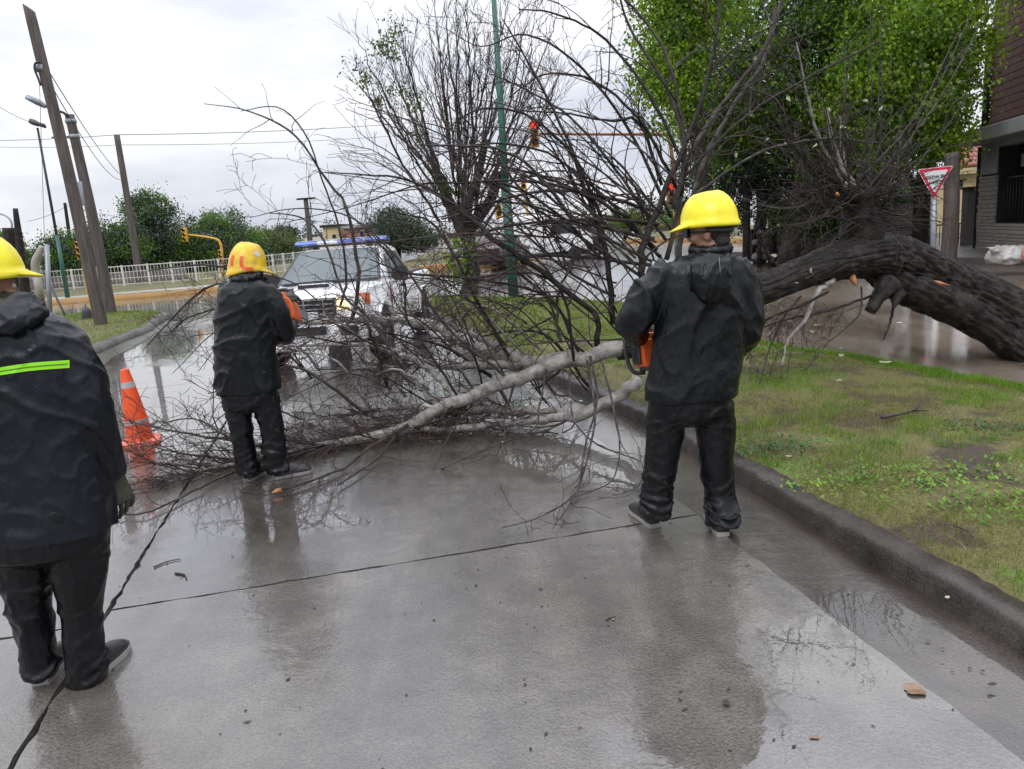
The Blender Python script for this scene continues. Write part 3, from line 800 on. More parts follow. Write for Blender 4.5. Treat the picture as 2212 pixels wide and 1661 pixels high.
# --- trees far away on the left
tree('round_tree', 'tall dark green tree behind the white fence, left of the hanging signal arm', gnd(325, 56), [blob(325, 485, 56, 62, 66), blob(295, 548, 56, 75, 55), blob(375, 545, 56, 70, 60), blob(322, 442, 56, 34, 26)], ['leaf_dark', 'leaf_grey', 'leaf_mid'], 24700, 0.186, 21, 1.0, 0.3)
tree('willow_tree', 'soft green willow behind the two leaning poles', gnd(205, 50), [blob(215, 540, 50, 82, 62), blob(140, 556, 50, 55, 52), blob(260, 530, 50, 60, 55)], ['leaf_mid', 'leaf_grey', 'leaf_dark'], 22800, 0.167, 22, 0.9, 0.25, droop=1.5)
tree('feathery_tree', 'wide feathery green tree behind the yellow signal arm', gnd(480, 58), [blob(465, 520, 58, 100, 55), blob(430, 560, 58, 100, 48), blob(530, 545, 58, 60, 55), blob(480, 482, 58, 60, 26)], ['leaf_mid', 'leaf_grey', 'leaf_mid'], 24700, 0.174, 23, 0.9, 0.25)
tree('olive_tree', 'yellowish olive tree right of the amber helmet behind the pickup', gnd(600, 62), [blob(595, 538, 62, 60, 40), blob(570, 520, 62, 30, 25), blob(628, 545, 62, 26, 26)], ['leaf_olive', 'leaf_olive', 'leaf_mid'], 14250, 0.161, 24, 0.8, 0.2)
tree('round_tree', 'small dark tree crown showing above the olive tree', gnd(612, 90), [blob(612, 505, 90, 26, 16)], ['leaf_grey', 'leaf_dark'], 4180, 0.248, 25, 1.0, 0.2)
tree('evergreen_tree', 'rounded dark evergreen between the pickup light bar and the bare pollard tree', gnd(850, 47), [blob(845, 490, 47, 50, 42), blob(870, 505, 47, 55, 35), blob(900, 515, 47, 42, 28)], ['leaf_dark', 'leaf_grey'], 20900, 0.136, 26, 0.75, 0.25)
tree('round_tree', 'olive bushy tree at the far left edge behind the bright helmet', gnd(12, 40), [blob(5, 540, 40, 40, 36), blob(45, 565, 40, 22, 26)], ['leaf_olive', 'leaf_mid'], 9500, 0.136, 27, 0.7, 0.2)
tree('garden_bush', 'small green bush right of the white van across the crossing', gnd(1270, 58), [blob(1272, 492, 58, 26, 24)], ['leaf_mid', 'leaf_dark'], 4180, 0.155, 28, 0.6, 0.08, 'bush')
tree('round_tree', 'distant green tree seen through the twigs left of the right worker', gnd(1345, 75), [blob(1345, 482, 75, 34, 26), blob(1380, 476, 75, 24, 20)], ['leaf_mid', 'leaf_olive'], 6080, 0.186, 29, 0.8, 0.15)
tree('round_tree', 'distant pale green tree behind the red signal on its post', gnd(1440, 80), [blob(1440, 475, 80, 32, 24), blob(1490, 470, 80, 36, 26), blob(1560, 470, 80, 50, 30)], ['leaf_mid', 'leaf_dark'], 7980, 0.198, 30, 0.8, 0.15)
# far line of greenery closing the view
crown_far = crown('treeline', ['leaf_grey', 'leaf_dark'], [((x, 150 + 8 * math.sin(x), 2.2), (7, 4, 2.6 + 1.2 * math.sin(x * 0.7))) for x in range(-130, 130, 8)], 30400, 0.496, None, 31, 2.2)
tag(crown_far, kind='stuff')

# ------------------------------------------------------------------ bare branches
def tangent(P, i): return (P[min(i + 1, len(P) - 1)] - P[max(i - 1, 0)]).normalized()
def grow(out, P, R, n, L, r, lvl, grav=0.0, ang=(0.4, 1.1), t0=0.2, curv=0.16, up=0.0, seg=7):
    """side shoots along the polyline P with radii R; out gets (points, radii, level)"""
    for _ in range(n):
        t = t0 + (1 - t0) * r.random()
        x = t * (len(P) - 1); i = min(int(x), len(P) - 2); f = x - i
        p = P[i].lerp(P[i + 1], f); rad = R[i] + (R[i + 1] - R[i]) * f
        d = tangent(P, i)
        q = V3((r.gauss(0, 1), r.gauss(0, 1), r.gauss(0, 1))); q = (q - d * q.dot(d)).normalized()
        a = r.uniform(*ang)
        v = (d * math.cos(a) + q * math.sin(a) + V3((0, 0, up))).normalized()
        ln = L * (1.15 - 0.6 * t) * r.uniform(0.45, 1.25); step = ln / seg
        bend = V3((r.gauss(0, 1), r.gauss(0, 1), r.gauss(0, 1))) * curv
        pts = [p]; w = v.copy()
        for k in range(seg):
            w = (w + bend * 0.55 + V3((r.gauss(0, 1), r.gauss(0, 1), r.gauss(0, 1))) * curv * 0.9 + V3((0, 0, -grav * (k + 1) / seg))).normalized()
            nx = pts[-1] + w * step
            if nx.z < 0.012: nx.z = 0.012 + 0.01 * r.random(); w.z = abs(w.z) * 0.2
            pts.append(nx)
        r0 = max(min(rad * 0.6, ln * 0.0085 + 0.001), 0.0015)
        rr = [r0 * (1 - 0.72 * k / seg) for k in range(seg + 1)]
        out.append((pts, rr, lvl))
        if lvl > 1:
            grow(out, pts, rr, max(2, int(n * 0.42 * r.uniform(0.7, 1.3))) if n > 4 else r.randint(1, 3), ln * 0.55, r, lvl - 1, grav, ang, 0.2, curv * 1.2, up, max(4, seg - 2))
def finish_twigs(out, parent, keep, mat, mat2, name='twig', minr=0.0):
    """largest twigs become parts of their own; the uncountable rest is one part"""
    out.sort(key=lambda o: -o[1][0] * sum((a - b).length for a, b in zip(o[0], o[0][1:])))
    for pts, rr, lv in out[:keep]:
        m = M(); m.tube(pts, rr, 5)
        m.build(name, mat, parent)
    m = M()
    for k, (pts, rr, lv) in enumerate(out[keep:]):
        m.tube(pts, [max(x, minr) for x in rr], 3, caps=False, mi=k % 2)
    if m.v: tag(m.build('fine_twigs', [mat, mat2], parent), kind='stuff')
# ================================================================== THE FALLEN TREE
ft = thing('fallen_tree', 'fallen bare tree with thick dark trunk and pale limbs lying across the wet road', 'tree', G(2290, 800))
TR = random.Random(5)
def K(px, py, Y): return at(px, py, Y)
# trunk: thick ridged bark rising from the right, bending down behind the worker
tp = [K(2700, 1010, 7.2), K(2480, 890, 7.4), K(2330, 782, 7.6), K(2212, 702, 7.8), K(2127, 655, 7.9), K(2039, 616, 8.0), K(1945, 572, 7.9), K(1870, 552, 7.6), K(1750, 583, 7.2), K(1640, 625, 6.8), K(1560, 645, 6.6), K(1480, 700, 6.4), K(1400, 738, 6.2), K(1335, 758, 6.1)]
tw = [80, 74, 66, 59, 58, 58, 60, 50, 33, 33, 33, 30, 26, 22]
tr_ = [w * y / 1610 for w, y in zip(tw, [7.2, 7.4, 7.6, 7.8, 7.9, 8.0, 7.9, 7.6, 7.2, 6.8, 6.6, 6.4, 6.2, 6.1])]
TP = spline(tp, 300); TRD = lerpl(tr_, 300)
def barkdisp(i, j, p, d):
    a = j / 110 * 6.2832
    s = i * 0.027
    k = TRD[i] / 0.4
    v = V3((math.cos(a) * 4.6 * k + 0.4 * math.sin(s * 2), math.sin(a) * 4.6 * k, s * 1.0))
    n = noise.noise(v * 1.9 + noise.noise_vector(v * 1.2) * 0.5)
    n2 = noise.noise(V3((v.x * 4.2, v.y * 4.2, s * 2.4)))
    f1 = max(0.0, 1 - abs(n) * 5.0); f2 = max(0.0, 1 - abs(n2) * 3.5)
    return 1.03 + 0.10 * noise.noise(V3((math.cos(a) * 1.2, math.sin(a) * 1.2, s * 0.8))) - 0.15 * f1 - 0.06 * f2 + 0.03 * noise.noise(v * 9)
tm = M(); tm.tube(TP, TRD, 110, disp=barkdisp)
trunk = tm.build('trunk', 'bark_dark', ft)
FT = []                                                # side shoots of the whole tree
def limb(pts, rpx, mat='bark_mid', name='branch', n=18, sides=8, tw=None, label=None, res=26):
    """pts: (px, py, Y); rpx: half widths in survey pixels along it"""
    P = spline([K(*p) for p in pts], res)
    P = [V3((p.x, p.y, max(p.z, 0.03))) for p in P]
    Ys = [p.y for p in P]
    R = [a * (0.62 if mat != 'bark_pale' else 1.0) * y / 1610 for a, y in zip(lerpl(rpx, res), Ys)]
    # natural kinks
    for i in range(1, res - 1):
        P[i] = P[i] + V3((TR.gauss(0, 1), TR.gauss(0, 1), TR.gauss(0, 1))) * R[i] * 0.28
    m = M(); m.tube(P, R, sides, disp=lambda i, j, p, d: 1 + 0.12 * noise.noise(p * 9 + d))
    o = m.build(name, mat, ft)
    if label: o['label'] = label
    if tw:
        ex = list(tw[3:]) + [0.0, (0.4, 1.1), 0.2, 0.2][len(tw[3:]):]
        ex[3] = max(ex[3], 0.17) if len(ex) > 3 else 0.2
        grow(FT, P, R, max(3, int(tw[0] * (0.45 if max(q[1] for q in pts) < 700 else 0.62 if min(q[1] for q in pts) < 600 else 1.25))), tw[1], TR, tw[2], *ex)
    return P, R
# pale limbs lying on the road
limb([(1345, 752, 6.1), (1240, 775, 6.15), (1100, 822, 6.2), (1000, 866, 6.2), (870, 922, 6.15), (760, 952, 6.05), (640, 974, 5.95), (540, 1012, 5.75), (440, 1030, 5.6), (330, 1042, 5.5)], [19, 17, 15, 14, 13, 10, 7, 6, 4, 2], 'bark_pale', 'limb', 10, 12, (46, 0.95, 2, 0.05, (0.3, 0.9), 0.25, 0.10))
limb([(880, 918, 6.1), (800, 965, 5.7), (720, 1030, 5.3), (640, 1078, 5.05), (612, 1088, 5.0)], [7, 6, 5, 5, 5], 'bark_mid', 'branch', 8, 8, (9, 0.5, 1))
stub = M(); a_, b_ = K(612, 1088, 5.0), K(592, 1095, 4.96)
a_.z = max(a_.z, 0.03); b_.z = max(b_.z, 0.025)
stub.tube([a_, a_.lerp(b_, 0.5), b_], [0.017, 0.015, 0.004], 7); stub.build('broken_end', 'cut_wood', ft)['label'] = 'fresh orange broken end of a thin branch on the road'
limb([(865, 925, 6.1), (830, 975, 5.7), (780, 1035, 5.3), (735, 1090, 5.0)], [5, 4, 4, 3], 'bark_mid', 'branch', 8, 7, (7, 0.4, 1))
limb([(1250, 775, 6.2), (1130, 785, 6.5), (1040, 750, 7.2), (960, 714, 7.9), (880, 692, 8.4), (780, 690, 8.6), (660, 694, 8.7), (600, 690, 8.7)], [18, 16, 15, 13, 11, 8, 6, 4], 'bark_pale', 'limb', 10, 12, (34, 0.9, 2, 0.0, (0.3, 1.0), 0.2, 0.12))
limb([(1130, 786, 6.5), (1040, 790, 6.7), (960, 792, 6.9), (880, 770, 7.2), (800, 745, 7.6), (600, 748, 8.2)], [10, 9, 8, 6, 5, 3], 'bark_pale', 'limb', 10, 10, (22, 0.7, 2))
limb([(1380, 815, 5.9), (1330, 858, 5.95), (1240, 897, 6.0), (1150, 888, 6.3), (1050, 884, 6.5), (960, 893, 6.6), (860, 880, 6.9), (700, 905, 6.8)], [15, 14, 13, 11, 9, 8, 6, 3], 'bark_pale', 'limb', 8, 12, (28, 0.75, 2, 0.05, (0.3, 0.9)))
limb([(1235, 897, 6.0), (1130, 910, 6.1), (1040, 918, 6.15), (960, 930, 6.15), (860, 928, 6.2), (700, 960, 6.1)], [11, 9, 9, 8, 6, 3], 'bark_pale', 'limb', 8, 10, (20, 0.7, 2))
limb([(1000, 870, 6.2), (930, 800, 6.7), (870, 770, 7.2), (790, 740, 7.8)], [9, 8, 6, 4], 'bark_pale', 'branch', 8, 8, (14, 0.7, 2))
limb([(960, 890, 6.4), (900, 830, 6.9), (850, 800, 7.4), (770, 770, 8.0)], [8, 7, 6, 4], 'bark_pale', 'branch', 8, 8, (14, 0.7, 2))
limb([(640, 974, 5.95), (520, 955, 6.1), (400, 935, 6.2), (300, 915, 6.3), (255, 895, 6.4)], [5, 5, 4, 3, 1.5], 'bark_mid', 'branch', 8, 7, (10, 0.85, 2, 0.0, (0.3, 0.95)))
limb([(700, 960, 5.95), (560, 990, 5.75), (430, 985, 5.7), (330, 965, 5.75), (262, 950, 5.9)], [5, 5, 4, 3, 1.5], 'bark_mid', 'branch', 8, 7, (11, 0.85, 2, 0.0, (0.3, 0.95)))
limb([(680, 970, 5.9), (520, 1022, 5.55), (420, 1085, 5.1), (330, 1125, 4.75), (270, 1112, 4.72), (230, 1095, 4.85)], [6, 5, 4, 4, 3, 2], 'bark_mid', 'branch', 8, 7, (7, 0.4, 1))
limb([(560, 985, 5.8), (470, 930, 6.0), (420, 905, 6.2), (360, 912, 6.3), (340, 930, 6.3)], [4, 4, 3, 2, 1.5], 'bark_mid', 'branch', 8, 6, (10, 0.5, 2))
limb([(620, 930, 6.2), (540, 870, 6.5), (500, 840, 6.7), (450, 850, 6.8)], [4, 3, 3, 2], 'bark_mid', 'branch', 8, 6, (8, 0.5, 2))
# branches hanging at the left, in front of the far road and beside the truck
limb([(640, 680, 8.4), (560, 640, 8.6), (480, 612, 8.7), (420, 640, 8.7), (360, 700, 8.6), (320, 745, 8.5)], [5, 5, 4, 4, 3, 2], 'bark_mid', 'branch', 8, 6, (16, 0.9, 2))
limb([(600, 600, 8.6), (540, 560, 8.7), (480, 575, 8.7), (420, 572, 8.7), (320, 585, 8.6)], [4, 4, 4, 3, 2], 'bark_mid', 'branch', 8, 6, (9, 0.8, 2))
limb([(560, 640, 8.6), (470, 665, 8.6), (400, 690, 8.6), (370, 720, 8.6)], [4, 3, 3, 2], 'bark_mid', 'branch', 8, 6, (10, 0.7, 2))
# dark limbs standing up out of the heap in the middle
limb([(1290, 748, 6.1), (1293, 690, 6.1), (1254, 652, 6.1), (1158, 577, 6.15), (1067, 515, 6.2), (1028, 480, 6.3), (960, 430, 6.4), (880, 388, 6.5), (800, 378, 6.6), (700, 372, 6.7)], [11, 10, 10, 10, 9, 8, 5, 4, 3, 1.5], 'bark_dark', 'limb', 8, 10, (34, 1.15, 2, 0.02, (0.35, 1.0), 0.2, 0.14))
limb([(1325, 700, 6.2), (1311, 566, 6.2), (1292, 492, 6.2), (1262, 400, 6.25), (1215, 280, 6.3), (1150, 150, 6.4), (1085, 40, 6.5)], [11, 10, 9, 7, 5, 4, 2], 'bark_dark', 'limb', 8, 9, (30, 1.1, 2, 0.03, (0.35, 1.0), 0.25, 0.14))
limb([(1390, 730, 6.2), (1395, 640, 6.2), (1385, 560, 6.25), (1400, 500, 6.3), (1440, 400, 6.4), (1490, 290, 6.5), (1535, 150, 6.6), (1556, 0, 6.7), (1560, -80, 6.7)], [15, 14, 14, 12, 10, 8, 6, 5, 3], 'bark_dark', 'limb', 8, 10, (34, 1.1, 2, 0.0, (0.35, 0.9), 0.2, 0.12))
limb([(1455, 450, 6.4), (1500, 320, 6.5), (1580, 200, 6.6), (1650, 110, 6.7), (1690, 0, 6.8), (1700, -80, 6.8)], [9, 9, 8, 7, 6, 4], 'bark_mid', 'limb', 8, 9, (26, 1.0, 2))
limb([(1440, 560, 6.4), (1470, 430, 6.5), (1475, 300, 6.5), (1430, 170, 6.6), (1360, 60, 6.7), (1330, -40, 6.7)], [9, 8, 7, 6, 4, 3], 'bark_mid', 'limb', 8, 9, (26, 1.0, 2))
limb([(1210, 740, 6.1), (1203, 690, 6.1), (1206, 630, 6.1), (1240, 560, 6.1), (1235, 520, 6.1)], [6, 6, 5, 4, 3], 'bark_mid', 'branch', 8, 7, (14, 0.8, 2))
limb([(1100, 770, 6.5), (1060, 700, 6.5), (1025, 640, 6.5), (985, 560, 6.5), (930, 480, 6.6), (860, 460, 6.6)], [7, 6, 6, 5, 4, 2], 'bark_dark', 'branch', 8, 7, (22, 1.0, 2))
limb([(1250, 760, 6.1), (1180, 640, 6.2), (1000, 600, 6.3), (880, 590, 6.5), (800, 560, 6.6)], [6, 5, 5, 4, 2], 'bark_dark', 'branch', 8, 7, (20, 0.9, 2))
limb([(1000, 870, 6.2), (940, 780, 6.3), (880, 690, 6.5), (870, 600, 6.6), (800, 500, 6.8)], [5, 5, 4, 4, 2], 'bark_dark', 'branch', 8, 7, (20, 0.9, 2))
limb([(870, 800, 7.0), (800, 690, 7.4), (745, 640, 7.6), (700, 520, 7.8), (650, 470, 7.9), (580, 460, 8.0)], [5, 5, 4, 4, 3, 1.5], 'bark_mid', 'branch', 8, 7, (16, 0.9, 2))
limb([(760, 690, 8.2), (775, 610, 8.2), (765, 520, 8.2), (745, 440, 8.2), (700, 380, 8.2), (645, 300, 8.2), (590, 262, 8.2), (520, 235, 8.2), (440, 224, 8.2)], [7, 7, 6, 5, 4, 3.5, 3, 2, 1], 'bark_mid', 'branch', 8, 7, (14, 0.6, 1, 0.12, (0.4, 1.1), 0.4))
limb([(735, 660, 8.2), (748, 600, 8.2), (735, 500, 8.2), (700, 400, 8.2), (660, 290, 8.2), (600, 232, 8.2), (520, 240, 8.2)], [5, 5, 4, 3, 3, 2, 1], 'bark_mid', 'branch', 8, 6, (10, 0.5, 1, 0.15, (0.4, 1.1), 0.4))
# arching whips reaching left from the standing limbs
for k, pts in enumerate([
    [(1440, 520, 6.4), (1340, 380, 6.5), (1240, 260, 6.6), (1130, 190, 6.7), (1060, 160, 6.8)],
    [(1450, 470, 6.4), (1370, 300, 6.5), (1260, 150, 6.6), (1140, 75, 6.7), (1040, 100, 6.8), (960, 60, 6.8)],
    [(1420, 540, 6.4), (1300, 420, 6.5), (1180, 330, 6.6), (1060, 310, 6.7), (960, 330, 6.8), (880, 370, 6.8)],
    [(1400, 560, 6.4), (1280, 500, 6.5), (1150, 445, 6.6), (1040, 440, 6.7), (940, 470, 6.8), (870, 430, 6.9)],
    [(1480, 360, 6.5), (1400, 200, 6.6), (1300, 80, 6.7), (1200, 30, 6.7), (1120, 20, 6.8)],
    [(1470, 420, 6.5), (1390, 270, 6.5), (1290, 180, 6.6), (1180, 160, 6.7), (1100, 210, 6.8)],
    [(1480, 300, 6.5), (1440, 120, 6.6), (1360, 10, 6.7), (1280, -60, 6.7)],
    [(1430, 560, 6.4), (1340, 470, 6.5), (1250, 400, 6.5), (1160, 380, 6.6), (1060, 390, 6.7), (990, 360, 6.8)],
    [(1300, 560, 6.2), (1200, 460, 6.3), (1100, 400, 6.4), (1000, 395, 6.5), (900, 400, 6.6), (780, 440, 6.8), (620, 480, 7.0)],
    [(1330, 640, 6.2), (1230, 590, 6.2), (1130, 500, 6.3), (1020, 400, 6.4), (950, 330, 6.5), (880, 330, 6.6)],
    [(1300, 470, 6.2), (1240, 340, 6.3), (1140, 250, 6.4), (1040, 235, 6.5), (960, 280, 6.6)],
    [(1430, 400, 6.5), (1380, 265, 6.5), (1320, 262, 6.5), (1220, 245, 6.6), (1130, 240, 6.6)],
    [(1100, 820, 6.2), (960, 700, 6.4), (860, 560, 6.6), (760, 470, 6.8), (640, 450, 7.0), (540, 470, 7.1)],
    [(1240, 780, 6.1), (1220, 650, 6.0), (1160, 560, 5.9), (1080, 520, 5.9), (980, 560, 5.9), (900, 640, 5.9)],
    [(1480, 380, 6.6), (1600, 260, 6.9), (1740, 170, 7.2), (1900, 90, 7.5)],
    [(1500, 420, 6.6), (1640, 330, 7.0), (1780, 300, 7.4), (1900, 310, 7.8)]]):
    limb(pts, [6, 5, 4, 3, 2, 1][:len(pts)], 'bark_dark' if k % 3 else 'bark_mid', 'branch', 8, 6, (20, 0.8, 2, 0.05, (0.35, 1.1), 0.12, 0.18))
# many thin whips arching out of the heap and of the standing limbs
for k in range(104):
    if k < 60:
        sx, sy = TR.uniform(1130, 1480), TR.uniform(400, 740)
        ex, ey = sx - TR.uniform(120, 480), sy - TR.uniform(-130, 330)
        Ya = 6.0 + TR.uniform(0, .6)
    else:
        sx, sy = TR.uniform(640, 1300), TR.uniform(740, 930)
        ex, ey = sx - TR.uniform(60, 330), sy - TR.uniform(-60, 240)
        Ya = 6.2 + TR.uniform(0, 1.2)
    hx = sx + (ex - sx) * TR.uniform(.4, .6); hy = sy + (ey - sy) * .5 - TR.uniform(5, 75)
    limb([(sx, sy, Ya), (hx, hy, Ya + TR.uniform(-.3, .3)), (ex, ey, Ya + TR.uniform(-.3, .5))], [3.6, 2.6, 1.1] if k % 7 else [7, 5.5, 3], ('twig', 'twig_red', 'bark_mid')[k % 3] if k < 60 or k % 4 else 'bark_pale', 'branch', 8, 5, (7, 0.6, 2, 0.06, (0.4, 1.2), 0.15, 0.2), res=18)
# long pale branch standing between the trees and dark crook right of the signal
limb([(1460, 580, 7.4), (1480, 470, 7.5), (1530, 330, 7.6), (1590, 220, 7.7), (1650, 130, 7.8), (1675, 20, 7.9)], [11, 10, 9, 8, 7, 5], 'bark_mid', 'limb', 8, 10, (16, 0.9, 2))
# hanging twigs in front: the drooping whips over the road
for pts, rr in (
    ([(1275, 770, 5.9), (1290, 860, 5.5), (1265, 960, 5.0), (1250, 1050, 4.6), (1215, 1110, 4.3), (1150, 1150, 4.1), (1085, 1162, 4.02)], [5, 4, 4, 4, 3, 2, 1.5]),
    ([(1268, 780, 5.9), (1285, 900, 5.3), (1258, 1030, 4.7), (1225, 1110, 4.25), (1195, 1180, 3.95)], [4, 4, 3, 2, 1.2]),
    ([(1300, 780, 5.9), (1330, 900, 5.3), (1338, 980, 4.9), (1310, 1060, 4.6), (1230, 1100, 4.4)], [4, 4, 3, 2, 1.5]),
    ([(1230, 800, 5.9), (1238, 900, 5.4), (1290, 960, 5.1), (1385, 1000, 4.8), (1370, 1060, 4.5), (1290, 1100, 4.35)], [4, 3, 3, 2.5, 2, 1]),
    ([(1180, 800, 6.1), (1165, 880, 5.8), (1150, 930, 5.6), (1050, 970, 5.4), (960, 1010, 5.2)], [4, 3, 3, 2, 1]),
    ([(1110, 830, 6.1), (1090, 900, 5.8), (1085, 960, 5.5), (1020, 1000, 5.3)], [3, 3, 2, 1]),
    ([(1060, 850, 6.1), (1000, 900, 5.9), (960, 960, 5.5), (955, 990, 5.4)], [3, 3, 2, 1]),
    ([(540, 1015, 5.7), (505, 1070, 5.2), (560, 1100, 4.95), (620, 1115, 4.85), (645, 1085, 5.0)], [2, 2, 2, 1.5, 1])):
    limb(pts, rr, 'bark_mid', 'branch', 8, 6, (8, 0.42, 1, 0.12))
# underside of the trunk: hanging twigs, broken stubs, cut knobs
for pts, rr, mat, tw in (
    ([(1800, 605, 7.2), (1760, 640, 7.0), (1740, 690, 6.9), (1700, 740, 6.8), (1690, 790, 6.7)], [6, 6, 5, 3, 2], 'bark_pale', (9, 0.5, 2, 0.3)),
    ([(1790, 630, 7.0), (1730, 660, 6.9), (1640, 700, 6.8), (1620, 760, 6.7)], [5, 4, 3, 2], 'bark_dark', (10, 0.5, 2, 0.3)),
    ([(1880, 640, 7.4), (1800, 668, 7.1), (1700, 690, 6.9), (1620, 720, 6.8)], [5, 4, 3, 2], 'bark_dark', (12, 0.5, 2, 0.3)),
    ([(1860, 620, 7.4), (1855, 680, 7.2), (1790, 740, 7.0), (1740, 800, 6.8)], [4, 3, 2, 1.5], 'bark_mid', (9, 0.4, 2, 0.3)),
    ([(1730, 640, 7.0), (1690, 690, 6.9), (1660, 760, 6.8), (1640, 830, 6.6)], [4, 3, 2, 1.5], 'bark_mid', (9, 0.4, 2, 0.3)),
    ([(1690, 595, 7.0), (1655, 540, 7.0), (1640, 500, 7.0)], [9, 8, 6], 'bark_dark', (8, 0.6, 2)),
    ([(1930, 660, 7.6), (1922, 700, 7.5), (1908, 735, 7.4)], [6, 4, 2], 'bark_dark', (3, 0.25, 1, 0.3))):
    limb(pts, rr, mat, 'branch', 8, 7, tw)
def ridged(P, R, k=60, amp=0.15):
    """rough furrowed bark round a thick piece"""
    def f(i, j, p, d):
        a = j / k * 6.2832; q = V3((math.cos(a) * 2.6, math.sin(a) * 2.6, i * .06)) + P[0]
        return 1 + 0.12 * noise.noise(q * .5) - amp * max(0, 1 - abs(noise.noise(q * 1.7)) * 4.5) - .06 * max(0, 1 - abs(noise.noise(q * 4)) * 3.5)
    m = M(); m.tube(P, R, k, disp=f); return m
P_ = spline([K(1850, 556, 7.85), K(1905, 588, 7.75), K(1965, 622, 7.75), K(2060, 662, 7.8), K(2150, 712, 7.75), K(2240, 772, 7.6), K(2380, 860, 7.4)], 90)
ridged(P_, lerpl([0.08, 0.17, 0.2, 0.2, 0.2, 0.22, 0.25], 90)).build('limb', 'bark_dark', ft)['label'] = 'lower half of the split trunk'
for (x0, y0), (x1, y1), r_ in (((1925, 612), (1880, 672), .072), ((1912, 606), (1896, 640), .06), ((1938, 632), (1930, 668), .05)):
    P_ = spline([K(x0, y0, 7.5), K((x0 + x1) / 2 + TR.uniform(-5, 5), (y0 + y1) / 2 - 3, 7.42), K(x1, y1, 7.36)], 12)
    ridged(P_, lerpl([r_ * 1.7, r_ * 1.05, r_ * (.8 if r_ > .07 else .15)], 12), 16, .25).build('broken_stub', 'bark_dark', ft)
sb = M(); sb.tube([K(1838, 592, 7.35), K(1844, 606, 7.3), K(1850, 618, 7.28)], [0.036, 0.03, 0.006], 9); sb.build('broken_end', 'cut_wood', ft)['label'] = 'torn orange wood under the trunk'
sb = M(); p_ = K(2018, 606, 7.52); sb.tube([p_, p_ + V3((0.05, -0.005, -0.028)), p_ + V3((0.16, 0, -0.06))], [0.004, 0.02, 0.004], 6); sb.build('broken_end', 'cut_wood', ft)['label'] = 'small fresh orange scar on the trunk'
sb = M(); sb.tube([K(1810, 422, 7.1), K(1808, 418, 6.98)], [0.017, 0.014], 9); sb.build('broken_end', 'cut_wood', ft)['label'] = 'small sawn orange end in the pollard crown'
# the pollard crown: a dark knob with a fan of straight shoots
kn = [K(1868, 545, 7.7), K(1858, 480, 7.6), K(1850, 430, 7.6), K(1845, 400, 7.6)]
sb = M(); sb.tube(spline(kn, 16), lerpl([0.26, 0.18, 0.16, 0.2, 0.1], 16), 22, disp=lambda i, j, p, d: 1 + 0.25 * noise.noise(p * 5) + 0.12 * noise.noise(p * 14))
sb.build('knob', 'bark_dark', ft)
for k, (tx, ty, wd, Y2, mat) in enumerate([(1785, 235, 11, 7.5, 'bark_pale'), (1800, 300, 10, 7.4, 'bark_mid'), (1815, 250, 9, 7.7, 'bark_pale'), (1770, 380, 7, 7.3, 'bark_mid'), (1880, 330, 9, 7.7, 'bark_mid'),
        (1950, 240, 8, 7.9, 'bark_dark'), (2070, 70, 7, 8.2, 'bark_mid'), (2150, -10, 6, 8.4, 'bark_mid'), (1905, 130, 7, 7.9, 'bark_dark'), (1840, 90, 6, 7.6, 'bark_mid'), (1960, 380, 10, 7.6, 'bark_mid'),
        (1640, 200, 6, 7.2, 'bark_mid'), (1560, 120, 5, 7.1, 'bark_mid'), (1680, 400, 5, 7.0, 'bark_mid'), (1700, 300, 5, 7.2, 'bark_mid'), (1720, 90, 6, 7.3, 'bark_pale'), (2010, 320, 6, 7.8, 'bark_mid'), (1620, 440, 5, 6.9, 'bark_mid'),
        (1980, 440, 5, 7.5, 'bark_mid'), (1880, 20, 6, 7.7, 'bark_mid'), (2120, 160, 5, 8.2, 'bark_dark'), (1740, 470, 5, 6.9, 'bark_mid')]):
    sx, sy = 1845 + TR.uniform(-38, 38), 432 + TR.uniform(-18, 20)
    mx_, my_ = (sx + tx) / 2 + (-14 if tx < 1845 else 18), (sy + ty) / 2 + 22
    limb([(sx, sy, 7.55), (mx_, my_, (7.55 + Y2) / 2), (tx, ty, Y2)], [wd * .72, wd * 0.5, wd * 0.2], mat, 'shoot', 8, 7, (14, 0.8, 2, 0.0, (0.25, 0.9), 0.2, 0.16), res=14)
for k in range(20):
    tx, ty = TR.uniform(1560, 2130), TR.uniform(-20, 430)
    sx, sy = 1845 + TR.uniform(-45, 45), 430 + TR.uniform(-25, 30)
    limb([(sx, sy, 7.5), ((sx + tx) / 2 + TR.uniform(-25, 25), (sy + ty) / 2 + TR.uniform(0, 40), 7.5), (tx, ty, 7.5 + TR.uniform(-.8, .8))], [3.2, 2.4, 1], ('bark_dark', 'bark_mid', 'twig')[k % 3], 'shoot', 8, 5, (7, 0.6, 2, 0.0, (0.3, 1.0), 0.2, 0.18), res=14)
# brushwood tangle around the knob and behind the worker's shoulder
for k in range(62):
    a = TR.uniform(0, 6.28); c = K(1845 + TR.uniform(-60, 60), 440 + TR.uniform(-40, 50), 7.45)
    P = [c]; v = V3((math.cos(a), TR.uniform(-.8, .2), 0.5 * math.sin(a) + 0.15)).normalized()
    for _ in range(8): v = (v + V3((TR.gauss(0, .2), TR.gauss(0, .2), TR.gauss(0, .2)))).normalized(); P.append(P[-1] + v * 0.09)
    FT.append((P, [0.007 - 0.0006 * i for i in range(9)], 2))
    grow(FT, P, [0.006] * 9, 3, 0.4, TR, 1)
finish_twigs(FT, ft, 200, 'twig', 'twig_red', minr=0.0021)
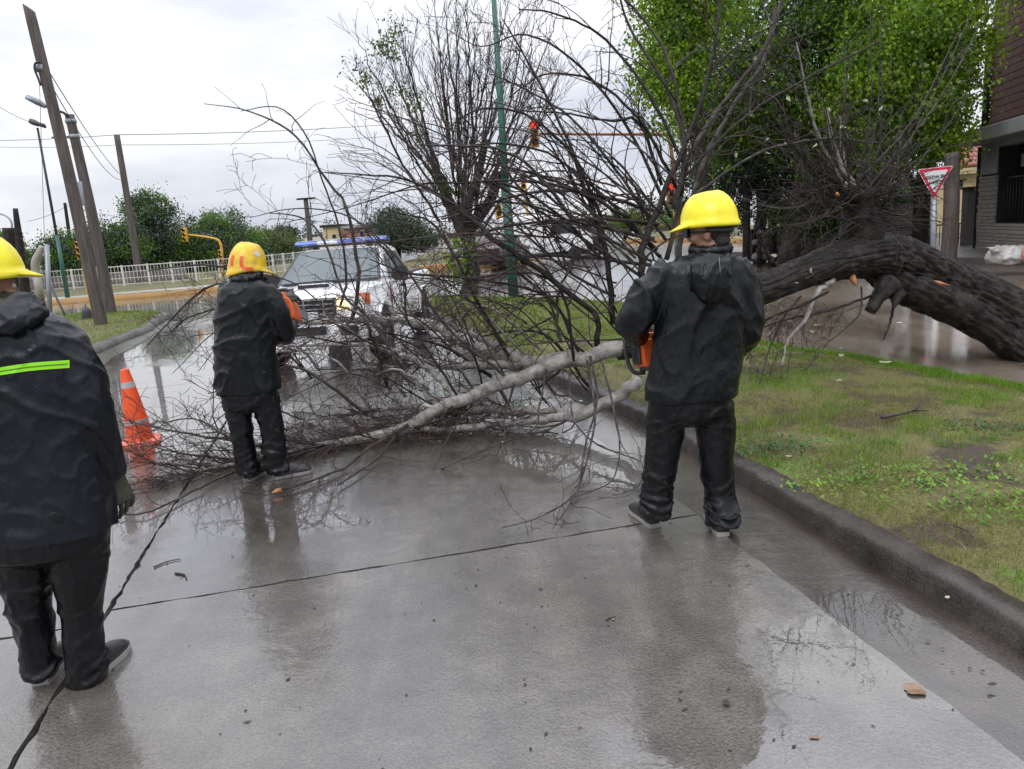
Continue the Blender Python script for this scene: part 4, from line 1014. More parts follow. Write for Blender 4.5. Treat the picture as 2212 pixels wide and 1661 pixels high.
# a few wilted pale leaves still on it
lm = M(); lm.add([(0, 0, 0), (0.022, 0.03, 0.01), (0.012, 0.062, 0.0), (0, 0.085, -0.012), (-0.012, 0.062, 0.0), (-0.022, 0.03, 0.01), (0, 0.045, -0.004)], [(0, 1, 6), (1, 2, 6), (2, 3, 6), (3, 4, 6), (4, 5, 6), (5, 0, 6)])
lme = lm.mesh('leaf', ['pale_leaf'], False)
for px, py, Y in [(1712, 690, 6.7), (1745, 705, 6.7), (1690, 655, 6.9), (1640, 232, 7.0), (1655, 290, 7.0), (1610, 250, 7.0), (1690, 312, 7.1), (1660, 330, 7.0), (1770, 300, 7.3), (1560, 640, 6.5), (1812, 760, 6.9), (1630, 140, 7.1), (1580, 330, 6.9), (1545, 390, 6.9), (1830, 180, 7.5), (1870, 215, 7.6), (1905, 240, 7.7), (1820, 265, 7.5), (1720, 600, 6.9), (1745, 570, 6.9), (1235, 868, 5.6), (1200, 935, 5.5), (1285, 845, 5.6), (1090, 960, 5.5), (1675, 560, 6.8), (1580, 465, 6.8), (1790, 245, 7.4), (1700, 200, 7.2)]:
    for q in range(1 + (px % 3 == 0)):
        o = link('leaf', lme, ft)
        o.location = K(px + TR.uniform(-9, 9), py + TR.uniform(-9, 9), Y + TR.uniform(-.1, .1)); o.rotation_euler = (TR.uniform(0, 6), TR.uniform(0, 6), TR.uniform(0, 6)); s_ = TR.uniform(0.4, 0.85); o.scale = (s_, s_, s_)

# ================================================================== THE STANDING POLLARD
pt = thing('pollard_tree', 'bare standing pollard tree with a fan of thin upright shoots beside the green pole', 'tree', G(1010, 632))
PR = random.Random(9); Yp = 21.9
base = G(1012, 632)
m = M()
m.tube(spline([base - V3((0, 0, .15)), K(1020, 580, Yp), K(1012, 520, Yp), K(1005, 470, Yp)], 30), lerpl([0.3, 0.22, 0.2, 0.24], 30), 18, disp=lambda i, j, p, d: 1 + 0.2 * noise.noise(p * 3) + 0.1 * noise.noise(p * 9))
m.build('trunk', 'bark_dark', pt)
for pts, rr in (([(1012, 520, Yp), (985, 470, Yp), (965, 425, Yp), (940, 380, Yp)], [0.2, 0.17, 0.13, 0.07]), ([(1008, 500, Yp), (1040, 460, Yp + .3), (1065, 420, Yp + .4), (1080, 370, Yp + .4)], [0.2, 0.17, 0.14, 0.08]), ([(1008, 490, Yp), (1010, 440, Yp - .4), (1030, 390, Yp - .5), (1050, 300, Yp - .6)], [0.18, 0.15, 0.12, 0.06])):
    m = M(); m.tube(spline([K(*p) for p in pts], 14), lerpl(rr, 14), 12, disp=lambda i, j, p, d: 1 + 0.25 * noise.noise(p * 5)); m.build('limb', 'bark_dark', pt)
# pale dead stick and split trunk piece leaning on it
m = M(); m.tube([K(1000, 600, Yp - 0.5), K(985, 560, Yp - .6), K(968, 520, Yp - .6), K(950, 480, Yp - .5)], [0.05, 0.06, 0.05, 0.03], 7); m.build('dead_limb', 'bark_pale', pt)
PO = []
for k in range(46):
    tx = 775 + (1235 - 775) * ((k * 0.618) % 1.0) + PR.uniform(-14, 14)
    ty = PR.uniform(-60, 150) + abs(tx - 1010) * (0.55 if tx < 1010 else 0.35)
    sx = 1008 + (tx - 1010) * 0.16 + PR.uniform(-22, 22); sy = PR.uniform(390, 500)
    Y2 = Yp + PR.uniform(-2.2, 2.2)
    P = spline([K(sx, sy, Yp + PR.uniform(-.3, .3)), K(sx + (tx - sx) * 0.42, sy + (ty - sy) * 0.36, (Yp + Y2) / 2), K(sx + (tx - sx) * 0.8, sy + (ty - sy) * 0.75, Y2), K(tx, ty, Y2)], 18)
    P = [p + V3((PR.gauss(0, .025), PR.gauss(0, .025), 0)) for p in P]
    r0 = PR.uniform(0.022, 0.05)
    R = [r0 * (1 - 0.82 * i / 17) for i in range(18)]
    m = M(); m.tube(P, R, 6); m.build('shoot', 'bark_mid' if k % 4 else 'twig_red', pt)
    grow(PO, P, R, 8, 1.8, PR, 2, -0.05, (0.2, 0.6), 0.2, 0.1, 0.25)
finish_twigs(PO, pt, 40, 'twig', 'twig_red', minr=0.0055)
crown('leaf_tufts', ['leaf_mid', 'leaf_olive'], [(K(x, y, Yp + dy), (0.28 * s, 0.28 * s, 0.3 * s)) for x, y, s, dy in [(850, 68, 1, 0), (845, 112, 1.1, 0), (830, 92, .8, 0), (765, 130, .9, 0), (800, 118, .5, 0), (795, 185, .9, 0), (760, 195, .5, 0), (850, 185, .7, 0), (880, 205, .7, 0), (890, 225, .6, 0), (820, 215, .5, 0), (910, 300, .8, 0), (1020, 70, .3, 0)]], 1000, 0.10, pt, 41, 0.42, 60)['kind'] = 'stuff'
crown('ivy', ['leaf_mid', 'leaf_bright'], [(K(1000, 560, Yp - .3), (0.5, 0.3, 0.9)), (K(985, 590, Yp - .3), (0.4, 0.3, 0.5))], 900, 0.11, pt, 42, 0.3, 30)['kind'] = 'stuff'
crown('knob_leaves', ['leaf_dark', 'leaf_olive'], [(K(950, 400, Yp - .2), (0.55, 0.4, 0.35))], 700, 0.07, pt, 43, 0.4, 30)['kind'] = 'stuff'
# ================================================================== POLES, LAMPS, WIRES
def pole(name, label, b, t, r0, r1, mat, cat='pole', n=24, group=None, k=14, slant=False):
    o = thing(name, label, cat, b, group)
    P = spline([b - V3((0, 0, 0.3)), b.lerp(t, 0.5) + V3((0.04, 0, 0)), t], n)
    m = M(); m.tube(P, lerpl([r0, r1], n), k, disp=lambda i, j, p, d: 1 + 0.035 * noise.noise(V3((d.x * 2, d.y * 2, p.z * 0.8))))
    if slant:
        for q in range(k): m.v[(n - 1) * k + q] = tuple(V3(m.v[(n - 1) * k + q]) + V3((0, 0, -0.9 * (V3(m.v[(n - 1) * k + q]).x - t.x))))
    m.build('shaft', mat, o)
    return o, P
b1 = G(220, 703, 0.1); t1 = at(62, 17, b1.y)
p1, P1 = pole('utility_pole', 'tallest leaning wooden pole with a metal band, standing on the lawn island', b1, t1, 0.155, 0.115, 'pole_wood', group='leaning wooden utility poles', slant=True)
bp = at(89, 148, b1.y); bd = (t1 - b1).normalized(); Rb = bd.to_track_quat('Z', 'Y').to_matrix()
m = M(); m.lathe([(0.14, -0.06), (0.15, -0.055), (0.15, 0.055), (0.14, 0.06)], bp, 18, R=Rb); m.build('metal_band', 'steel', p1)
m = M(); m.tube(spline([at(86, 133, b1.y - .16), at(76, 137, b1.y - .2), at(75, 150, b1.y - .2), at(82, 168, b1.y - .18), at(88, 185, b1.y - .16)], 14), 0.024, 6); m.build('cable_loop', 'dark_steel', p1)
b2 = G(240, 677, 0.1); t2 = at(150, 248, b2.y)
p2, P2 = pole('utility_pole', 'second leaning wooden pole carrying a lamp arm behind the tallest one', b2, t2, 0.165, 0.125, 'pole_wood', group='leaning wooden utility poles')
m = M(); m.tube(spline([at(148, 252, b2.y - .1), at(138, 244, b2.y - .2), at(124, 239, b2.y - .5), at(95, 228, b2.y - .9)], 12), 0.035, 7); m.build('lamp_arm', 'dark_steel', p2)
a_, c_ = at(98, 229, b2.y - .9), at(57, 210, b2.y - 1.3)
m = M(); m.loft([ell(a_.lerp(c_, s), w, 0.12, 10) if 0 else [a_.lerp(c_, s) + V3((0, y * w, z * h)) for y, z in ((-1, -.4), (-.6, .6), (0, 1), (.6, .6), (1, -.4), (0, -.8))] for s, w, h in ((0, .06, .07), (.12, .13, .1), (.5, .17, .11), (.9, .16, .09), (1, .06, .05))])
m.build('lamp_head', 'steel', p2)
bq = (t2 - b2).normalized(); Rq = bq.to_track_quat('Z', 'Y').to_matrix()
for yy in (262, 295):
    m = M(); m.lathe([(0.14, -0.05), (0.15, -0.045), (0.15, 0.045), (0.14, 0.05)], at(153 if yy < 280 else 160, yy, b2.y), 16, R=Rq); m.build('metal_band', 'steel', p2)
m = M(); m.tube([at(155, 296, b2.y), at(128, 295, b2.y - .4), at(112, 297, b2.y - .6)], 0.022, 6); m.build('bracket', 'dark_steel', p2)
m = M(); m.box(at(179, 418, b2.y - .05), (0.17, 0.2, 0.66), Rq); m.build('junction_box', 'steel', p2, bevel=0.015)
b3 = V3((at(303, 615, 43).x, 43, 0.2)); t3 = at(252, 291, 43)
p3, P3 = pole('utility_pole', 'farther wooden pole rising in front of the dark tree, behind the white fence', b3, t3, 0.21, 0.15, 'pole_wood', group='leaning wooden utility poles')
# slim street lamp
b4 = V3((at(140, 610, 33).x, 33, 0.15)); t4 = at(81, 276, 33)
o = thing('street_lamp', 'thin street lamp with green lower shaft at the left, leaning behind the tallest pole', 'street lamp', b4)
m = M(); m.tube([b4, b4.lerp(t4, 0.38)], [0.10, 0.075], 10); m.build('lower_shaft', 'green_paint', o)
m = M(); m.tube([b4.lerp(t4, 0.38), t4], [0.06, 0.045], 8); m.build('upper_shaft', 'dark_steel', o)
a_, c_ = at(98, 273, 33), at(64, 262, 33)
m = M(); m.loft([[a_.lerp(c_, s) + V3((0, y * w, z * h)) for y, z in ((-1, -.4), (-.6, .6), (0, 1), (.6, .6), (1, -.4), (0, -.8))] for s, w, h in ((0, .08, .1), (.35, .1, .1), (.6, .2, .14), (.9, .2, .14), (1, .08, .08))]); m.build('lamp_head', 'dark_steel', o)
# other posts at the left
b5 = V3((at(152, 560, 62).x, 62, 0)); t5 = at(140, 438, 62)
pole('utility_pole', 'far thin dark pole behind the street lamp, carrying the lowest wires', b5, t5, 0.17, 0.12, 'bark_dark', group='leaning wooden utility poles')
pole('wooden_post', 'dark broken post with a pointed top at the far left edge', V3((at(48, 640, 24).x, 24, 0.1)), at(33, 450, 24), 0.2, 0.07, 'bark_dark')
pole('wooden_post', 'thicker dark split post behind the bright helmet at the left edge', V3((at(30, 640, 24.6).x, 24.6, 0.1)), at(20, 492, 24.6), 0.24, 0.2, 'bark_dark')
o = thing('lamp_bracket', 'thin curved lamp bracket at the left edge above the split post', 'lamp', at(30, 500, 25))
m = M(); m.tube(spline([at(27, 500, 25), at(24, 478, 25), at(12, 466, 25), at(-6, 460, 25)], 12), 0.03, 6); m.build('bracket_arm', 'steel', o)
o = thing('bent_post', 'pale bent concrete post behind the grey signpost at the left', 'post', G(100, 690, 0.1))
m = M(); m.tube(spline([G(97, 690, -0.1), at(88, 640, 22.4), at(78, 590, 22.4), at(77, 565, 22.4), at(86, 545, 22.4), at(90, 532, 22.4)], 20), lerpl([0.10, 0.11, 0.12, 0.12, 0.10, 0.07], 20), 10); m.build('shaft', 'pale_pave', o)
o = thing('signpost', 'straight grey metal signpost on the lawn beside the left worker\'s shoulder', 'post', G(107, 706, 0.1))
g_ = G(107, 706, 0.1); t_ = at(101, 528, g_.y)
m = M(); m.tube([g_ - V3((0, 0, .2)), t_], [0.062, 0.058], 12); m.build('shaft', 'steel', o)
o = thing('anchor_rod', 'dark slanting anchor rod stuck in the lawn island', 'rod', G(149, 685, 0.1))
g_ = G(149, 685, 0.1); m = M(); m.tube([g_ - V3((.06, 0, .1)), at(112, 622, g_.y + .6)], [0.035, 0.03], 7); m.build('shaft', 'dark_steel', o)
o = thing('hydrant_stub', 'small dark stub with a wire hoop beside the tallest pole', 'stub', G(190, 690, 0.1))
g_ = G(190, 690, 0.1); m = M(); m.lathe([(0.13, -0.05), (0.14, 0.02), (0.12, 0.22), (0.10, 0.3), (0.03, 0.33), (0.02, 0.42)], g_, 12); m.build('body', 'dark_steel', o)
m = M(); m.tube([g_ + V3((-0.22 + .16 * math.cos(a), 0, 0.26 + .26 * math.sin(a))) for a in [i * math.pi / 9 - 0.6 for i in range(14)]], 0.012, 5); m.build('hoop', 'steel', o)
# wires
def wire(label, a, c, sag, r=0.012, n=22):
    m = M(); m.tube([a.lerp(c, i / (n - 1)) - V3((0, 0, sag * 4 * (i / (n - 1)) * (1 - i / (n - 1)))) for i in range(n)], r, 4)
    tag(m.build('power_cable', 'dark_steel'), label, 'cable', 'overhead power cables')
q = t3 - V3((0, 0, 0.2)); q2 = at(254, 313, 43)
wire('upper of two long cables running right from the farther pole behind the bare tree', t3, at(1100, 243, 60), 0.35, 0.018)
wire('lower of two long cables running right from the farther pole behind the bare tree', q2, at(1100, 268, 60), 0.4, 0.014)
wire('upper cable from the farther pole to the left edge', t3, at(-120, 303, 47), 0.12, 0.017)
wire('lower cable from the farther pole to the left edge', q2, at(-120, 312, 47), 0.15, 0.013)
wire('upper cable running down from the metal band of the tallest pole', at(100, 145, b1.y), at(258, 375, 43), 0.25, 0.013)
wire('lower cable running down from the tallest pole past the second pole', at(104, 172, b1.y), at(262, 388, 43), 0.6, 0.012)
wire('thin cable from the street lamp head up to the left edge', at(66, 264, 33), at(-40, 205, 32), 0.1, 0.012)
wire('vertical thin stay wire in front of the street lamp', at(85, 170, 19.3), at(100, 640, 19.3), 0.0, 0.006)
wire('low cable from the far thin pole to the left', t5 - V3((0, 0, .3)), at(60, 478, 60), 0.15, 0.02)
wire('low cable from the far thin pole towards the farther pole', t5 - V3((0, 0, .2)), at(268, 470, 60), 0.1, 0.018)
# telegraph pole behind the pickup
b6 = V3((at(672, 560, 62).x, 62, 0)); t6 = at(660, 428, 62)
o, _ = pole('telegraph_pole', 'wooden telegraph pole with a cross arm behind the pickup light bar', b6, t6, 0.24, 0.18, 'pole_wood')
m = M(); m.box(at(661, 429, 61.8), (1.5, 0.12, 0.14)); m.build('cross_arm', 'bark_dark', o)
# green lamp column in the middle
o = thing('lamp_column', 'tall tapering green lamp column at the tip of the median grass', 'lamp post', G(1110, 641))
g_ = G(1110, 641); c1 = at(1092, 400, g_.y); c2 = at(1063, -60, g_.y)
m = M(); m.tube([g_ - V3((0, 0, .1)), c1], [0.135, 0.12], 18); m.build('lower_shaft', 'green_paint', o)
m = M(); m.tube([c1, at(1085, 285, g_.y), c2], [0.092, 0.085, 0.055], 14); m.build('upper_shaft', 'green_paint', o)
m = M(); m.lathe([(0.12, -0.05), (0.128, -.04), (0.128, 0.02), (0.095, 0.06)], c1, 18); m.build('collar', 'green_paint', o)

# ================================================================== TRAFFIC SIGNALS
def head(parent, c, s, mat='yellow_lamp', lit=None, yaw=0.0):
    R = Matrix.Rotation(yaw, 3, 'Z')
    m = M(); m.box(c, (0.34 * s, 0.26 * s, 0.98 * s), R); b = m.build('signal_head', mat, parent, bevel=0.03 * s)
    for i, z in enumerate((0.32, 0, -0.32)):
        p = V3(c) + R @ V3((0, -0.135 * s, z * s))
        m = M(); m.lathe([(0.115 * s, 0), (0.12 * s, 0.008), (0.08 * s, 0.02)], p, 14, R=R @ Matrix.Rotation(math.pi / 2, 3, 'X')); m.build('lens', 'lens_red' if lit == i else 'lens_dark', b)
        m = M(); ring = []
        for q in range(9):
            a = math.pi * q / 8; d = R @ V3((math.cos(a) * 0.13 * s, 0, math.sin(a) * 0.13 * s)); ring.append(p + d)
        out = R @ V3((0, -0.2 * s, 0)); m.loft([ring, [x + out for x in ring]], closed=False); m.loft([[x + V3((0, 0, .012)) for x in ring], [x + out + V3((0, 0, .012)) for x in ring]], closed=False)
        m.build('visor', mat, b)
    return b
def signal(label, basepx, Y, armpts, headpx, extra=None, mat='yellow_lamp', lit=None, hs=1.0, r=0.075):
    b = V3((at(basepx[0], basepx[1], Y).x, Y, 0))
    o = thing('traffic_signal', label, 'traffic light', b, 'traffic signals around the crossing')
    m = M(); m.tube(spline([b] + [at(x, y, Y) for x, y in armpts], 34), lerpl([r, r, r * 0.75, r * 0.6], 34), 9); m.build('mast', mat, o)
    if headpx: head(o, at(*headpx, Y - 0.15), hs, 'yellow_lamp', lit)
    for e in extra or (): head(o, at(*e, Y - 0.2), hs * 0.9)
    return o
signal('yellow signal hanging from a curved arm in front of the feathery tree', (480, 600), 41, [(479, 545), (476, 527), (468, 517), (440, 511), (405, 507)], (399, 507), [(477, 553)], hs=0.75)
signal('yellow signal on a straight post behind the two leaning poles', (184, 600), 36, [(178, 560), (173, 535)], (173, 541), None, hs=0.85)
signal('lit red signal at the end of the long rusty arm above the road', (1468, 575), 29, [(1466, 480), (1452, 340), (1442, 293), (1420, 290), (1300, 290), (1165, 289)], (1154, 290), None, 'rust', 0, hs=0.95)
o = thing('traffic_signal', 'low red signal on its post beside the bright helmet', 'traffic light', V3((at(1452, 570, 30).x, 30, 0)), 'traffic signals around the crossing')
m = M(); m.tube([V3((at(1465, 575, 30).x, 30, 0)), at(1462, 520, 30)], 0.12, 10); m.build('lower_post', 'green_paint', o)
m = M(); m.tube([at(1462, 520, 30), at(1455, 400, 30)], 0.08, 10); m.build('upper_post', 'yellow_lamp', o)
head(o, at(1449, 420, 29.8), 0.9, 'rust', 0)
signal('far yellow signal seen through the fan of shoots right of the green column', (1140, 560), 46, [(1138, 430), (1134, 392)], (1130, 391), None, hs=0.95)
signal('far yellow signal just left of the green column', (1084, 560), 42, [(1082, 500), (1079, 465)], (1078, 462), None, hs=1.0)
# yield sign
sg = G(2015, 600, -0.02)
o = thing('yield_sign', 'red and white triangular yield sign on a grey post behind the fallen trunk', 'road sign', sg)
m = M(); m.tube([sg - V3((0, 0, .2)), at(2019, 395, sg.y + .05)], [0.062, 0.058], 12); m.build('post', 'steel', o)
TL, TR_, TB = at(1982, 366, sg.y - 0.05), at(2060, 357, sg.y - 0.05), at(2018, 431, sg.y - 0.05)
cc = (TL + TR_ + TB) / 3
def tri(k, dy):
    pts = []
    T = [cc + (p - cc) * k for p in (TL, TR_, TB)]
    for i in range(3):
        a, b, c = T[i - 1], T[i], T[(i + 1) % 3]
        e1, e2 = b.lerp(a, 0.07), b.lerp(c, 0.07)
        pts += [e1, b.lerp((e1 + e2) / 2, 0.45), e2]
    return [p + V3((0, dy, 0)) for p in pts]
m = M(); m.prism(tri(1.0, 0), (0, 0, 0), (0, 0.012, 0)); m.build('rim', 'sign_white', o, smooth=False)
m = M(); m.prism(tri(0.955, -0.004), (0, 0, 0), (0, 0.004, 0)); m.build('border', 'sign_red', o, smooth=False)
m = M(); m.prism(tri(0.70, -0.008), (0, 0, 0), (0, 0.004, 0)); m.build('face', 'sign_white', o, smooth=False)
def text(name, s, size, loc, rot, mat, parent, ext=0.002, align='CENTER'):
    cu = bpy.data.curves.new(name, 'FONT'); cu.body = s; cu.size = size; cu.extrude = ext; cu.align_x = align
    cu.offset = 0.0
    t = bpy.data.objects.new('tmp', cu); COL.objects.link(t)
    dg = bpy.context.evaluated_depsgraph_get()
    me = bpy.data.meshes.new_from_object(t.evaluated_get(dg)); bpy.data.objects.remove(t)
    me.transform(Matrix.Translation(loc) @ rot)
    me.materials.clear(); me.materials.append(MT[mat])
    return link(name, me, parent)
dd = (TR_ - TL).normalized(); tilt = math.atan2(dd.z, dd.x)
RT = Matrix.Rotation(-tilt, 4, 'Y') @ Matrix.Rotation(math.pi / 2, 4, 'X')
text('lettering', 'CEDA EL', 0.112, at(2021, 386, sg.y - 0.064), RT, 'sign_black', o)
text('lettering', 'PASO', 0.108, at(2020, 398, sg.y - 0.064), RT, 'sign_black', o)
# concrete post beside the sign
pole('concrete_post', 'thick grey concrete utility post right behind the triangular sign', V3((at(2048, 560, 18.6).x, 18.6, -0.05)), at(2056, 330, 18.6), 0.19, 0.165, 'pole_wood')

# ================================================================== BUILDINGS
F0 = V3((14.15, 22.4, 0)); FD = V3((-0.22, -0.975, 0)).normalized(); FN = V3((-0.975, 0.22, 0)).normalized()   # facade runs towards the camera
def fc(s, z, o=0.0): return F0 + FD * s + FN * o + V3((0, 0, z))
RF = Matrix((FD, -FN, V3((0, 0, 1)))).transposed()
bd_ = thing('corner_house', 'two storey house of dark red brick above stone cladding at the right edge', 'house', F0)
def wallbox(m, s0, s1, z0, z1, o0, o1, mi=0): m.box(fc((s0 + s1) / 2, (z0 + z1) / 2, (o0 + o1) / 2), (abs(s1 - s0), abs(o1 - o0), abs(z1 - z0)), RF, mi)
m = M(); wallbox(m, 0, 9, 0, 0.9, -6, 0); wallbox(m, 0, 1.25, 0.9, 3.1, -6, 0); wallbox(m, 3.4, 9, 0.9, 3.1, -6, 0); wallbox(m, 1.25, 3.4, 0.9, 3.1, -6, -0.5); m.build('lower_wall', 'stone_joint', bd_, smooth=False)
m = M(); wallbox(m, 0.25, 9, 3.45, 8.2, -6, -0.05); m.build('upper_wall', 'mortar', bd_, smooth=False)
m = M(); wallbox(m, -0.5, 9, 3.1, 3.45, -5, 0.75); m.build('canopy', 'render_grey', bd_, smooth=False, bevel=0.02)
m = M(); wallbox(m, 0.05, 1.15, 2.25, 3.1, 0.0, 0.05); m.build('render_panel', 'render_grey', bd_, smooth=False)
m = M(); wallbox(m, 1.15, 3.5, 2.95, 3.1, -0.3, 0.06); m.build('lintel', 'render_grey', bd_, smooth=False)
# stones
stm = M(); stm.box((0, 0, 0), (1, 1, 1))
sts = [M().box((0, 0, 0), (1, 0.09, 1)).mesh('stone', ['stone'], False)]
BR = random.Random(4)
z = 0.02
cnt = 0
while z < 2.2:
    h = BR.uniform(0.075, 0.135); s = BR.uniform(-0.15, 0)
    while s < 5.2 and cnt < 292:
        L_ = BR.uniform(0.28, 0.75); a, b = max(s, 0), min(s + L_, 5.2)
        if z + h > 0.92:
            if a < 1.22 < b: b = 1.22
            elif 1.22 <= a < 3.42: s = 3.44; continue
        if z + h > 2.2: h = 2.2 - z
        if b - a > 0.05 and h > 0.03:
            o = link('stone', sts[0], bd_); o.location = V3(fc((a + b) / 2, z + h / 2, 0.01 + BR.uniform(-.004, 0.03))) ; o.rotation_euler = RF.to_euler(); o.scale = (b - a - 0.014, 1, h - 0.013); cnt += 1
        s = b if b > s else s + L_
        s += 0.0
    z += h
bme = M().box((0, 0, 0), (1, 0.06, 1)).mesh('brick', ['brick'], False)
cnt = 0
for r_ in range(24):
    z0 = 3.47 + r_ * 0.19
    s = 0.27 - (0.19 if r_ % 2 else 0)
    while s < 4.6 and cnt < 295:
        a, b = max(s, 0.27), s + 0.385
        if b - a > 0.06:
            o = link('brick', bme, bd_); o.location = fc((a + b) / 2, z0 + 0.09, -0.038 + BR.uniform(-.004, .004)); o.rotation_euler = RF.to_euler(); o.scale = (b - a - 0.014, 1, 0.174); cnt += 1
        s += 0.385
# ground floor window with bars and paper notice
m = M(); wallbox(m, 1.25, 3.4, 0.92, 2.95, -0.49, -0.44); w_ = m.build('window', 'glass_dark', bd_, smooth=False)
for s in [1.35 + 0.19 * i for i in range(11)]:
    m = M(); m.tube([fc(s, 0.93, -0.12), fc(s, 2.1, -0.12)], 0.011, 6); m.build('bar', 'dark_steel', w_)
m = M(); wallbox(m, 1.25, 3.4, 2.08, 2.12, -0.14, -0.1); m.build('rail', 'dark_steel', w_)
m = M(); wallbox(m, 1.5, 2.35, 2.36, 2.7, -0.43, -0.425); m.build('notice', 'reflect', w_, smooth=False)
m = M(); m.tube([fc(-0.02, 0.1, 0.07), fc(-0.02, 3.05, 0.07)], 0.05, 8); m.build('drainpipe', 'stone_joint', bd_)
m = M(); m.tube([fc(0.22, 3.5, 0.06), fc(0.22, 6.2, 0.06)], 0.09, 8); m.build('drainpipe', 'stone_joint', bd_)
# gate pillar and low boundary wall
o = thing('gate_pillar', 'narrow grey gate pillar standing left of the stone clad house', 'pillar', V3((at(2092, 545, 24).x, 24, 0)))
c_ = V3((at(2090, 545, 24).x, 24, 0)); m = M(); m.box(c_ + V3((0, 0, 0.95)), (0.34, 0.34, 1.9)); m.build('shaft', 'grey_wall', o, smooth=False, bevel=0.02)
m = M(); m.box(c_ + V3((0, 0, 1.93)), (0.42, 0.42, 0.07)); m.build('cap', 'stone_joint', o, smooth=False)
# cream house with tiled roof
o = thing('tiled_house', 'cream house with a red tiled roof behind the grey concrete post', 'house', V3((at(2085, 540, 33).x, 33, 0)))
x0, x1 = at(2058, 480, 33).x, at(2150, 480, 33).x
m = M(); m.box(((x0 + x1) / 2, 35, 1.35), (x1 - x0, 4, 2.7)); hw = m.build('wall', 'cream', o, smooth=False)
m = M(); m.box(((x0 + x1) / 2 - 0.05, 32.8, 2.75), (x1 - x0 + 0.3, 0.5, 0.28)); m.build('fascia', 'cream', o, smooth=False)
m = M(); m.box((at(2068, 390, 33).x, 32.98, at(2068, 396, 33).z), (0.45, 0.08, 0.3)); m.build('vent', 'stone_joint', o, smooth=False)
tl = M(); tl.tube([(0, 0, 0), (0, 0.42, 0)], [0.115, 0.095], 8, caps=True); tme = tl.mesh('tile', ['tile_red'], True)
m = M(); m.prism([(x0 - 0.3, 32.6, 2.86), (x0 + 1.4, 35, 4.3), (x0 + 1.4, 35, 2.86)], (0, 0, 0), (x1 - x0 - 1.0, 0, 0)); m.build('roof', 'stone_joint', o, smooth=False)
sl = V3((0, 2.4, 1.45)).normalized()
for r_ in range(6):
    for c in range(11):
        p = V3((x0 - 0.25 + r_ * 0.22 + c * 0.21, 32.52, 2.9)) + sl * (r_ * 0.36)
        if p.x > x1: continue
        t_ = link('tile', tme, o); t_.location = p; t_.rotation_euler = (math.atan2(sl.z, sl.y), 0, 0)
# brown boundary wall, iron railing
o = thing('garden_wall', 'brown rough garden wall left of the triangular sign', 'wall', V3((at(1960, 550, 26).x, 26, 0)))
xa, xb = at(1896, 500, 26).x, at(2005, 500, 26).x
m = M(); m.box(((xa + xb) / 2, 26, 0.8), (xb - xa, 0.2, 1.6)); m.build('core', 'mortar', o, smooth=False)
bm2 = M().box((0, 0, 0), (0.36, 0.05, 0.15)).mesh('brick', ['pink_wall' if 0 else 'grey_wall'], False)
for r_ in range(9):
    s = xa + (0.0 if r_ % 2 else 0.19) + 0.19
    while s < xb - 0.1:
        q = link('brick', bm2, o); q.location = (s, 25.9 + BR.uniform(-.008, .008), 0.1 + r_ * 0.17); s += 0.38
o = thing('iron_railing', 'low iron railing with thin bars behind the triangular sign post', 'railing', V3((at(2030, 560, 24.5).x, 24.5, 0)))
xa, xb = at(1935, 520, 24.5).x, at(2088, 520, 24.5).x
m = M(); m.box(((xa + xb) / 2, 24.5, 0.83), (xb - xa, 0.04, 0.045)); m.box(((xa + xb) / 2, 24.5, 0.12), (xb - xa, 0.04, 0.045)); m.build('rail', 'rust' if 0 else 'dark_steel', o, smooth=False)
bar = M(); bar.tube([(0, 0, 0.1), (0, 0, 0.85)], 0.013, 5); bme_ = bar.mesh('bar', ['dark_steel'], True)
for i in range(22):
    q = link('bar', bme_, o); q.location = (xa + (xb - xa) * (i + .5) / 22, 24.5, 0)
# posts of the fence seen under the dark tree
for i, (px, top, w) in enumerate([(1612, 380, .09), (1640, 470, .05), (1668, 360, .10), (1690, 440, .05)]):
    o = thing('wooden_post', ['thick brown post under the dark evergreen nearest the bright helmet', 'thin dark post under the evergreen between two thick posts', 'second thick brown post under the dark evergreen', 'thin post at the right of the group under the evergreen'][i], 'post', V3((at(px, 570, 25).x, 25, 0)))
    m = M(); m.tube([V3((at(px, 570, 25).x, 25, -0.05)), at(px + 1, top, 25)], [w * 1.5, w * 1.3], 8); m.build('shaft', 'bark_mid', o)
o = thing('stone_wall', 'low pale rubble wall behind the fence posts and the fallen trunk', 'wall', V3((at(1740, 560, 26).x, 26, 0)))
xa, xb = at(1625, 520, 26).x, at(1880, 520, 26).x
m = M(); m.box(((xa + xb) / 2, 26.2, 0.55), (xb - xa, 0.3, 1.1)); m.build('core', 'stone_joint', o, smooth=False)
rs = [M().lathe([(0.02, -0.14), (0.15, -0.1), (0.19, 0.0), (0.16, 0.1), (0.02, 0.13)], (0, 0, 0), 8).mesh('stone', ['pale_pave' if k else 'stone'], False) for k in range(2)]
for r_ in range(4):
    for i in range(13):
        q = link('stone', rs[(r_ * 7 + i * 3) % 5 == 0], o); q.location = (xa + 0.17 + i * 0.32 + (0.15 if r_ % 2 else 0), 26.02, 0.14 + r_ * 0.26); q.rotation_euler = (BR.uniform(-.3, .3), BR.uniform(-.5, .5), BR.uniform(0, 6)); q.scale = (1, 1, BR.uniform(.8, 1.1))
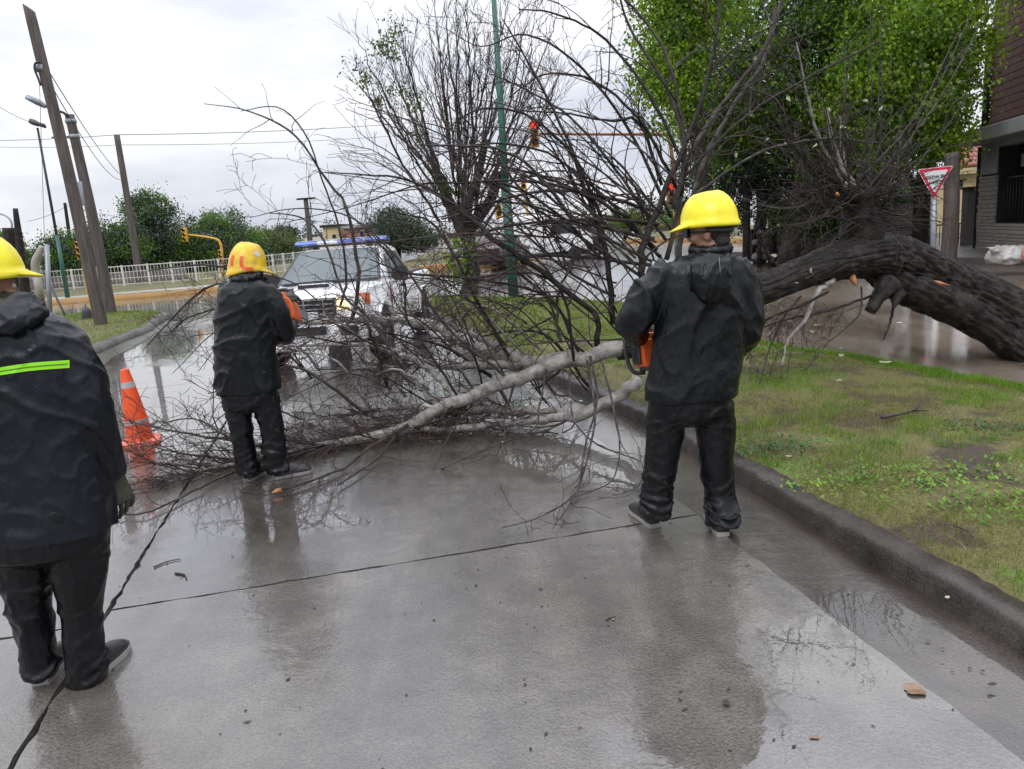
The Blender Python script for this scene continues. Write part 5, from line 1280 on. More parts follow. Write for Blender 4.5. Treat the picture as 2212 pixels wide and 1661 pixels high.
# white sack on the muddy pavement
sk = rd(17.6, 11.0, 0.15); sk = G(2190, 572, 0.2)
o = thing('torn_sack', 'torn white plastic sack lying on the muddy pavement at the right edge', 'sack', sk)
m = M(); m.lathe([(0.05, 0), (0.42, 0.02), (0.5, 0.16), (0.42, 0.3), (0.25, 0.37), (0.05, 0.38)], sk + V3((0.05, 0.2, 0)), 18); m.tube([sk + V3((-.2, .1, .25)), sk + V3((-.42, .05, .36)), sk + V3((-.62, .05, .42))], [.14, .09, .03], 8)
c = cloth('sack', m, 0.035, 'bag', o, 0.05, 3.5, 3, 3)
m = M(); m.lathe([(0.02, 0), (0.19, 0.01), (0.2, 0.06), (0.02, 0.1)], sk + V3((0.14, -0.22, 0.18)), 10, R=Matrix.Rotation(1.2, 3, 'X')); m.build('contents', 'pink_wall', o)
# far houses behind the pickup
def house(label, px0, px1, ptop, Y, mat, roof=None, wins=(), dep=6, cat='house', name='far_house'):
    a, b, t = at(px0, 540, Y).x, at(px1, 540, Y).x, at((px0 + px1) / 2, ptop, Y).z
    o = thing(name, label, cat, ((a + b) / 2, Y, 0))
    m = M(); m.box(((a + b) / 2, Y + dep / 2, t / 2), (b - a, dep, t)); m.build('wall', mat, o, smooth=False)
    if roof:
        m = M(); m.box(((a + b) / 2, Y + dep / 2, t + 0.12), (b - a + 0.5, dep + 0.5, 0.24)); m.build('roof', roof, o, smooth=False)
    for (x, y, w, h) in wins:
        p = at(x, y, Y); k = Y / 1610
        m = M(); m.box((p.x, Y - 0.02, p.z), (w * k, 0.1, h * k)); f = m.build('window', 'white_wall', o, smooth=False)
        m = M(); m.box((p.x, Y - 0.08, p.z), (w * k * .84, 0.06, h * k * .84)); m.build('pane', 'glass_dark', f, smooth=False)
    return o
house('cream stair tower behind the pickup, left of the red block', 703, 738, 490, 76, 'cream', 'stone_joint', [(722, 510, 8, 8)])
house('faded red and white block behind the pickup light bar', 748, 792, 492, 74, 'pink_wall', 'render_grey', [(782, 505, 10, 14)])
house('whitewashed low house behind the twigs right of the olive tree', 655, 702, 512, 78, 'white_wall', None, [(668, 524, 8, 10), (690, 524, 8, 10)])
house('low grey house with a pinkish gable at the far left behind the fence', 96, 140, 566, 58, 'grey_wall', 'pink_wall', [(118, 585, 8, 8)])
house('long whitewashed house across the crossing behind the pollard trunk', 905, 1090, 508, 62, 'white_wall', 'stone_joint', [(940, 525, 14, 14), (985, 525, 14, 14), (1050, 520, 14, 18)])
house('low pale house across the crossing behind the white van', 1095, 1255, 482, 66, 'white_wall', 'grey_wall', [(1115, 505, 14, 16), (1178, 500, 18, 16), (1230, 500, 14, 16)])
house('grey garden house between the distant trees near the red signal', 1395, 1530, 488, 84, 'grey_wall', 'tile_red', [(1420, 500, 12, 10), (1500, 498, 12, 10)])

# ================================================================== WHITE FENCE ON THE LEFT
fo = thing('white_fence', 'long low white lattice fence along the far side of the crossing at the left', 'fence', (-19, 40.5, 0.17))
FP = [V3((-34, 41.9, .17)), V3((-26.1, 41.2, .17)), V3((-18.8, 40.2, .17)), V3((-14.9, 39.8, .17)), V3((-12.6, 41.6, .17)), V3((-11.9, 47.5, .17)), V3((-11.0, 56, .17))]
pts_ = []
for a, b in zip(FP, FP[1:]):
    n = max(1, round((b - a).length / 1.35))
    pts_ += [a.lerp(b, i / n) for i in range(n)]
pts_.append(FP[-1])
for i, p in enumerate(pts_):
    m = M(); m.box(p + V3((0, 0, 0.57)), (0.085, 0.085, 1.14)); m.build('post', 'fence_white', fo, smooth=False)
    if i + 1 < len(pts_):
        q = pts_[i + 1]; d = q - p; L_ = d.length; R = d.to_track_quat('X', 'Z').to_matrix(); c = (p + q) / 2
        for z in (1.08, 0.78, 0.45, 0.14):
            m = M(); m.box(c + V3((0, 0, z)), (L_ - 0.085, 0.03, 0.05 if z > 1 else 0.03), R); m.build('rail', 'fence_white', fo, smooth=False)
        m = M()
        for k in range(1, 7):
            u = p.lerp(q, k / 7); z0 = 0.14 if k % 2 else 0.3
            m.box(u + V3((0, -0.022, (z0 + 1.06) / 2)), (0.022, 0.012, 1.06 - z0), R)
        m.build('lattice_bars', 'fence_white', fo, smooth=False)
# low brick planter at the left end of the fence
o = thing('low_wall', 'low dull grey garden wall behind the white fence at the left', 'wall', (-24.5, 43.5, 0.2))
m = M(); m.box((-24, 44.2, 0.5), (11, 0.25, 0.7)); m.build('core', 'grey_wall', o, smooth=False)
# hedge-dark ground under the trees behind the fence
# ================================================================== VEHICLES ACROSS THE CROSSING
def wheel(parent, c, r, w, R=Matrix.Identity(3)):
    Rx = R @ Matrix.Rotation(math.pi / 2, 3, 'Y')
    m = M(); m.lathe([(r * .62, -w / 2), (r * .92, -w / 2), (r, -w * .36), (r, w * .36), (r * .92, w / 2), (r * .62, w / 2), (r * .6, 0)], c, 26, R=Rx)
    t = m.build('wheel', 'rubber', parent, auto=40)
    m = M(); m.lathe([(0.01, -w * .42), (r * .25, -w * .44), (r * .3, -w * .3), (r * .52, -w * .3), (r * .63, -w * .45), (r * .63, w * .45), (r * .52, w * .3), (r * .3, w * .3), (r * .25, w * .44), (0.01, w * .42)], c, 20, R=Rx)
    m.build('rim', 'chrome', t)
    return t
def simple_vehicle(name, label, cat, c, L_, W_, prof, glassprof, mat, wheel_r, wx, yaw, wins):
    """prof: side outline (x along length, z); the body is that outline with rounded edges"""
    o = thing(name, label, cat, c)
    R = Matrix.Rotation(yaw, 3, 'Z'); c = V3(c)
    P = lambda x, y, z: c + R @ V3((x, y, z))
    m = M(); m.prism([P(x, -W_ / 2, z) for x, z in prof], (0, 0, 0), R @ V3((0, W_, 0))); m.build('body', mat, o, smooth=False, bevel=0.06)
    for s in (-1, 1):
        for poly in glassprof:
            m = M(); m.prism([P(x, s * (W_ / 2 + 0.004), z) for x, z in poly], (0, 0, 0), R @ V3((0, s * 0.012, 0))); m.build('side_window', 'glass_dark', o, smooth=False)
    for (x, z0, z1, wd, face) in wins:
        m = M(); m.box(P(x + face * 0.01, 0, (z0 + z1) / 2), (0.03, wd, z1 - z0), R); m.build('windscreen', 'glass_dark', o, smooth=False)
    for x in wx:
        for s in (-1, 1):
            wheel(o, P(x, s * (W_ / 2 - 0.09), wheel_r), wheel_r, 0.22, R @ Matrix.Rotation(math.pi / 2, 3, 'Z'))
    m = M(); m.box(P(0, 0, 0.33), (L_ * 0.9, W_ * 0.8, 0.2), R); m.build('chassis', 'black_plastic', o, smooth=False)
    return o
simple_vehicle('delivery_van', 'white delivery van across the crossing behind the green column', 'van', (at(1168, 560, 38).x, 38, 0), 5.0, 1.9,
    [(-2.4, .4), (-2.45, 2.1), (-2.3, 2.25), (1.3, 2.25), (1.75, 2.1), (2.2, 1.35), (2.5, 1.1), (2.55, .45)], [[(0.5, 1.3), (0.5, 2.0), (1.3, 2.0), (1.9, 1.3)]], 'white_paint', 0.34, (-1.5, 1.6), 0.06, [])
simple_vehicle('parked_car', 'dark maroon car partly hidden behind the pollard trunk and the green column', 'car', (at(1078, 565, 35).x, 35, 0), 4.2, 1.7,
    [(-2.0, .35), (-2.05, .95), (-1.6, 1.02), (-1.1, 1.42), (0.4, 1.45), (1.05, 1.0), (1.95, .85), (2.05, .4)], [[(-1.35, 1.02), (-1.0, 1.35), (-.35, 1.37), (-.35, 1.0)], [(-.25, 1.0), (-.25, 1.37), (.35, 1.38), (.85, 1.0)]], MT.setdefault('maroon', mk('maroon car paint', (0.05, 0.014, 0.02), None, 2, 0.25, coat=0.5)), 0.31, (-1.25, 1.3), 1.2, [])
simple_vehicle('parked_car', 'dark hatchback waiting across the crossing left of the yellow kerb', 'car', (at(1272, 548, 42).x, 42, 0), 4.0, 1.7,
    [(-1.9, .35), (-1.95, 1.0), (-1.75, 1.45), (0.3, 1.5), (1.0, 1.02), (1.85, .85), (1.95, .4)], [[(-1.6, 1.0), (-1.5, 1.38), (-.45, 1.42), (-.45, 1.0)], [(-.35, 1.0), (-.35, 1.42), (.3, 1.42), (.8, 1.0)]], 'black_plastic', 0.31, (-1.2, 1.25), 1.35, [])
simple_vehicle('minibus', 'white minibus with square windows behind the amber helmet', 'bus', (at(586, 590, 72).x, 72, 0), 4.4, 1.9,
    [(-2.1, .4), (-2.15, 2.3), (-2.0, 2.45), (1.7, 2.45), (2.1, 2.2), (2.2, .45)], [[(-1.9 + i * 0.8, 1.35), (-1.9 + i * .8, 2.1), (-1.25 + i * .8, 2.1), (-1.25 + i * .8, 1.35)] for i in range(5)], 'white_paint', 0.38, (-1.3, 1.3), 1.35, [])
# road barrier, yellow
o = thing('road_barrier', 'small yellow slanted barrier beside the dark hatchback', 'barrier', V3((at(1222, 535, 41).x, 41, 0)))
m = M(); m.prism([at(1215, 516, 41), at(1219, 514, 41), at(1234, 533, 41), at(1226, 534, 41), at(1218, 530, 41)], (0, 0, 0), (0, 0.12, 0)); m.build('panel', 'yellow_lamp', o, smooth=False)
# ================================================================== THE PICKUP
TO = V3((-2.68, 9.85, 0)); TY = 0.085; SC = 0.955
RTk = Matrix.Rotation(-TY, 3, 'Z')
def T(x, y, z):
    if z > .5 and y < 1.3: z += .075 * (1 - max(y, 0) / 1.3) * min(1, (z - .5) / .2)
    if z > 1.15: z = 1.15 + (z - 1.15) * .84
    return TO + RTk @ (V3((x, y, z)) * SC)      # x: to the camera's right, y: from the front bumper back
tk = thing('pickup_truck', 'white pickup with a blue light bar and one lit headlamp behind the fallen branches', 'pickup', TO)
def tloft(name, secs, mat, parent=tk, k=1, auto=35, mi=None, bevel=0.0):
    m = M(); m.loft([[T(*p) for p in s] for s in secs]); return m.build(name, mat, parent, auto=auto, bevel=bevel)
def ring(y, hw, z0, z1, top=None, r=0.08, crown_=0.0):
    """rounded cross-section at length y; hw half width at belt, top half width at the upper edge"""
    t = hw if top is None else top
    return [(-hw + .05, y, z0), (-hw, y, z0 + .08), (-hw, y, (z0 + z1) / 2), (-t, y, z1 - r), (-t + r * .35, y, z1 - r * .3), (-t + r, y, z1), (-t * .45, y, z1 + crown_), (0, y, z1 + crown_ * 1.2), (t * .45, y, z1 + crown_), (t - r, y, z1), (t - r * .35, y, z1 - r * .3), (t, y, z1 - r), (hw, y, (z0 + z1) / 2), (hw, y, z0 + .08), (hw - .05, y, z0)]
# front end and bonnet
tloft('body', [ring(0.12, .80, .62, .98, .74), ring(0.2, .86, .52, 1.03, .78, .07, .01), ring(.45, .89, .45, 1.07, .80, .08, .015), ring(1.0, .90, .42, 1.115, .82, .09, .02), ring(1.32, .90, .42, 1.14, .83, .09, .02), ring(1.45, .90, .4, 1.14, .84, .07), ring(2.9, .90, .4, 1.12, .86, .06), ring(3.0, .90, .4, 1.12, .88, .05), ring(5.0, .89, .45, 1.12, .88, .05)], 'white_paint')
# cabin with sloped pillars
def cab(y, zb, zt, wb, wt, zm=None):
    return [(-wb, y, zb), (-wt, y, zt - .06), (-wt + .08, y, zt), (0, y, zt + .015), (wt - .08, y, zt), (wt, y, zt - .06), (wb, y, zb)]
cabs = [cab(1.28, 1.10, 1.15, .84, .83), cab(1.62, 1.10, 1.48, .86, .765), cab(1.98, 1.10, 1.735, .86, .69), cab(2.12, 1.10, 1.775, .86, .68), cab(2.7, 1.10, 1.79, .86, .68), cab(3.05, 1.10, 1.745, .86, .68), cab(3.2, 1.10, 1.20, .86, .78)]
tloft('cabin', cabs, 'white_paint')
# windscreen set proud of the pillars
def lerp3(a, b, t): return tuple(x + (y - x) * t for x, y in zip(a, b))
wl_, wr_ = (-.775, 1.30, 1.185), (.775, 1.30, 1.185)
ul_, ur_ = (-.62, 1.93, 1.715), (.62, 1.93, 1.715)
def panel(name, q, off, mat, parent=tk, nx=8, ny=5, bulge=0.03, th=0.012):
    """curved pane between four corners bl br tr tl, pushed out by off"""
    m = M(); bl, br, tr, tl_ = [V3(p) for p in q]
    n = (br - bl).cross(tl_ - bl).normalized()
    rows = []
    for j in range(ny + 1):
        v = j / ny
        rows.append([bl.lerp(br, i / nx).lerp(tl_.lerp(tr, i / nx), v) + n * (off + bulge * (1 - (2 * i / nx - 1) ** 2)) for i in range(nx + 1)])
    m.loft([[T(*p) for p in r] for r in rows], closed=False)
    return m.build(name, mat, parent)
ws_ = panel('windscreen', (wl_, wr_, ur_, ul_), 0.022, 'glass')
panel('seal', (lerp3(wl_, ur_, -.035), lerp3(wr_, ul_, -.035), lerp3(ur_, wl_, -.035), lerp3(ul_, wr_, -.035)), 0.012, 'black_plastic', ws_)
# wipers
for a, b in (((-.7, 1.26, 1.175), (0.02, 1.30, 1.215)), ((.02, 1.26, 1.175), (.62, 1.30, 1.21))):
    m = M(); m.tube([T(*a), T(*[(p + q) / 2 for p, q in zip(a, b)]), T(*b)], 0.012, 6); m.build('wiper', 'black_plastic', tk)
# bonnet scoop
m = M(); m.loft([[T(x, y, z) for x, y, z in s] for s in ([(-.32, .72, 1.105), (.22, .72, 1.105), (.2, .72, 1.165), (-.3, .72, 1.165)], [(-.32, .8, 1.11), (.22, .8, 1.11), (.19, .8, 1.185), (-.29, .8, 1.185)], [(-.3, 1.15, 1.12), (.2, 1.15, 1.12), (.14, 1.15, 1.15), (-.24, 1.15, 1.15)])]); m.build('bonnet_scoop', 'white_paint', tk, auto=30)
m = M(); m.box(T(-.05, .705, 1.137), (.46 * SC, .03, .05), RTk); m.build('scoop_mouth', 'black_plastic', tk, smooth=False)
# grille with bars
m = M(); m.box(T(0, .12, .84), (.86 * SC, .08, .26 * SC), RTk); gr = m.build('grille', 'black_plastic', tk, smooth=False, bevel=0.02)
for z in (.75, .815, .88, .945):
    m = M(); m.box(T(0, .065, z), (.84 * SC, .03, .018), RTk); m.build('slat', 'chrome', gr, smooth=False)
for x in (-.28, 0, .28):
    m = M(); m.box(T(x, .07, .84), (.02, .025, .24 * SC), RTk); m.build('slat', 'chrome', gr, smooth=False)
m = M(); m.loft([[T(x, y, z) for x, y, z in s] for s in ([(-.47, .085, .965), (.47, .085, .965), (.47, .12, 1.03), (-.47, .12, 1.03)], [(-.47, .16, .965), (.47, .16, .965), (.47, .2, 1.03), (-.47, .2, 1.03)])]); m.build('grille_surround', 'white_paint', tk, smooth=False)
# headlamps: the one on the right of the picture lit
for s in (-1, 1):
    m = M(); m.loft([[T(s * x, y, z) for x, y, z in q] for q in ([(.46, .10, .80), (.46, .12, .97), (.45, .2, .97), (.45, .2, .80)], [(.62, .11, .785), (.62, .13, .985), (.6, .24, .985), (.6, .24, .785)], [(.74, .15, .79), (.74, .17, 1.0), (.72, .28, 1.0), (.72, .28, .79)])])
    h = m.build('headlight', 'head_lit' if s > 0 else 'reflect', tk, auto=30)
    if s > 0: h['label'] = 'lit warm white headlight'
    m = M(); m.loft([[T(s * x, y, z) for x, y, z in q] for q in ([(.745, .15, .79), (.745, .17, 1.0), (.73, .3, 1.0), (.73, .3, .79)], [(.83, .22, .81), (.83, .24, 1.0), (.81, .36, 1.0), (.81, .36, .81)], [(.872, .34, .84), (.872, .36, .99), (.85, .42, .99), (.85, .42, .84)])]); m.build('turn_lamp', 'lens_orange', h, auto=30)
# bumper
bs = []
for x, y in ((-.9, .38), (-.86, .16), (-.6, .04), (0, 0), (.6, .04), (.86, .16), (.9, .38)):
    bs.append([(x, y, .43), (x, y - .02, .5), (x, y - .02, .62), (x, y + .02, .69), (x, y + .1, .69), (x, y + .1, .43)])
tloft('bumper', bs, 'white_paint', auto=40)
for x in (-.62, .62):
    m = M(); m.loft([[T(x + dx, .015 + abs(x) * .04 - .03, .555 + dz) for dx, dz in ((-.12, -.05), (.12, -.05), (.13, 0), (.12, .05), (-.12, .05), (-.13, 0))], [T(x + dx, .12, .555 + dz) for dx, dz in ((-.1, -.04), (.1, -.04), (.11, 0), (.1, .04), (-.1, .04), (-.11, 0))]]); m.build('fog_recess', 'black_plastic', tk, smooth=False)
m = M(); m.box(T(0, -.035, .57), (.62 * SC, .03, .11), RTk); m.build('lower_intake', 'black_plastic', tk, smooth=False)
m = M(); m.box(T(0, .25, .42), (1.5 * SC, .35, .12), RTk); m.build('skid_plate', 'black_plastic', tk, smooth=False)
m = M(); m.tube(spline([T(-.92, .2, .40), T(-.85, -.06, .40), T(-.4, -.12, .40), T(0, -.13, .40), T(.3, -.12, .40)], 20), 0.052, 10); m.build('tow_bar', 'white_paint', tk)
m = M(); m.box(T(0.02, -.06, .72), (.40, .012, .13), RTk); m.build('number_plate', 'sign_white', tk, smooth=False)
# wheel arches and wheels
for y in (.95, 4.0):
    for s in (-1, 1):
        m = M(); arc = []
        for i in range(15):
            a = math.pi * i / 14; arc.append((s * .905, y + .47 * math.cos(a), .40 + .47 * math.sin(a)))
        m.loft([[T(*p) for p in arc], [T(p[0] + s * .035, p[1], p[2]) for p in arc], [T(s * .94, y + (p[1] - y) * .88, .40 + (p[2] - .40) * .88) for p in arc], [T(s * .80, y + (p[1] - y) * .86, .40 + (p[2] - .40) * .86) for p in arc]], closed=False)
        m.build('wheel_arch', 'black_plastic' if 0 else 'white_paint', tk)
        m = M(); m.prism([T(s * .9, y + .42 * math.cos(math.pi * i / 14), .36 + .44 * math.sin(math.pi * i / 14)) for i in range(15)], RTk @ V3((s * .012, 0, 0)), RTk @ V3((s * .004, 0, 0))); m.build('arch_liner', 'rubber', tk, smooth=False)
        wheel(tk, T(s * .82, y, .36), .36 * SC, .24, RTk)
# doors: side windows, seams, handles
for s in (-1, 1):
    for nm, q in (('side_window', [(1.72, 1.16), (2.02, 1.62), (2.42, 1.66), (2.42, 1.16)]), ('side_window', [(2.5, 1.16), (2.5, 1.66), (2.86, 1.64), (3.02, 1.16)])):
        def onside(y, z):
            t_ = (z - 1.10) / 0.63; x = .868 + (.688 - .868) * t_ + .008
            return T(s * x, y, z)
        m = M(); P_ = [onside(*p) for p in q]; m.prism(P_, (0, 0, 0), RTk @ V3((s * 0.008, 0, 0))); m.build(nm, 'glass_dark', tk, smooth=False)
    for y_ in (2.42, 1.5):
        m = M(); m.box(T(s * .902, y_, .8), (.012, .02, .62), RTk); m.build('door_seam', 'black_plastic', tk, smooth=False)
    m = M(); m.box(T(s * .91, 2.3, 1.0), (.03, .16, .03), RTk); m.build('door_handle', 'black_plastic', tk, smooth=False, bevel=.008)
    m = M(); c0 = T(s * .90, 1.66, 1.22); m.loft([[c0 + RTk @ V3((s * dx, dy, dz)) for dx, dy, dz in q] for q in ([(0, -.02, -.03), (0, .04, -.03), (0, .04, .05), (0, -.02, .05)], [(.06, -.05, -.08), (.06, .05, -.08), (.06, .05, .12), (.06, -.05, .12)], [(.22, -.05, -.09), (.22, .05, -.09), (.22, .05, .13), (.22, -.05, .13)], [(.25, -.02, -.06), (.25, .03, -.06), (.25, .03, .09), (.25, -.02, .09)])]); m.build('mirror', 'black_plastic', tk, auto=30)
# red emblem on the front wing, made of short strokes round a centre
m = M()
for a in range(8):
    d = V3((0, math.cos(a * .785), math.sin(a * .785))) * (.11 if a % 2 else .15)
    c0 = V3((.906, 1.55, .93)); sd = V3((0, -d.z, d.y)) * .22
    m.add([T(*(c0 + d * .25 - sd)), T(*(c0 + d * .25 + sd)), T(*(c0 + d)), ], [(0, 1, 2)])
m.build('emblem', 'red_mark', tk, smooth=False)
# light bar
for x in (-.45, .45):
    m = M(); m.box(T(x, 2.25, 1.83), (.06, .12, .1), RTk); m.build('bar_foot', 'black_plastic', tk, smooth=False)
lb = M()
lb.loft([[T(x, 2.25 + dy, 1.90 + dz) for dy, dz in ((-.14, -.03), (-.15, 0), (-.12, .032), (-.05, .042), (.05, .042), (.12, .032), (.15, 0), (.14, -.03))] for x in (-.76, -.74, -.4, -.39)])
L_ = lb.build('light_bar', 'lamp_blue', tk, auto=30)
for x0, x1, mt in ((-.385, -.05, 'lamp_white'), (-.045, .36, 'lamp_blue'), (.365, .40, 'reflect'), (.405, .76, 'lamp_blue')):
    m = M(); m.loft([[T(x, 2.25 + dy, 1.90 + dz) for dy, dz in ((-.14, -.03), (-.15, 0), (-.12, .032), (-.05, .042), (.05, .042), (.12, .032), (.15, 0), (.14, -.03))] for x in (x0, x1)]); m.build('lens_section', mt, L_, auto=30)
m = M(); m.box(T(0, 2.25, 1.842), (1.5 * SC, .27, .03), RTk); m.build('base_plate', 'black_plastic', L_, smooth=False)
m = M(); m.box(T(0, 2.25, 1.95), (1.46 * SC, .16, .012), RTk); m.build('top_strip', 'lamp_white', L_, smooth=False)
# load bed
m = M(); m.box(T(0, 4.1, 1.02), (1.5 * SC, 1.75 * SC, .26), RTk); m.build('bed_liner', 'black_plastic', tk, smooth=False)

# ================================================================== TRAFFIC CONE
cb = G(305, 957)
co = thing('traffic_cone', 'tall orange traffic cone with two grey bands on a faded base beside the left worker', 'cone', cb)
cax = V3((-0.055, 0.02, 1)).normalized(); RC = cax.to_track_quat('Z', 'Y').to_matrix()
m = M(); m.lathe([(0.118, 0.03), (0.113, 0.09), (0.104, 0.2)], cb, 28, R=RC); m.lathe([(0.1025, 0.225), (0.062, 0.535)], cb, 28, R=RC); m.lathe([(0.0555, 0.585), (0.036, 0.70), (0.03, 0.705)], cb, 28, R=RC)
m.build('cone_body', 'cone', co, auto=40)
m = M(); m.lathe([(0.105, 0.196), (0.105, 0.229), (0.1, 0.229)], cb, 28, R=RC); m.build('reflective_band', 'reflect', co, auto=40)
m = M(); m.lathe([(0.0625, 0.532), (0.056, 0.588), (0.05, 0.588)], cb, 28, R=RC); m.build('reflective_band', 'reflect', co, auto=40)
m = M(); Rz = Matrix.Rotation(0.35, 3, 'Z')
m.loft([[cb + Rz @ V3((x * s, y * s, z)) for x, y in ((-.17, -.12), (-.12, -.17), (.12, -.17), (.17, -.12), (.17, .12), (.12, .17), (-.12, .17), (-.17, .12))] for s, z in ((1, 0.002), (1.02, .02), (.98, .038), (.75, .046))])
m.build('cone_base', 'cone_base', co, auto=40)
# ================================================================== PEOPLE
def ellipsoid(m, c, r, R=None, k=16, n=10):
    rings = []
    for i in range(n + 1):
        a = -math.pi / 2 + math.pi * i / n
        rr, z = max(math.cos(a), 0.02), math.sin(a)
        ring = []
        for j in range(k):
            b = 2 * math.pi * j / k
            p = V3((r[0] * rr * math.cos(b), r[1] * rr * math.sin(b), r[2] * z))
            if R: p = R @ p
            ring.append(p + V3(c))
        rings.append(ring)
    m.loft(rings)
def frame(yaw, pitch=0.0, roll=0.0):
    """local y = the way the head faces; yaw 0 faces away from the camera (+Y), positive turns to the picture's left"""
    return Matrix.Rotation(yaw, 3, 'Z') @ Matrix.Rotation(pitch, 3, 'X') @ Matrix.Rotation(roll, 3, 'Y')
def make_head(person, c, R, neck_to, hairmat='hair', extra=None):
    L = lambda x, y, z: c + R @ V3((x, y, z))
    m = M()
    ellipsoid(m, L(0, 0, .02), (.078, .098, .10), R)
    ellipsoid(m, L(0, .035, -.055), (.056, .064, .07), R)
    ellipsoid(m, L(0, .104, -.028), (.013, .022, .026), R)
    ellipsoid(m, L(0, .082, -.108), (.026, .022, .02), R)
    ellipsoid(m, L(0, .094, -.075), (.024, .012, .011), R)
    ellipsoid(m, L(0, .088, .012), (.05, .014, .012), R)
    for s in (-1, 1):
        ellipsoid(m, L(s * .080, -.008, -.022), (.011, .022, .034), R @ Matrix.Rotation(s * 0.35, 3, 'Z'))
        ellipsoid(m, L(s * .045, .062, -.035), (.022, .028, .026), R)
    m.tube([L(0, -.02, -.05), (L(0, -.02, -.08) + neck_to) / 2, neck_to], [.056, .055, .062], 14)
    if extra: extra(m)
    b = cloth('body', m, 0.0085, 'skin', person, 0.0, 5, 0, 3)
    for s in (-1, 1):
        m = M(); ellipsoid(m, L(s * .033, .083, -.006), (.013, .012, .011), R, 10, 6); m.build('eye', 'sign_white', b)
        m = M(); ellipsoid(m, L(s * .033, .092, -.006), (.006, .006, .006), R, 8, 6); m.build('pupil', 'hair', b)
    m = M()
    ellipsoid(m, L(0, -.022, .02), (.085, .092, .098), R)
    ellipsoid(m, L(0, -.058, -.055), (.062, .045, .06), R)
    cloth('hair', m, 0.009, hairmat, person, 0.006, 22, 3, 2)
    return b
def make_helmet(person, c, R, mat, s=1.0, skirt=0.03, tapes=False, h=0.165, rx=.124, ry=.148):
    L = lambda x, y, z: c + R @ (V3((x, y, z)) * s)
    m = M(); k = 48
    prof = [(1.035, -.01), (1.045, 0), (1.04, .012), (.995, .02), (.975, .042), (.93, .068), (.85, .096), (.74, .121), (.6, .142), (.43, .156), (.24, .1643), (.04, .1665)]
    rings = []
    for q, z in prof:
        ring = []
        for j in range(k):
            a = 2 * math.pi * j / k
            back = max(0, -math.sin(a)) ** 1.3
            zz = z * h / .1665 - (skirt * back if z < .013 else skirt * back * 0.9 if z < .03 else 0) + (0.012 * max(0, math.sin(a)) if z < .013 else 0)
            # soft raised crest along the top
            cr_ = 0.007 * math.exp(-(math.cos(a) / .28) ** 2) * (0.3 < q < .99)
            ring.append(L(rx * q * math.cos(a) * (1 + cr_), ry * q * math.sin(a), zz + cr_))
        rings.append(ring)
    m.loft(rings)
    inner = [L(rx * .97 * math.cos(2 * math.pi * j / k), ry * .97 * math.sin(2 * math.pi * j / k), .015) for j in range(k)]
    hm = m.build('helmet', mat, person)
    # visor
    m = M(); r0, r1, r2, r3 = [], [], [], []
    for j in range(19):
        a = math.pi / 2 + (j / 18 - .5) * 2.3
        e = math.cos((j / 18 - .5) * math.pi)
        r0.append(L(rx * 1.0 * math.cos(a), ry * 1.0 * math.sin(a), .022)); r1.append(L((rx + .02 * e) * 1.05 * math.cos(a), (ry + .062 * e) * 1.03 * math.sin(a), .008 - .012 * e))
        r2.append(L((rx + .02 * e) * 1.05 * math.cos(a), (ry + .062 * e) * 1.03 * math.sin(a), .002 - .012 * e)); r3.append(L(rx * math.cos(a), ry * math.sin(a), .010))
    m.loft([r0, r1, r2, r3], closed=False); m.build('brim', mat, hm)
    # adjusting harness at the nape
    m = M(); m.tube([L(rx * .72 * math.cos(a), ry * .78 * math.sin(a) - .004, -.028 - skirt * max(0, -math.sin(a))) for a in [math.pi * (1 + i / 14) for i in range(15)]], .011 * s, 6); m.build('harness', 'black_plastic', hm)
    m = M(); m.lathe([(.02 * s, 0), (.022 * s, .006), (.016 * s, .016)], L(0, -ry * .80, -.035 - skirt), 14, R=R @ Matrix.Rotation(math.pi / 2, 3, 'X')); m.build('dial', 'reflect', hm)
    return hm, L
def hand(parent, wrist, d, n, curl=0.5, thumb=1, name='glove', mat='glove', s=1.0):
    """d: direction of the fingers, n: back of the hand; thumb=+1/-1 picks its side"""
    d = V3(d).normalized(); n = V3(n); n = (n - d * n.dot(d)).normalized(); w = d.cross(n) * thumb
    m = M(); wrist = V3(wrist)
    rings = []
    for t, hw, th in ((-.02, .030, .024), (.02, .036, .022), (.06, .044, .019), (.095, .043, .016)):
        c = wrist + d * t * s
        rings.append([c + (w * hw * math.cos(a) + n * th * math.sin(a)) * s for a in [2 * math.pi * i / 14 for i in range(14)]])
    m.loft(rings)
    for i, ln in enumerate((.072, .082, .076, .06)):
        p = wrist + (d * .088 + w * (.036 - .0245 * i)) * s
        a = 0; P = [p]
        for q, f in enumerate((.42, .33, .25)):
            a += curl * (0.75 + .12 * i) * (1, 1.15, .8)[q]
            P.append(P[-1] + (d * math.cos(a) - n * math.sin(a)) * ln * f * s)
        m.tube(P, [.0098 * s, .0092 * s, .0086 * s, .0074 * s], 8)
    p = wrist + (d * .028 + w * .034) * s
    P = [p, p + (d * .03 + w * .026 - n * .01) * s, p + (d * .06 + w * (.034 - .02 * curl) - n * .03 * curl) * s, p + (d * .08 + w * (.03 - .04 * curl) - n * .055 * curl) * s]
    m.tube(P, [.015 * s, .0135 * s, .0125 * s, .010 * s], 8)
    return cloth(name, m, 0.0042, mat, parent, 0.0012, 30, 1, 2)
def leg(m, pts, rr, Y, k, pxm):
    """pts in survey pixels at distance Y (per point optional)"""
    P = spline([at(p[0], p[1], p[2] if len(p) > 2 else Y) for p in pts], 16)
    m.tube(P, [r / pxm for r in lerpl(rr, 16)], 18)
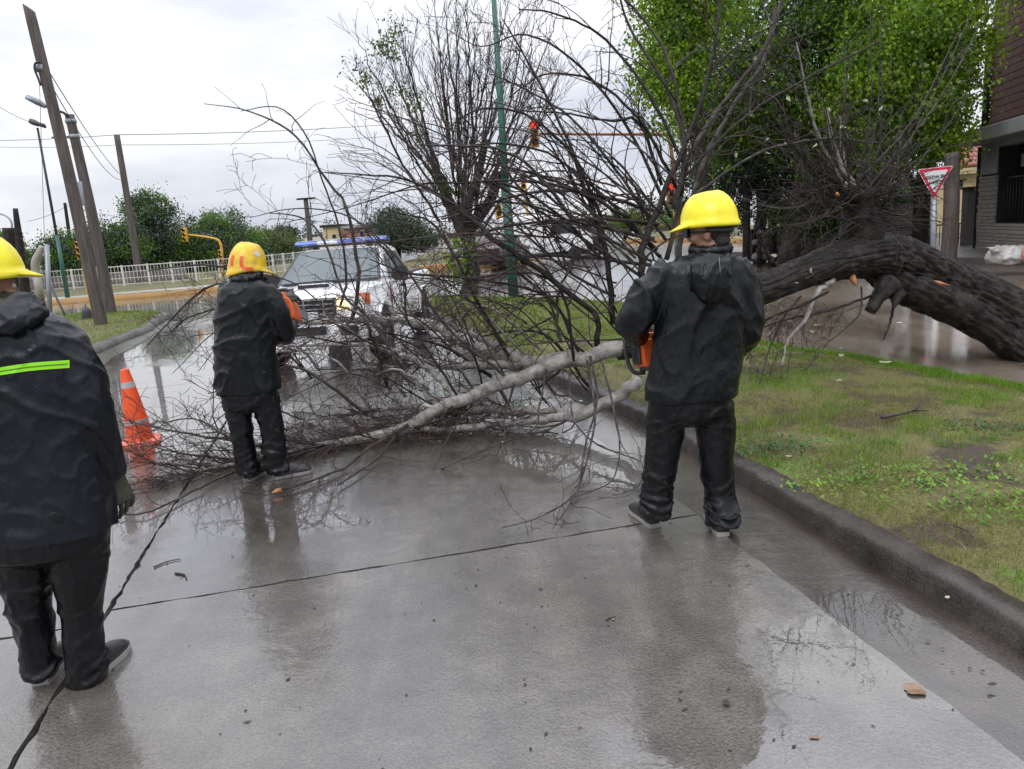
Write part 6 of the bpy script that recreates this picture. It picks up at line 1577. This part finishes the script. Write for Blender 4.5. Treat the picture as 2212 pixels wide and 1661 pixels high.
def rings(m, rows, Y, pxm, depth, pw=2.3, yaw=0.0):
    out = []
    for (cx, cy, hw, *dd) in rows:
        out.append(ell(at(cx, cy, Y + (dd[1] if len(dd) > 1 else 0)), hw / pxm, (dd[0] if dd else depth), 28, yaw, pw=pw))
    m.loft(out)
def boot(parent, heel, direction, L_=0.29, w=0.098, up=0.12, sole='sole'):
    d = V3(direction); d.z = 0; d.normalize(); s = V3((-d.y, d.x, 0)); h = V3((heel.x, heel.y, 0))
    m = M(); out = []
    for t, hw, z1 in ((-.01, .6, .10), (.03, .82, up), (.09, .84, up), (.14, .86, .098), (.19, .98, .078), (.24, .98, .066), (.275, .78, .052), (.29, .4, .036)):
        c = h + d * t * L_ / .29
        out.append([c + s * (hw * w / 2 * x) + V3((0, 0, z)) for x, z in ((-.95, .022), (-1, .04), (-.9, z1 * .75), (-.5, z1 * .97), (0, z1), (.5, z1 * .97), (.9, z1 * .75), (1, .04), (.95, .022))])
    m.loft(out); b = m.build('boot', 'boot', parent)
    m = M(); out = []
    for t, hw in ((-.016, .66), (.03, .9), (.09, .86), (.14, .88), (.2, 1.04), (.25, 1.0), (.285, .7), (.3, .3)):
        c = h + d * t * L_ / .29
        out.append([c + s * (hw * w / 2 * x) + V3((0, 0, z)) for x, z in ((-1, .002), (-1.04, .026), (1.04, .026), (1, .002))])
    m.loft(out); m.build('sole', sole, b, auto=40)
    return b
def proj_strip(name, tree_, pts, halfh, mat, parent, off=0.005, n=40, push=V3((0, 1, 0))):
    """ribbon laid on the cloth surface along survey pixel points"""
    rows = []
    for (x, y) in [(a.x, a.z) for a in spline([V3((p[0], 0, p[1])) for p in pts], n)]:
        row = []
        for k in (-1, -.5, 0, .5, 1):
            d = ray(x, y + k * halfh).normalized()
            hit = tree_.ray_cast(V3((0, 0, CAM_H)), d)
            if hit[0] is None: row = None; break
            row.append(hit[0] - d * off)
        if row: rows.append(row)
    m = M()
    if len(rows) > 1: m.loft(rows, closed=False)
    return m.build(name, mat, parent)
def bvh(o): return BVHTree.FromPolygons([v.co for v in o.data.vertices], [p.vertices for p in o.data.polygons])

def saw(name, label, c, bdir, up, s=1.0, group='chainsaws held by the workers'):
    """c: middle of the engine housing, bdir: direction of the bar"""
    f = V3(bdir).normalized(); u = V3(up); u = (u - f * u.dot(f)).normalized(); r = f.cross(u)
    L = lambda x, y, z: V3(c) + (r * x + f * y + u * z) * s
    R = Matrix((r, f, u)).transposed()
    o = thing(name, label, 'chainsaw', c, group)
    m = M(); m.loft([[L(x, y, z) for x, z in ((-.07, -.09), (.075, -.09), (.085, -.05), (.08, .05), (.05, .085), (-.05, .085), (-.08, .05), (-.08, -.05))] for y in (-.16, -.13, .08, .11)]); m.build('housing', 'saw_orange', o, auto=30, bevel=.008)
    m = M(); m.loft([[L(x * k, y, z) for x, z in ((-.055, .08), (.055, .08), (.045, .125), (-.045, .125))] for y, k in ((-.15, .8), (-.10, 1), (.03, 1), (.07, .75))]); m.build('top_cover', 'saw_orange', o, auto=30, bevel=.008)
    m = M(); m.box(L(-.088, -.02, -.005), (.02 * s, .17 * s, .13 * s), R); m.build('starter_cover', 'black_plastic', o, smooth=False, bevel=.01)
    for q in range(4):
        m = M(); m.box(L(-.1, -.07 + q * .035, 0), (.006 * s, .014 * s, .09 * s), R); m.build('vent_slat', 'dark_steel', o, smooth=False)
    m = M(); m.box(L(.0, -.06, -.1), (.13 * s, .2 * s, .03 * s), R); m.build('base', 'black_plastic', o, smooth=False, bevel=.008)
    m = M(); m.tube(spline([L(.07, .02, .10), L(.02, .05, .175), L(-.08, .05, .17), L(-.135, .045, .10), L(-.14, .03, -.03), L(-.11, .0, -.115), L(-.04, -.02, -.125)], 30), .0135 * s, 8); m.build('front_handle', 'rubber', o)
    m = M(); m.tube(spline([L(0, -.14, .09), L(0, -.22, .1), L(0, -.30, .06), L(0, -.32, -.02), L(0, -.26, -.08), L(0, -.15, -.1)], 24), .018 * s, 8); m.build('rear_handle', 'rubber', o)
    m = M(); m.loft([[L(x, .105 + .02 * (z > .1), z) for x, z in ((-.09, .06), (.08, .06), (.06, .19), (-.08, .19))], [L(x, .115 + .02 * (z > .1), z) for x, z in ((-.09, .06), (.08, .06), (.06, .19), (-.08, .19))]]); m.build('hand_guard', 'black_plastic', o, smooth=False)
    m = M(); m.prism([L(.06, y, z) for y, z in ((.09, -.045), (.42, -.035), (.46, -.02), (.475, 0), (.46, .02), (.42, .035), (.09, .04))], (0, 0, 0), r * .006 * s); gb = m.build('guide_bar', 'steel', o, smooth=False)
    m = M(); m.tube([L(.063, y, z) for y, z in ((.09, -.05), (.42, -.04), (.465, -.024), (.482, 0), (.465, .024), (.42, .04), (.09, .046))], .006 * s, 5); m.build('chain', 'dark_steel', gb)
    return o, L

# ---------------------------------------------------------- worker on the right
YR, KR = 3.87, 402.0
pr = thing('person', 'worker with a bright yellow helmet holding a chainsaw at his hip beside the kerb', 'person', G(1490, 1145))
m = M()
rings(m, [(1492, 800, 84), (1490, 850, 88), (1490, 890, 84), (1490, 915, 60, .1)], YR, KR, .155)
leg(m, [(1445, 870), (1437, 940), (1428, 1000), (1418, 1060), (1416, 1118)], [44, 41, 35, 32, 35], YR, 0, KR)
leg(m, [(1540, 870), (1546, 940), (1548, 1000), (1556, 1070), (1562, 1137, 3.8)], [46, 43, 37, 34, 38], YR, 0, KR)
for cx, cy, yy in ((1416, 1104, YR), (1418, 1086, YR), (1563, 1122, 3.8), (1560, 1102, 3.8)):
    c = at(cx, cy, yy); m.tube([c + V3((.088 * math.cos(a), .088 * math.sin(a), .022 * math.sin(a * 2 + 1))) for a in [i * .449 for i in range(15)]], .011, 8)
cloth('trousers', m, 0.0105, 'trouser', pr, 0.014, 4.6, 1, 3, (1, 1, 1.35))
m = M()
rings(m, [(1535, 536, 30, .075), (1533, 548, 44, .09), (1529, 562, 74, .115), (1525, 582, 94, .135), (1521, 615, 98, .15), (1515, 690, 96, .155), (1506, 770, 97, .16), (1497, 825, 97, .165), (1492, 858, 95, .165)], YR, KR, .15)
leg(m, [(1452, 582), (1412, 630), (1378, 682, 3.86), (1368, 705, 3.94), (1376, 728, 4.06)], [33, 37, 35, 30, 23], YR, 0, KR)
leg(m, [(1590, 586), (1613, 650), (1612, 715, 3.88), (1590, 760, 4.05)], [36, 38, 34, 26], YR, 0, KR)
jr = cloth('jacket', m, 0.011, 'jacket', pr, 0.021, 3.6, 2, 3, (1, 1, .75))
m = M(); m.tube([at(1535, 536, YR) + V3((.085 * math.cos(a), .085 * math.sin(a) + .01, .012 * math.sin(a))) for a in [i * .2856 for i in range(23)]], .028, 8)
cloth('collar', m, 0.009, 'jacket', pr, 0.008, 9, 4, 2)
m = M()
hr = []
for cy, hw, dp, off in ((548, 30, .05, -.10), (565, 38, .065, -.135), (590, 40, .06, -.155), (620, 38, .05, -.165), (643, 28, .036, -.165), (655, 12, .02, -.16)):
    hr.append(ell(at(1538, cy, YR + off), hw / KR, dp, 24, 0, pw=2.6))
m.loft(hr)
bjr = bvh(jr)
proj_strip('yoke_seam', bjr, [(1432, 652), (1470, 666), (1530, 668), (1600, 656)], 1.2, 'trouser', jr, .004, 40)
proj_strip('hem_seam', bjr, [(1400, 846), (1450, 850), (1530, 851), (1580, 846)], .9, 'trouser', jr, .004, 40)
hd = cloth('hood', m, 0.008, 'jacket', pr, 0.009, 7, 6, 3, (1, 1, .6))
hb = bvh(hd)
proj_strip('hood_trim', hb, [(1553, 553), (1555, 575), (1556, 590)], 4.5, 'reflect', hd, n=12)
hc = at(1533, 497, YR + .03); HR = frame(1.02, -0.02)
make_head(pr, hc, HR, at(1535, 545, YR))
make_helmet(pr, hc + V3((0, 0, .03)), HR @ Matrix.Rotation(-.09, 3, 'X'), 'helmet', 1.0, .02)
m = M(); m.tube([hc + HR @ V3((.09 * math.sin(a), .1 * math.cos(a), -.005 + .0)) for a in [-1.9 + i * .2 for i in range(20)]], .006, 6); m.build('goggle_strap', 'black_plastic', pr)
m = M(); m.loft([[hc + HR @ V3((x, y, z)) for x, z in ((-.06, -.03), (.06, -.03), (.06, .02), (-.06, .02))] for y in (.10, .118)]); m.build('goggles', 'glass_dark', pr, smooth=False)
boot(pr, at(1413, 1128, 3.94), (-0.25, 1, 0))
boot(pr, at(1561, 1156, 3.76), (0.05, 1, 0))
sR, LR = saw('chainsaw', 'orange and black chainsaw held at the hip by the worker with the bright helmet', at(1402, 762, 4.17), (-.08, .97, -.2), (0, 0, 1), .88)
hand(pr, at(1379, 722, 4.08), LR(-.02, .05, .18) - at(1379, 722, 4.08) + V3((-.01, .02, 0)), (-.2, -.3, 1), .55, -1, s=1.05)
hand(pr, at(1470, 770, 4.12), (-.9, .2, -.1), (0, .2, 1), .6, 1)
# ---------------------------------------------------------- worker in the middle
YM, KM = 5.35, 298.0
pm = thing('person', 'worker with an amber helmet marked with red tape in front of the pickup', 'person', G(580, 1035))
m = M()
rings(m, [(537, 800, 60), (538, 845, 62), (538, 872, 58), (540, 890, 40, .1)], YM, KM, .15)
leg(m, [(508, 858), (519, 915), (526, 955), (532, 990), (538, 1022)], [31, 28, 26, 25, 25], YM, 0, KM)
leg(m, [(572, 858), (584, 910), (590, 950), (594, 990), (602, 1020)], [31, 29, 27, 26, 24], YM, 0, KM)
for cx, cy in ((537, 1012), (602, 1008)):
    c = at(cx, cy, YM); m.tube([c + V3((.082 * math.cos(a), .082 * math.sin(a), .022 * math.sin(a * 2 + 1))) for a in [i * .449 for i in range(15)]], .011, 8)
cloth('trousers', m, 0.0125, 'trouser', pm, 0.026, 4.6, 11, 3, (1, 1, 1.3))
m = M()
rings(m, [(530, 598, 26, .08), (530, 608, 40, .1), (530, 620, 55, .13), (530, 645, 60, .15), (530, 700, 62, .16), (531, 770, 65, .165), (535, 815, 69, .17), (538, 846, 71, .17)], YM, KM, .15)
leg(m, [(570, 625), (598, 672), (612, 715, 5.4), (618, 724, 5.5), (628, 700, 5.7)], [24, 27, 25, 22, 15], YM, 0, KM)
leg(m, [(496, 628), (520, 650, 5.6), (570, 655, 5.75), (600, 643, 5.8)], [26, 24, 19, 14], YM, 0, KM)
cloth('jacket', m, 0.0125, 'jacket', pm, 0.022, 3.4, 12, 3, (1, 1, .75))
m = M(); m.tube([at(531, 598, YM) + V3((.09 * math.cos(a), .09 * math.sin(a) + .01, .012 * math.sin(a))) for a in [i * .2856 for i in range(23)]], .032, 8)
cloth('collar', m, 0.01, 'jacket', pm, 0.01, 9, 14, 2)
mc = at(537, 588, YM + .06); MR = frame(-1.05, -0.22)
make_head(pm, mc, MR, at(532, 605, YM))
hm, LM = make_helmet(pm, mc + V3((-.008, -.0, .02)), MR, 'helmet_old', 0.97, .06, h=.2, rx=.122, ry=.138)
hb = bvh(hm)
proj_strip('tape', hb, [(520, 552), (518, 563), (518, 574)], 5.0, 'red_tape', hm, .003, 8) if 0 else None
def tape(pts, wpx, mat='red_tape', name='tape'):
    """short strip on the helmet drawn as a thick polyline on its surface"""
    rows = []
    P = spline([V3((p[0], 0, p[1])) for p in pts], 14)
    for i, p in enumerate(P):
        t = (P[min(i + 1, 13)] - P[max(i - 1, 0)]); nx, ny = -t.z, t.x; l = math.hypot(nx, ny); row = []
        for k in (-1, 0, 1):
            d = ray(p.x + nx / l * wpx * k, p.z + ny / l * wpx * k).normalized(); h_ = hb.ray_cast(V3((0, 0, CAM_H)), d)
            if h_[0] is None: row = None; break
            row.append(h_[0] - d * .0025)
        if row: rows.append(row)
    if len(rows) > 1:
        m = M(); m.loft(rows, closed=False); return m.build(name, mat, hm)
tape([(522, 553), (521, 563), (521, 571), (525, 578), (535, 580), (547, 580)], 3.6)
tape([(504, 551), (501, 562), (500, 575)], 3.2)
tape([(550, 544), (556, 548), (561, 553)], 4.5, 'sticker', 'sticker')
m = M(); ellipsoid(m, mc + MR @ V3((0, .12, -.06)), (.05, .035, .04), MR); m.lathe([(.03, 0), (.034, .01), (.03, .05), (.01, .055)], mc + MR @ V3((-.05, .11, -.065)), 12, R=MR @ Matrix.Rotation(-1.2, 3, 'X')); m.build('respirator', 'black_plastic', pm)
boot(pm, at(537, 1036, 5.33), (.25, .95, 0), .265)
boot(pm, at(597, 1036, 5.35), (.95, .45, 0), .265)
sM, LMs = saw('chainsaw', 'orange chainsaw raised beside the worker with the amber helmet', at(619, 672, 5.86), (-.06, .97, -.22), (-.1, -.25, 1))
hand(pm, at(603, 643, 5.78), (.75, .3, .1), (0, -.3, 1), .55, 1, s=1.1)
hand(pm, at(627, 704, 5.7), (-.2, .8, .2), (.3, -.3, .8), .6, 1)
# ---------------------------------------------------------- worker at the left edge
YL, KL = 2.8, 556.0
pl = thing('person', 'worker in a navy black raincoat with a lime green back stripe at the left edge', 'person', G(145, 1483))
m = M()
rings(m, [(102, 1080, 130), (104, 1140, 132), (106, 1180, 124), (108, 1205, 90, .1)], YL, KL, .165)
leg(m, [(50, 1160), (58, 1225), (66, 1310), (80, 1390), (88, 1456)], [62, 56, 44, 38, 38], YL, 0, KL)
leg(m, [(166, 1160), (172, 1225), (176, 1315), (182, 1400), (189, 1476)], [64, 61, 45, 43, 42], YL, 0, KL)
for cx, cy in ((90, 1440), (192, 1450), (190, 1425)):
    c = at(cx, cy, YL); m.tube([c + V3((.072 * math.cos(a), .072 * math.sin(a), .022 * math.sin(a * 2 + 1))) for a in [i * .449 for i in range(15)]], .011, 8)
cloth('trousers', m, 0.0095, 'trouser', pl, 0.014, 4.8, 21, 3, (1, 1, 1.3))
m = M()
rings(m, [(0, 655, 48, .085), (6, 675, 72, .11), (16, 700, 112, .135), (26, 730, 138, .15), (38, 790, 146, .16), (60, 900, 142, .165), (80, 1000, 144, .17), (92, 1080, 152, .175), (102, 1150, 152, .18)], YL, KL, .15)
leg(m, [(135, 735), (168, 810), (196, 890), (222, 965, 2.86), (247, 1025, 2.92)], [46, 50, 46, 42, 33], YL, 0, KL)
leg(m, [(-95, 740), (-128, 820), (-130, 930, 2.86), (-110, 1000, 2.98)], [46, 48, 42, 33], YL, 0, KL)
jl = cloth('jacket', m, 0.0092, 'jacket_navy', pl, 0.021, 4.6, 22, 3, (1, 1, .8))
m = M()
hr = []
for cy, hw, dp, off in ((640, 52, .06, -.04), (658, 74, .075, -.07), (682, 80, .07, -.10), (706, 66, .055, -.125), (724, 34, .04, -.135)):
    hr.append(ell(at(6, cy, YL + off), hw / KL, dp, 26, 0, pw=2.4))
m.loft(hr)
cloth('hood', m, 0.008, 'jacket_navy', pl, 0.013, 8, 25, 3)
bj = bvh(jl)
st_ = proj_strip('reflective_stripe', bj, [(-60, 812), (0, 802), (70, 792), (150, 786)], 8.5, 'lime', jl, .005, 50)
proj_strip('stripe_seam', bj, [(-60, 812), (0, 802), (70, 792), (147, 786)], 1.1, 'lime_dark', st_, .0075, 50)
lc = at(-34, 617, YL + .06); LRm = frame(-0.5, -0.03)
make_head(pl, lc, LRm, at(-12, 668, YL))
make_helmet(pl, lc + V3((0, 0, .03)), LRm, 'helmet', 1.0, .02)
boot(pl, at(88, 1462, 2.80), (-.12, 1, 0), .28)
boot(pl, at(184, 1488, 2.755), (.06, 1, 0), .29, .105)
hand(pl, at(249, 1030, 2.93), (.12, .05, -1), (.9, -.45, .1), .32, 1, s=1.15)

# ================================================================== LITTLE THINGS LYING ABOUT
DR = random.Random(77)
def stick(px0, py0, px1, py1, r, label, z=0.005, mat='stick', name='loose_twig', bend=0.15):
    a, b = G(px0, py0, z), G(px1, py1, z)
    o = thing(name, label, 'twig', (a + b) / 2, 'loose twigs lying on the ground')
    mid = (a + b) / 2 + V3((-(b - a).y, (b - a).x, 0)) * bend
    m = M(); P = spline([a, mid, b], 9); m.tube(P, [r * (1 - .06 * i) for i in range(9)], 6, disp=lambda i, j, p, d: 1 + .3 * noise.noise(p * 40)); m.build('stem', mat, o)
    m = M(); q = P[4]; m.tube([q, q + V3(((b - a).y, -(b - a).x, .15 * (b - a).length)) * .2], [r * .6, r * .25], 5); m.build('side_twig', mat, o)
stick(332, 1225, 390, 1207, .005, 'thin dark twig lying on the slab right of the left worker\'s legs')
stick(378, 1238, 403, 1250, .006, 'short forked twig just below the thin twig on the slab')
stick(1905, 902, 1990, 867, .014, 'curved dark stick lying on the verge grass', 0.19, bend=-.12)
stick(1000, 945, 1050, 905, .004, 'short dark twig on the wet slab below the pale limbs')
stick(2060, 1135, 2100, 1160, .005, 'thin twig resting on top of the kerb at the right', 0.15)
stick(1310, 1340, 1330, 1332, .004, 'tiny twig on the bare slab in the middle foreground')
def flat_leaf(px, py, s, label, mat='leaf_brown', z=0.006, seed=1, cat='leaf', name='fallen_leaf'):
    r = random.Random(seed); c = G(px, py, z); a0 = r.uniform(0, 6.28)
    o = M(); pts = []
    for i in range(14):
        a = i / 14 * 6.283; rr = s * (0.55 + .45 * abs(math.cos(a)) ** 1.5) * r.uniform(.82, 1.1)
        pts.append(c + V3((rr * math.cos(a + a0), rr * .7 * math.sin(a + a0), .18 * s * r.uniform(0, 1) * (abs(math.cos(a)) ** 2))))
    n = len(pts); o.add(pts + [c + V3((0, 0, .002))], [(i, (i + 1) % n, n) for i in range(n)])
    tag(o.build(name, mat, smooth=False), label, cat, 'fallen leaves and scraps on the ground')
flat_leaf(1975, 1490, .055, 'large brown curled leaf at the edge of the wet slab near the gutter', z=.006, seed=3)
flat_leaf(1568, 1517, .022, 'dark clod alone on the slab in the right foreground', 'litter', .01, 4, 'clod', 'dirt_clod')
flat_leaf(1310, 1022, .03, 'reddish brown leaf on the wet slab left of the right worker\'s leg', z=.008, seed=5)
flat_leaf(955, 1010, .03, 'dark wet leaf under the hanging whips on the wet slab', 'litter', .008, 6)
flat_leaf(1325, 1337, .012, 'small reddish scrap in the middle of the bare slab', 'leaf_brown', .006, 8)
flat_leaf(1760, 1592, .018, 'reddish scrap near the bottom edge of the frame', 'leaf_brown', .006, 9)
flat_leaf(2143, 1478, .02, 'dark leaf lying in the wet gutter near the right edge', 'litter', .01, 10)
for i, (px, py, s, lb) in enumerate([(1912, 782, .07, 'large pale crumpled leaf at the back edge of the verge grass'), (1812, 822, .05, 'pale leaf on the grass left of the curved stick'), (1718, 838, .035, 'small white leaf on the grass right of the right worker\'s elbow'), (1765, 702, .05, 'pale leaf on the wet street edge under the trunk'), (1943, 697, .05, 'white scrap on the flooded street under the trunk'), (1705, 985, .025, 'small white leaf beside the large dark weed clump'), (1255, 866, .03, 'pale leaf low under the pale limbs near the gutter'), (2046, 1290, .015, 'tiny pale scrap on top of the kerb')]):
    flat_leaf(px, py, s, lb, 'pale_leaf', .13 if 1600 < px and py > 780 else .02, 20 + i)
lm_ = M()
for _ in range(650):
    u, w = DR.uniform(-3, 3.1), DR.uniform(-2.4, 7)
    if DR.random() < .4: u = DR.uniform(1.6, 3.6)
    c = rd(u, w, .0035 + (-.012 if u > gut(w) else 0)); s = DR.choice((.004, .005, .006, .009)); a = DR.uniform(0, 6.28)
    f = V3((math.cos(a), math.sin(a), 0)) * s * DR.uniform(.8, 2.2); q = V3((-math.sin(a), math.cos(a), 0)) * s * .6
    lm_.add([c - f, c + q + V3((0, 0, .003)), c + f, c - q + V3((0, 0, .002))], [(0, 3, 2, 1)])
tag(lm_.build('litter', 'litter', smooth=False), kind='stuff')
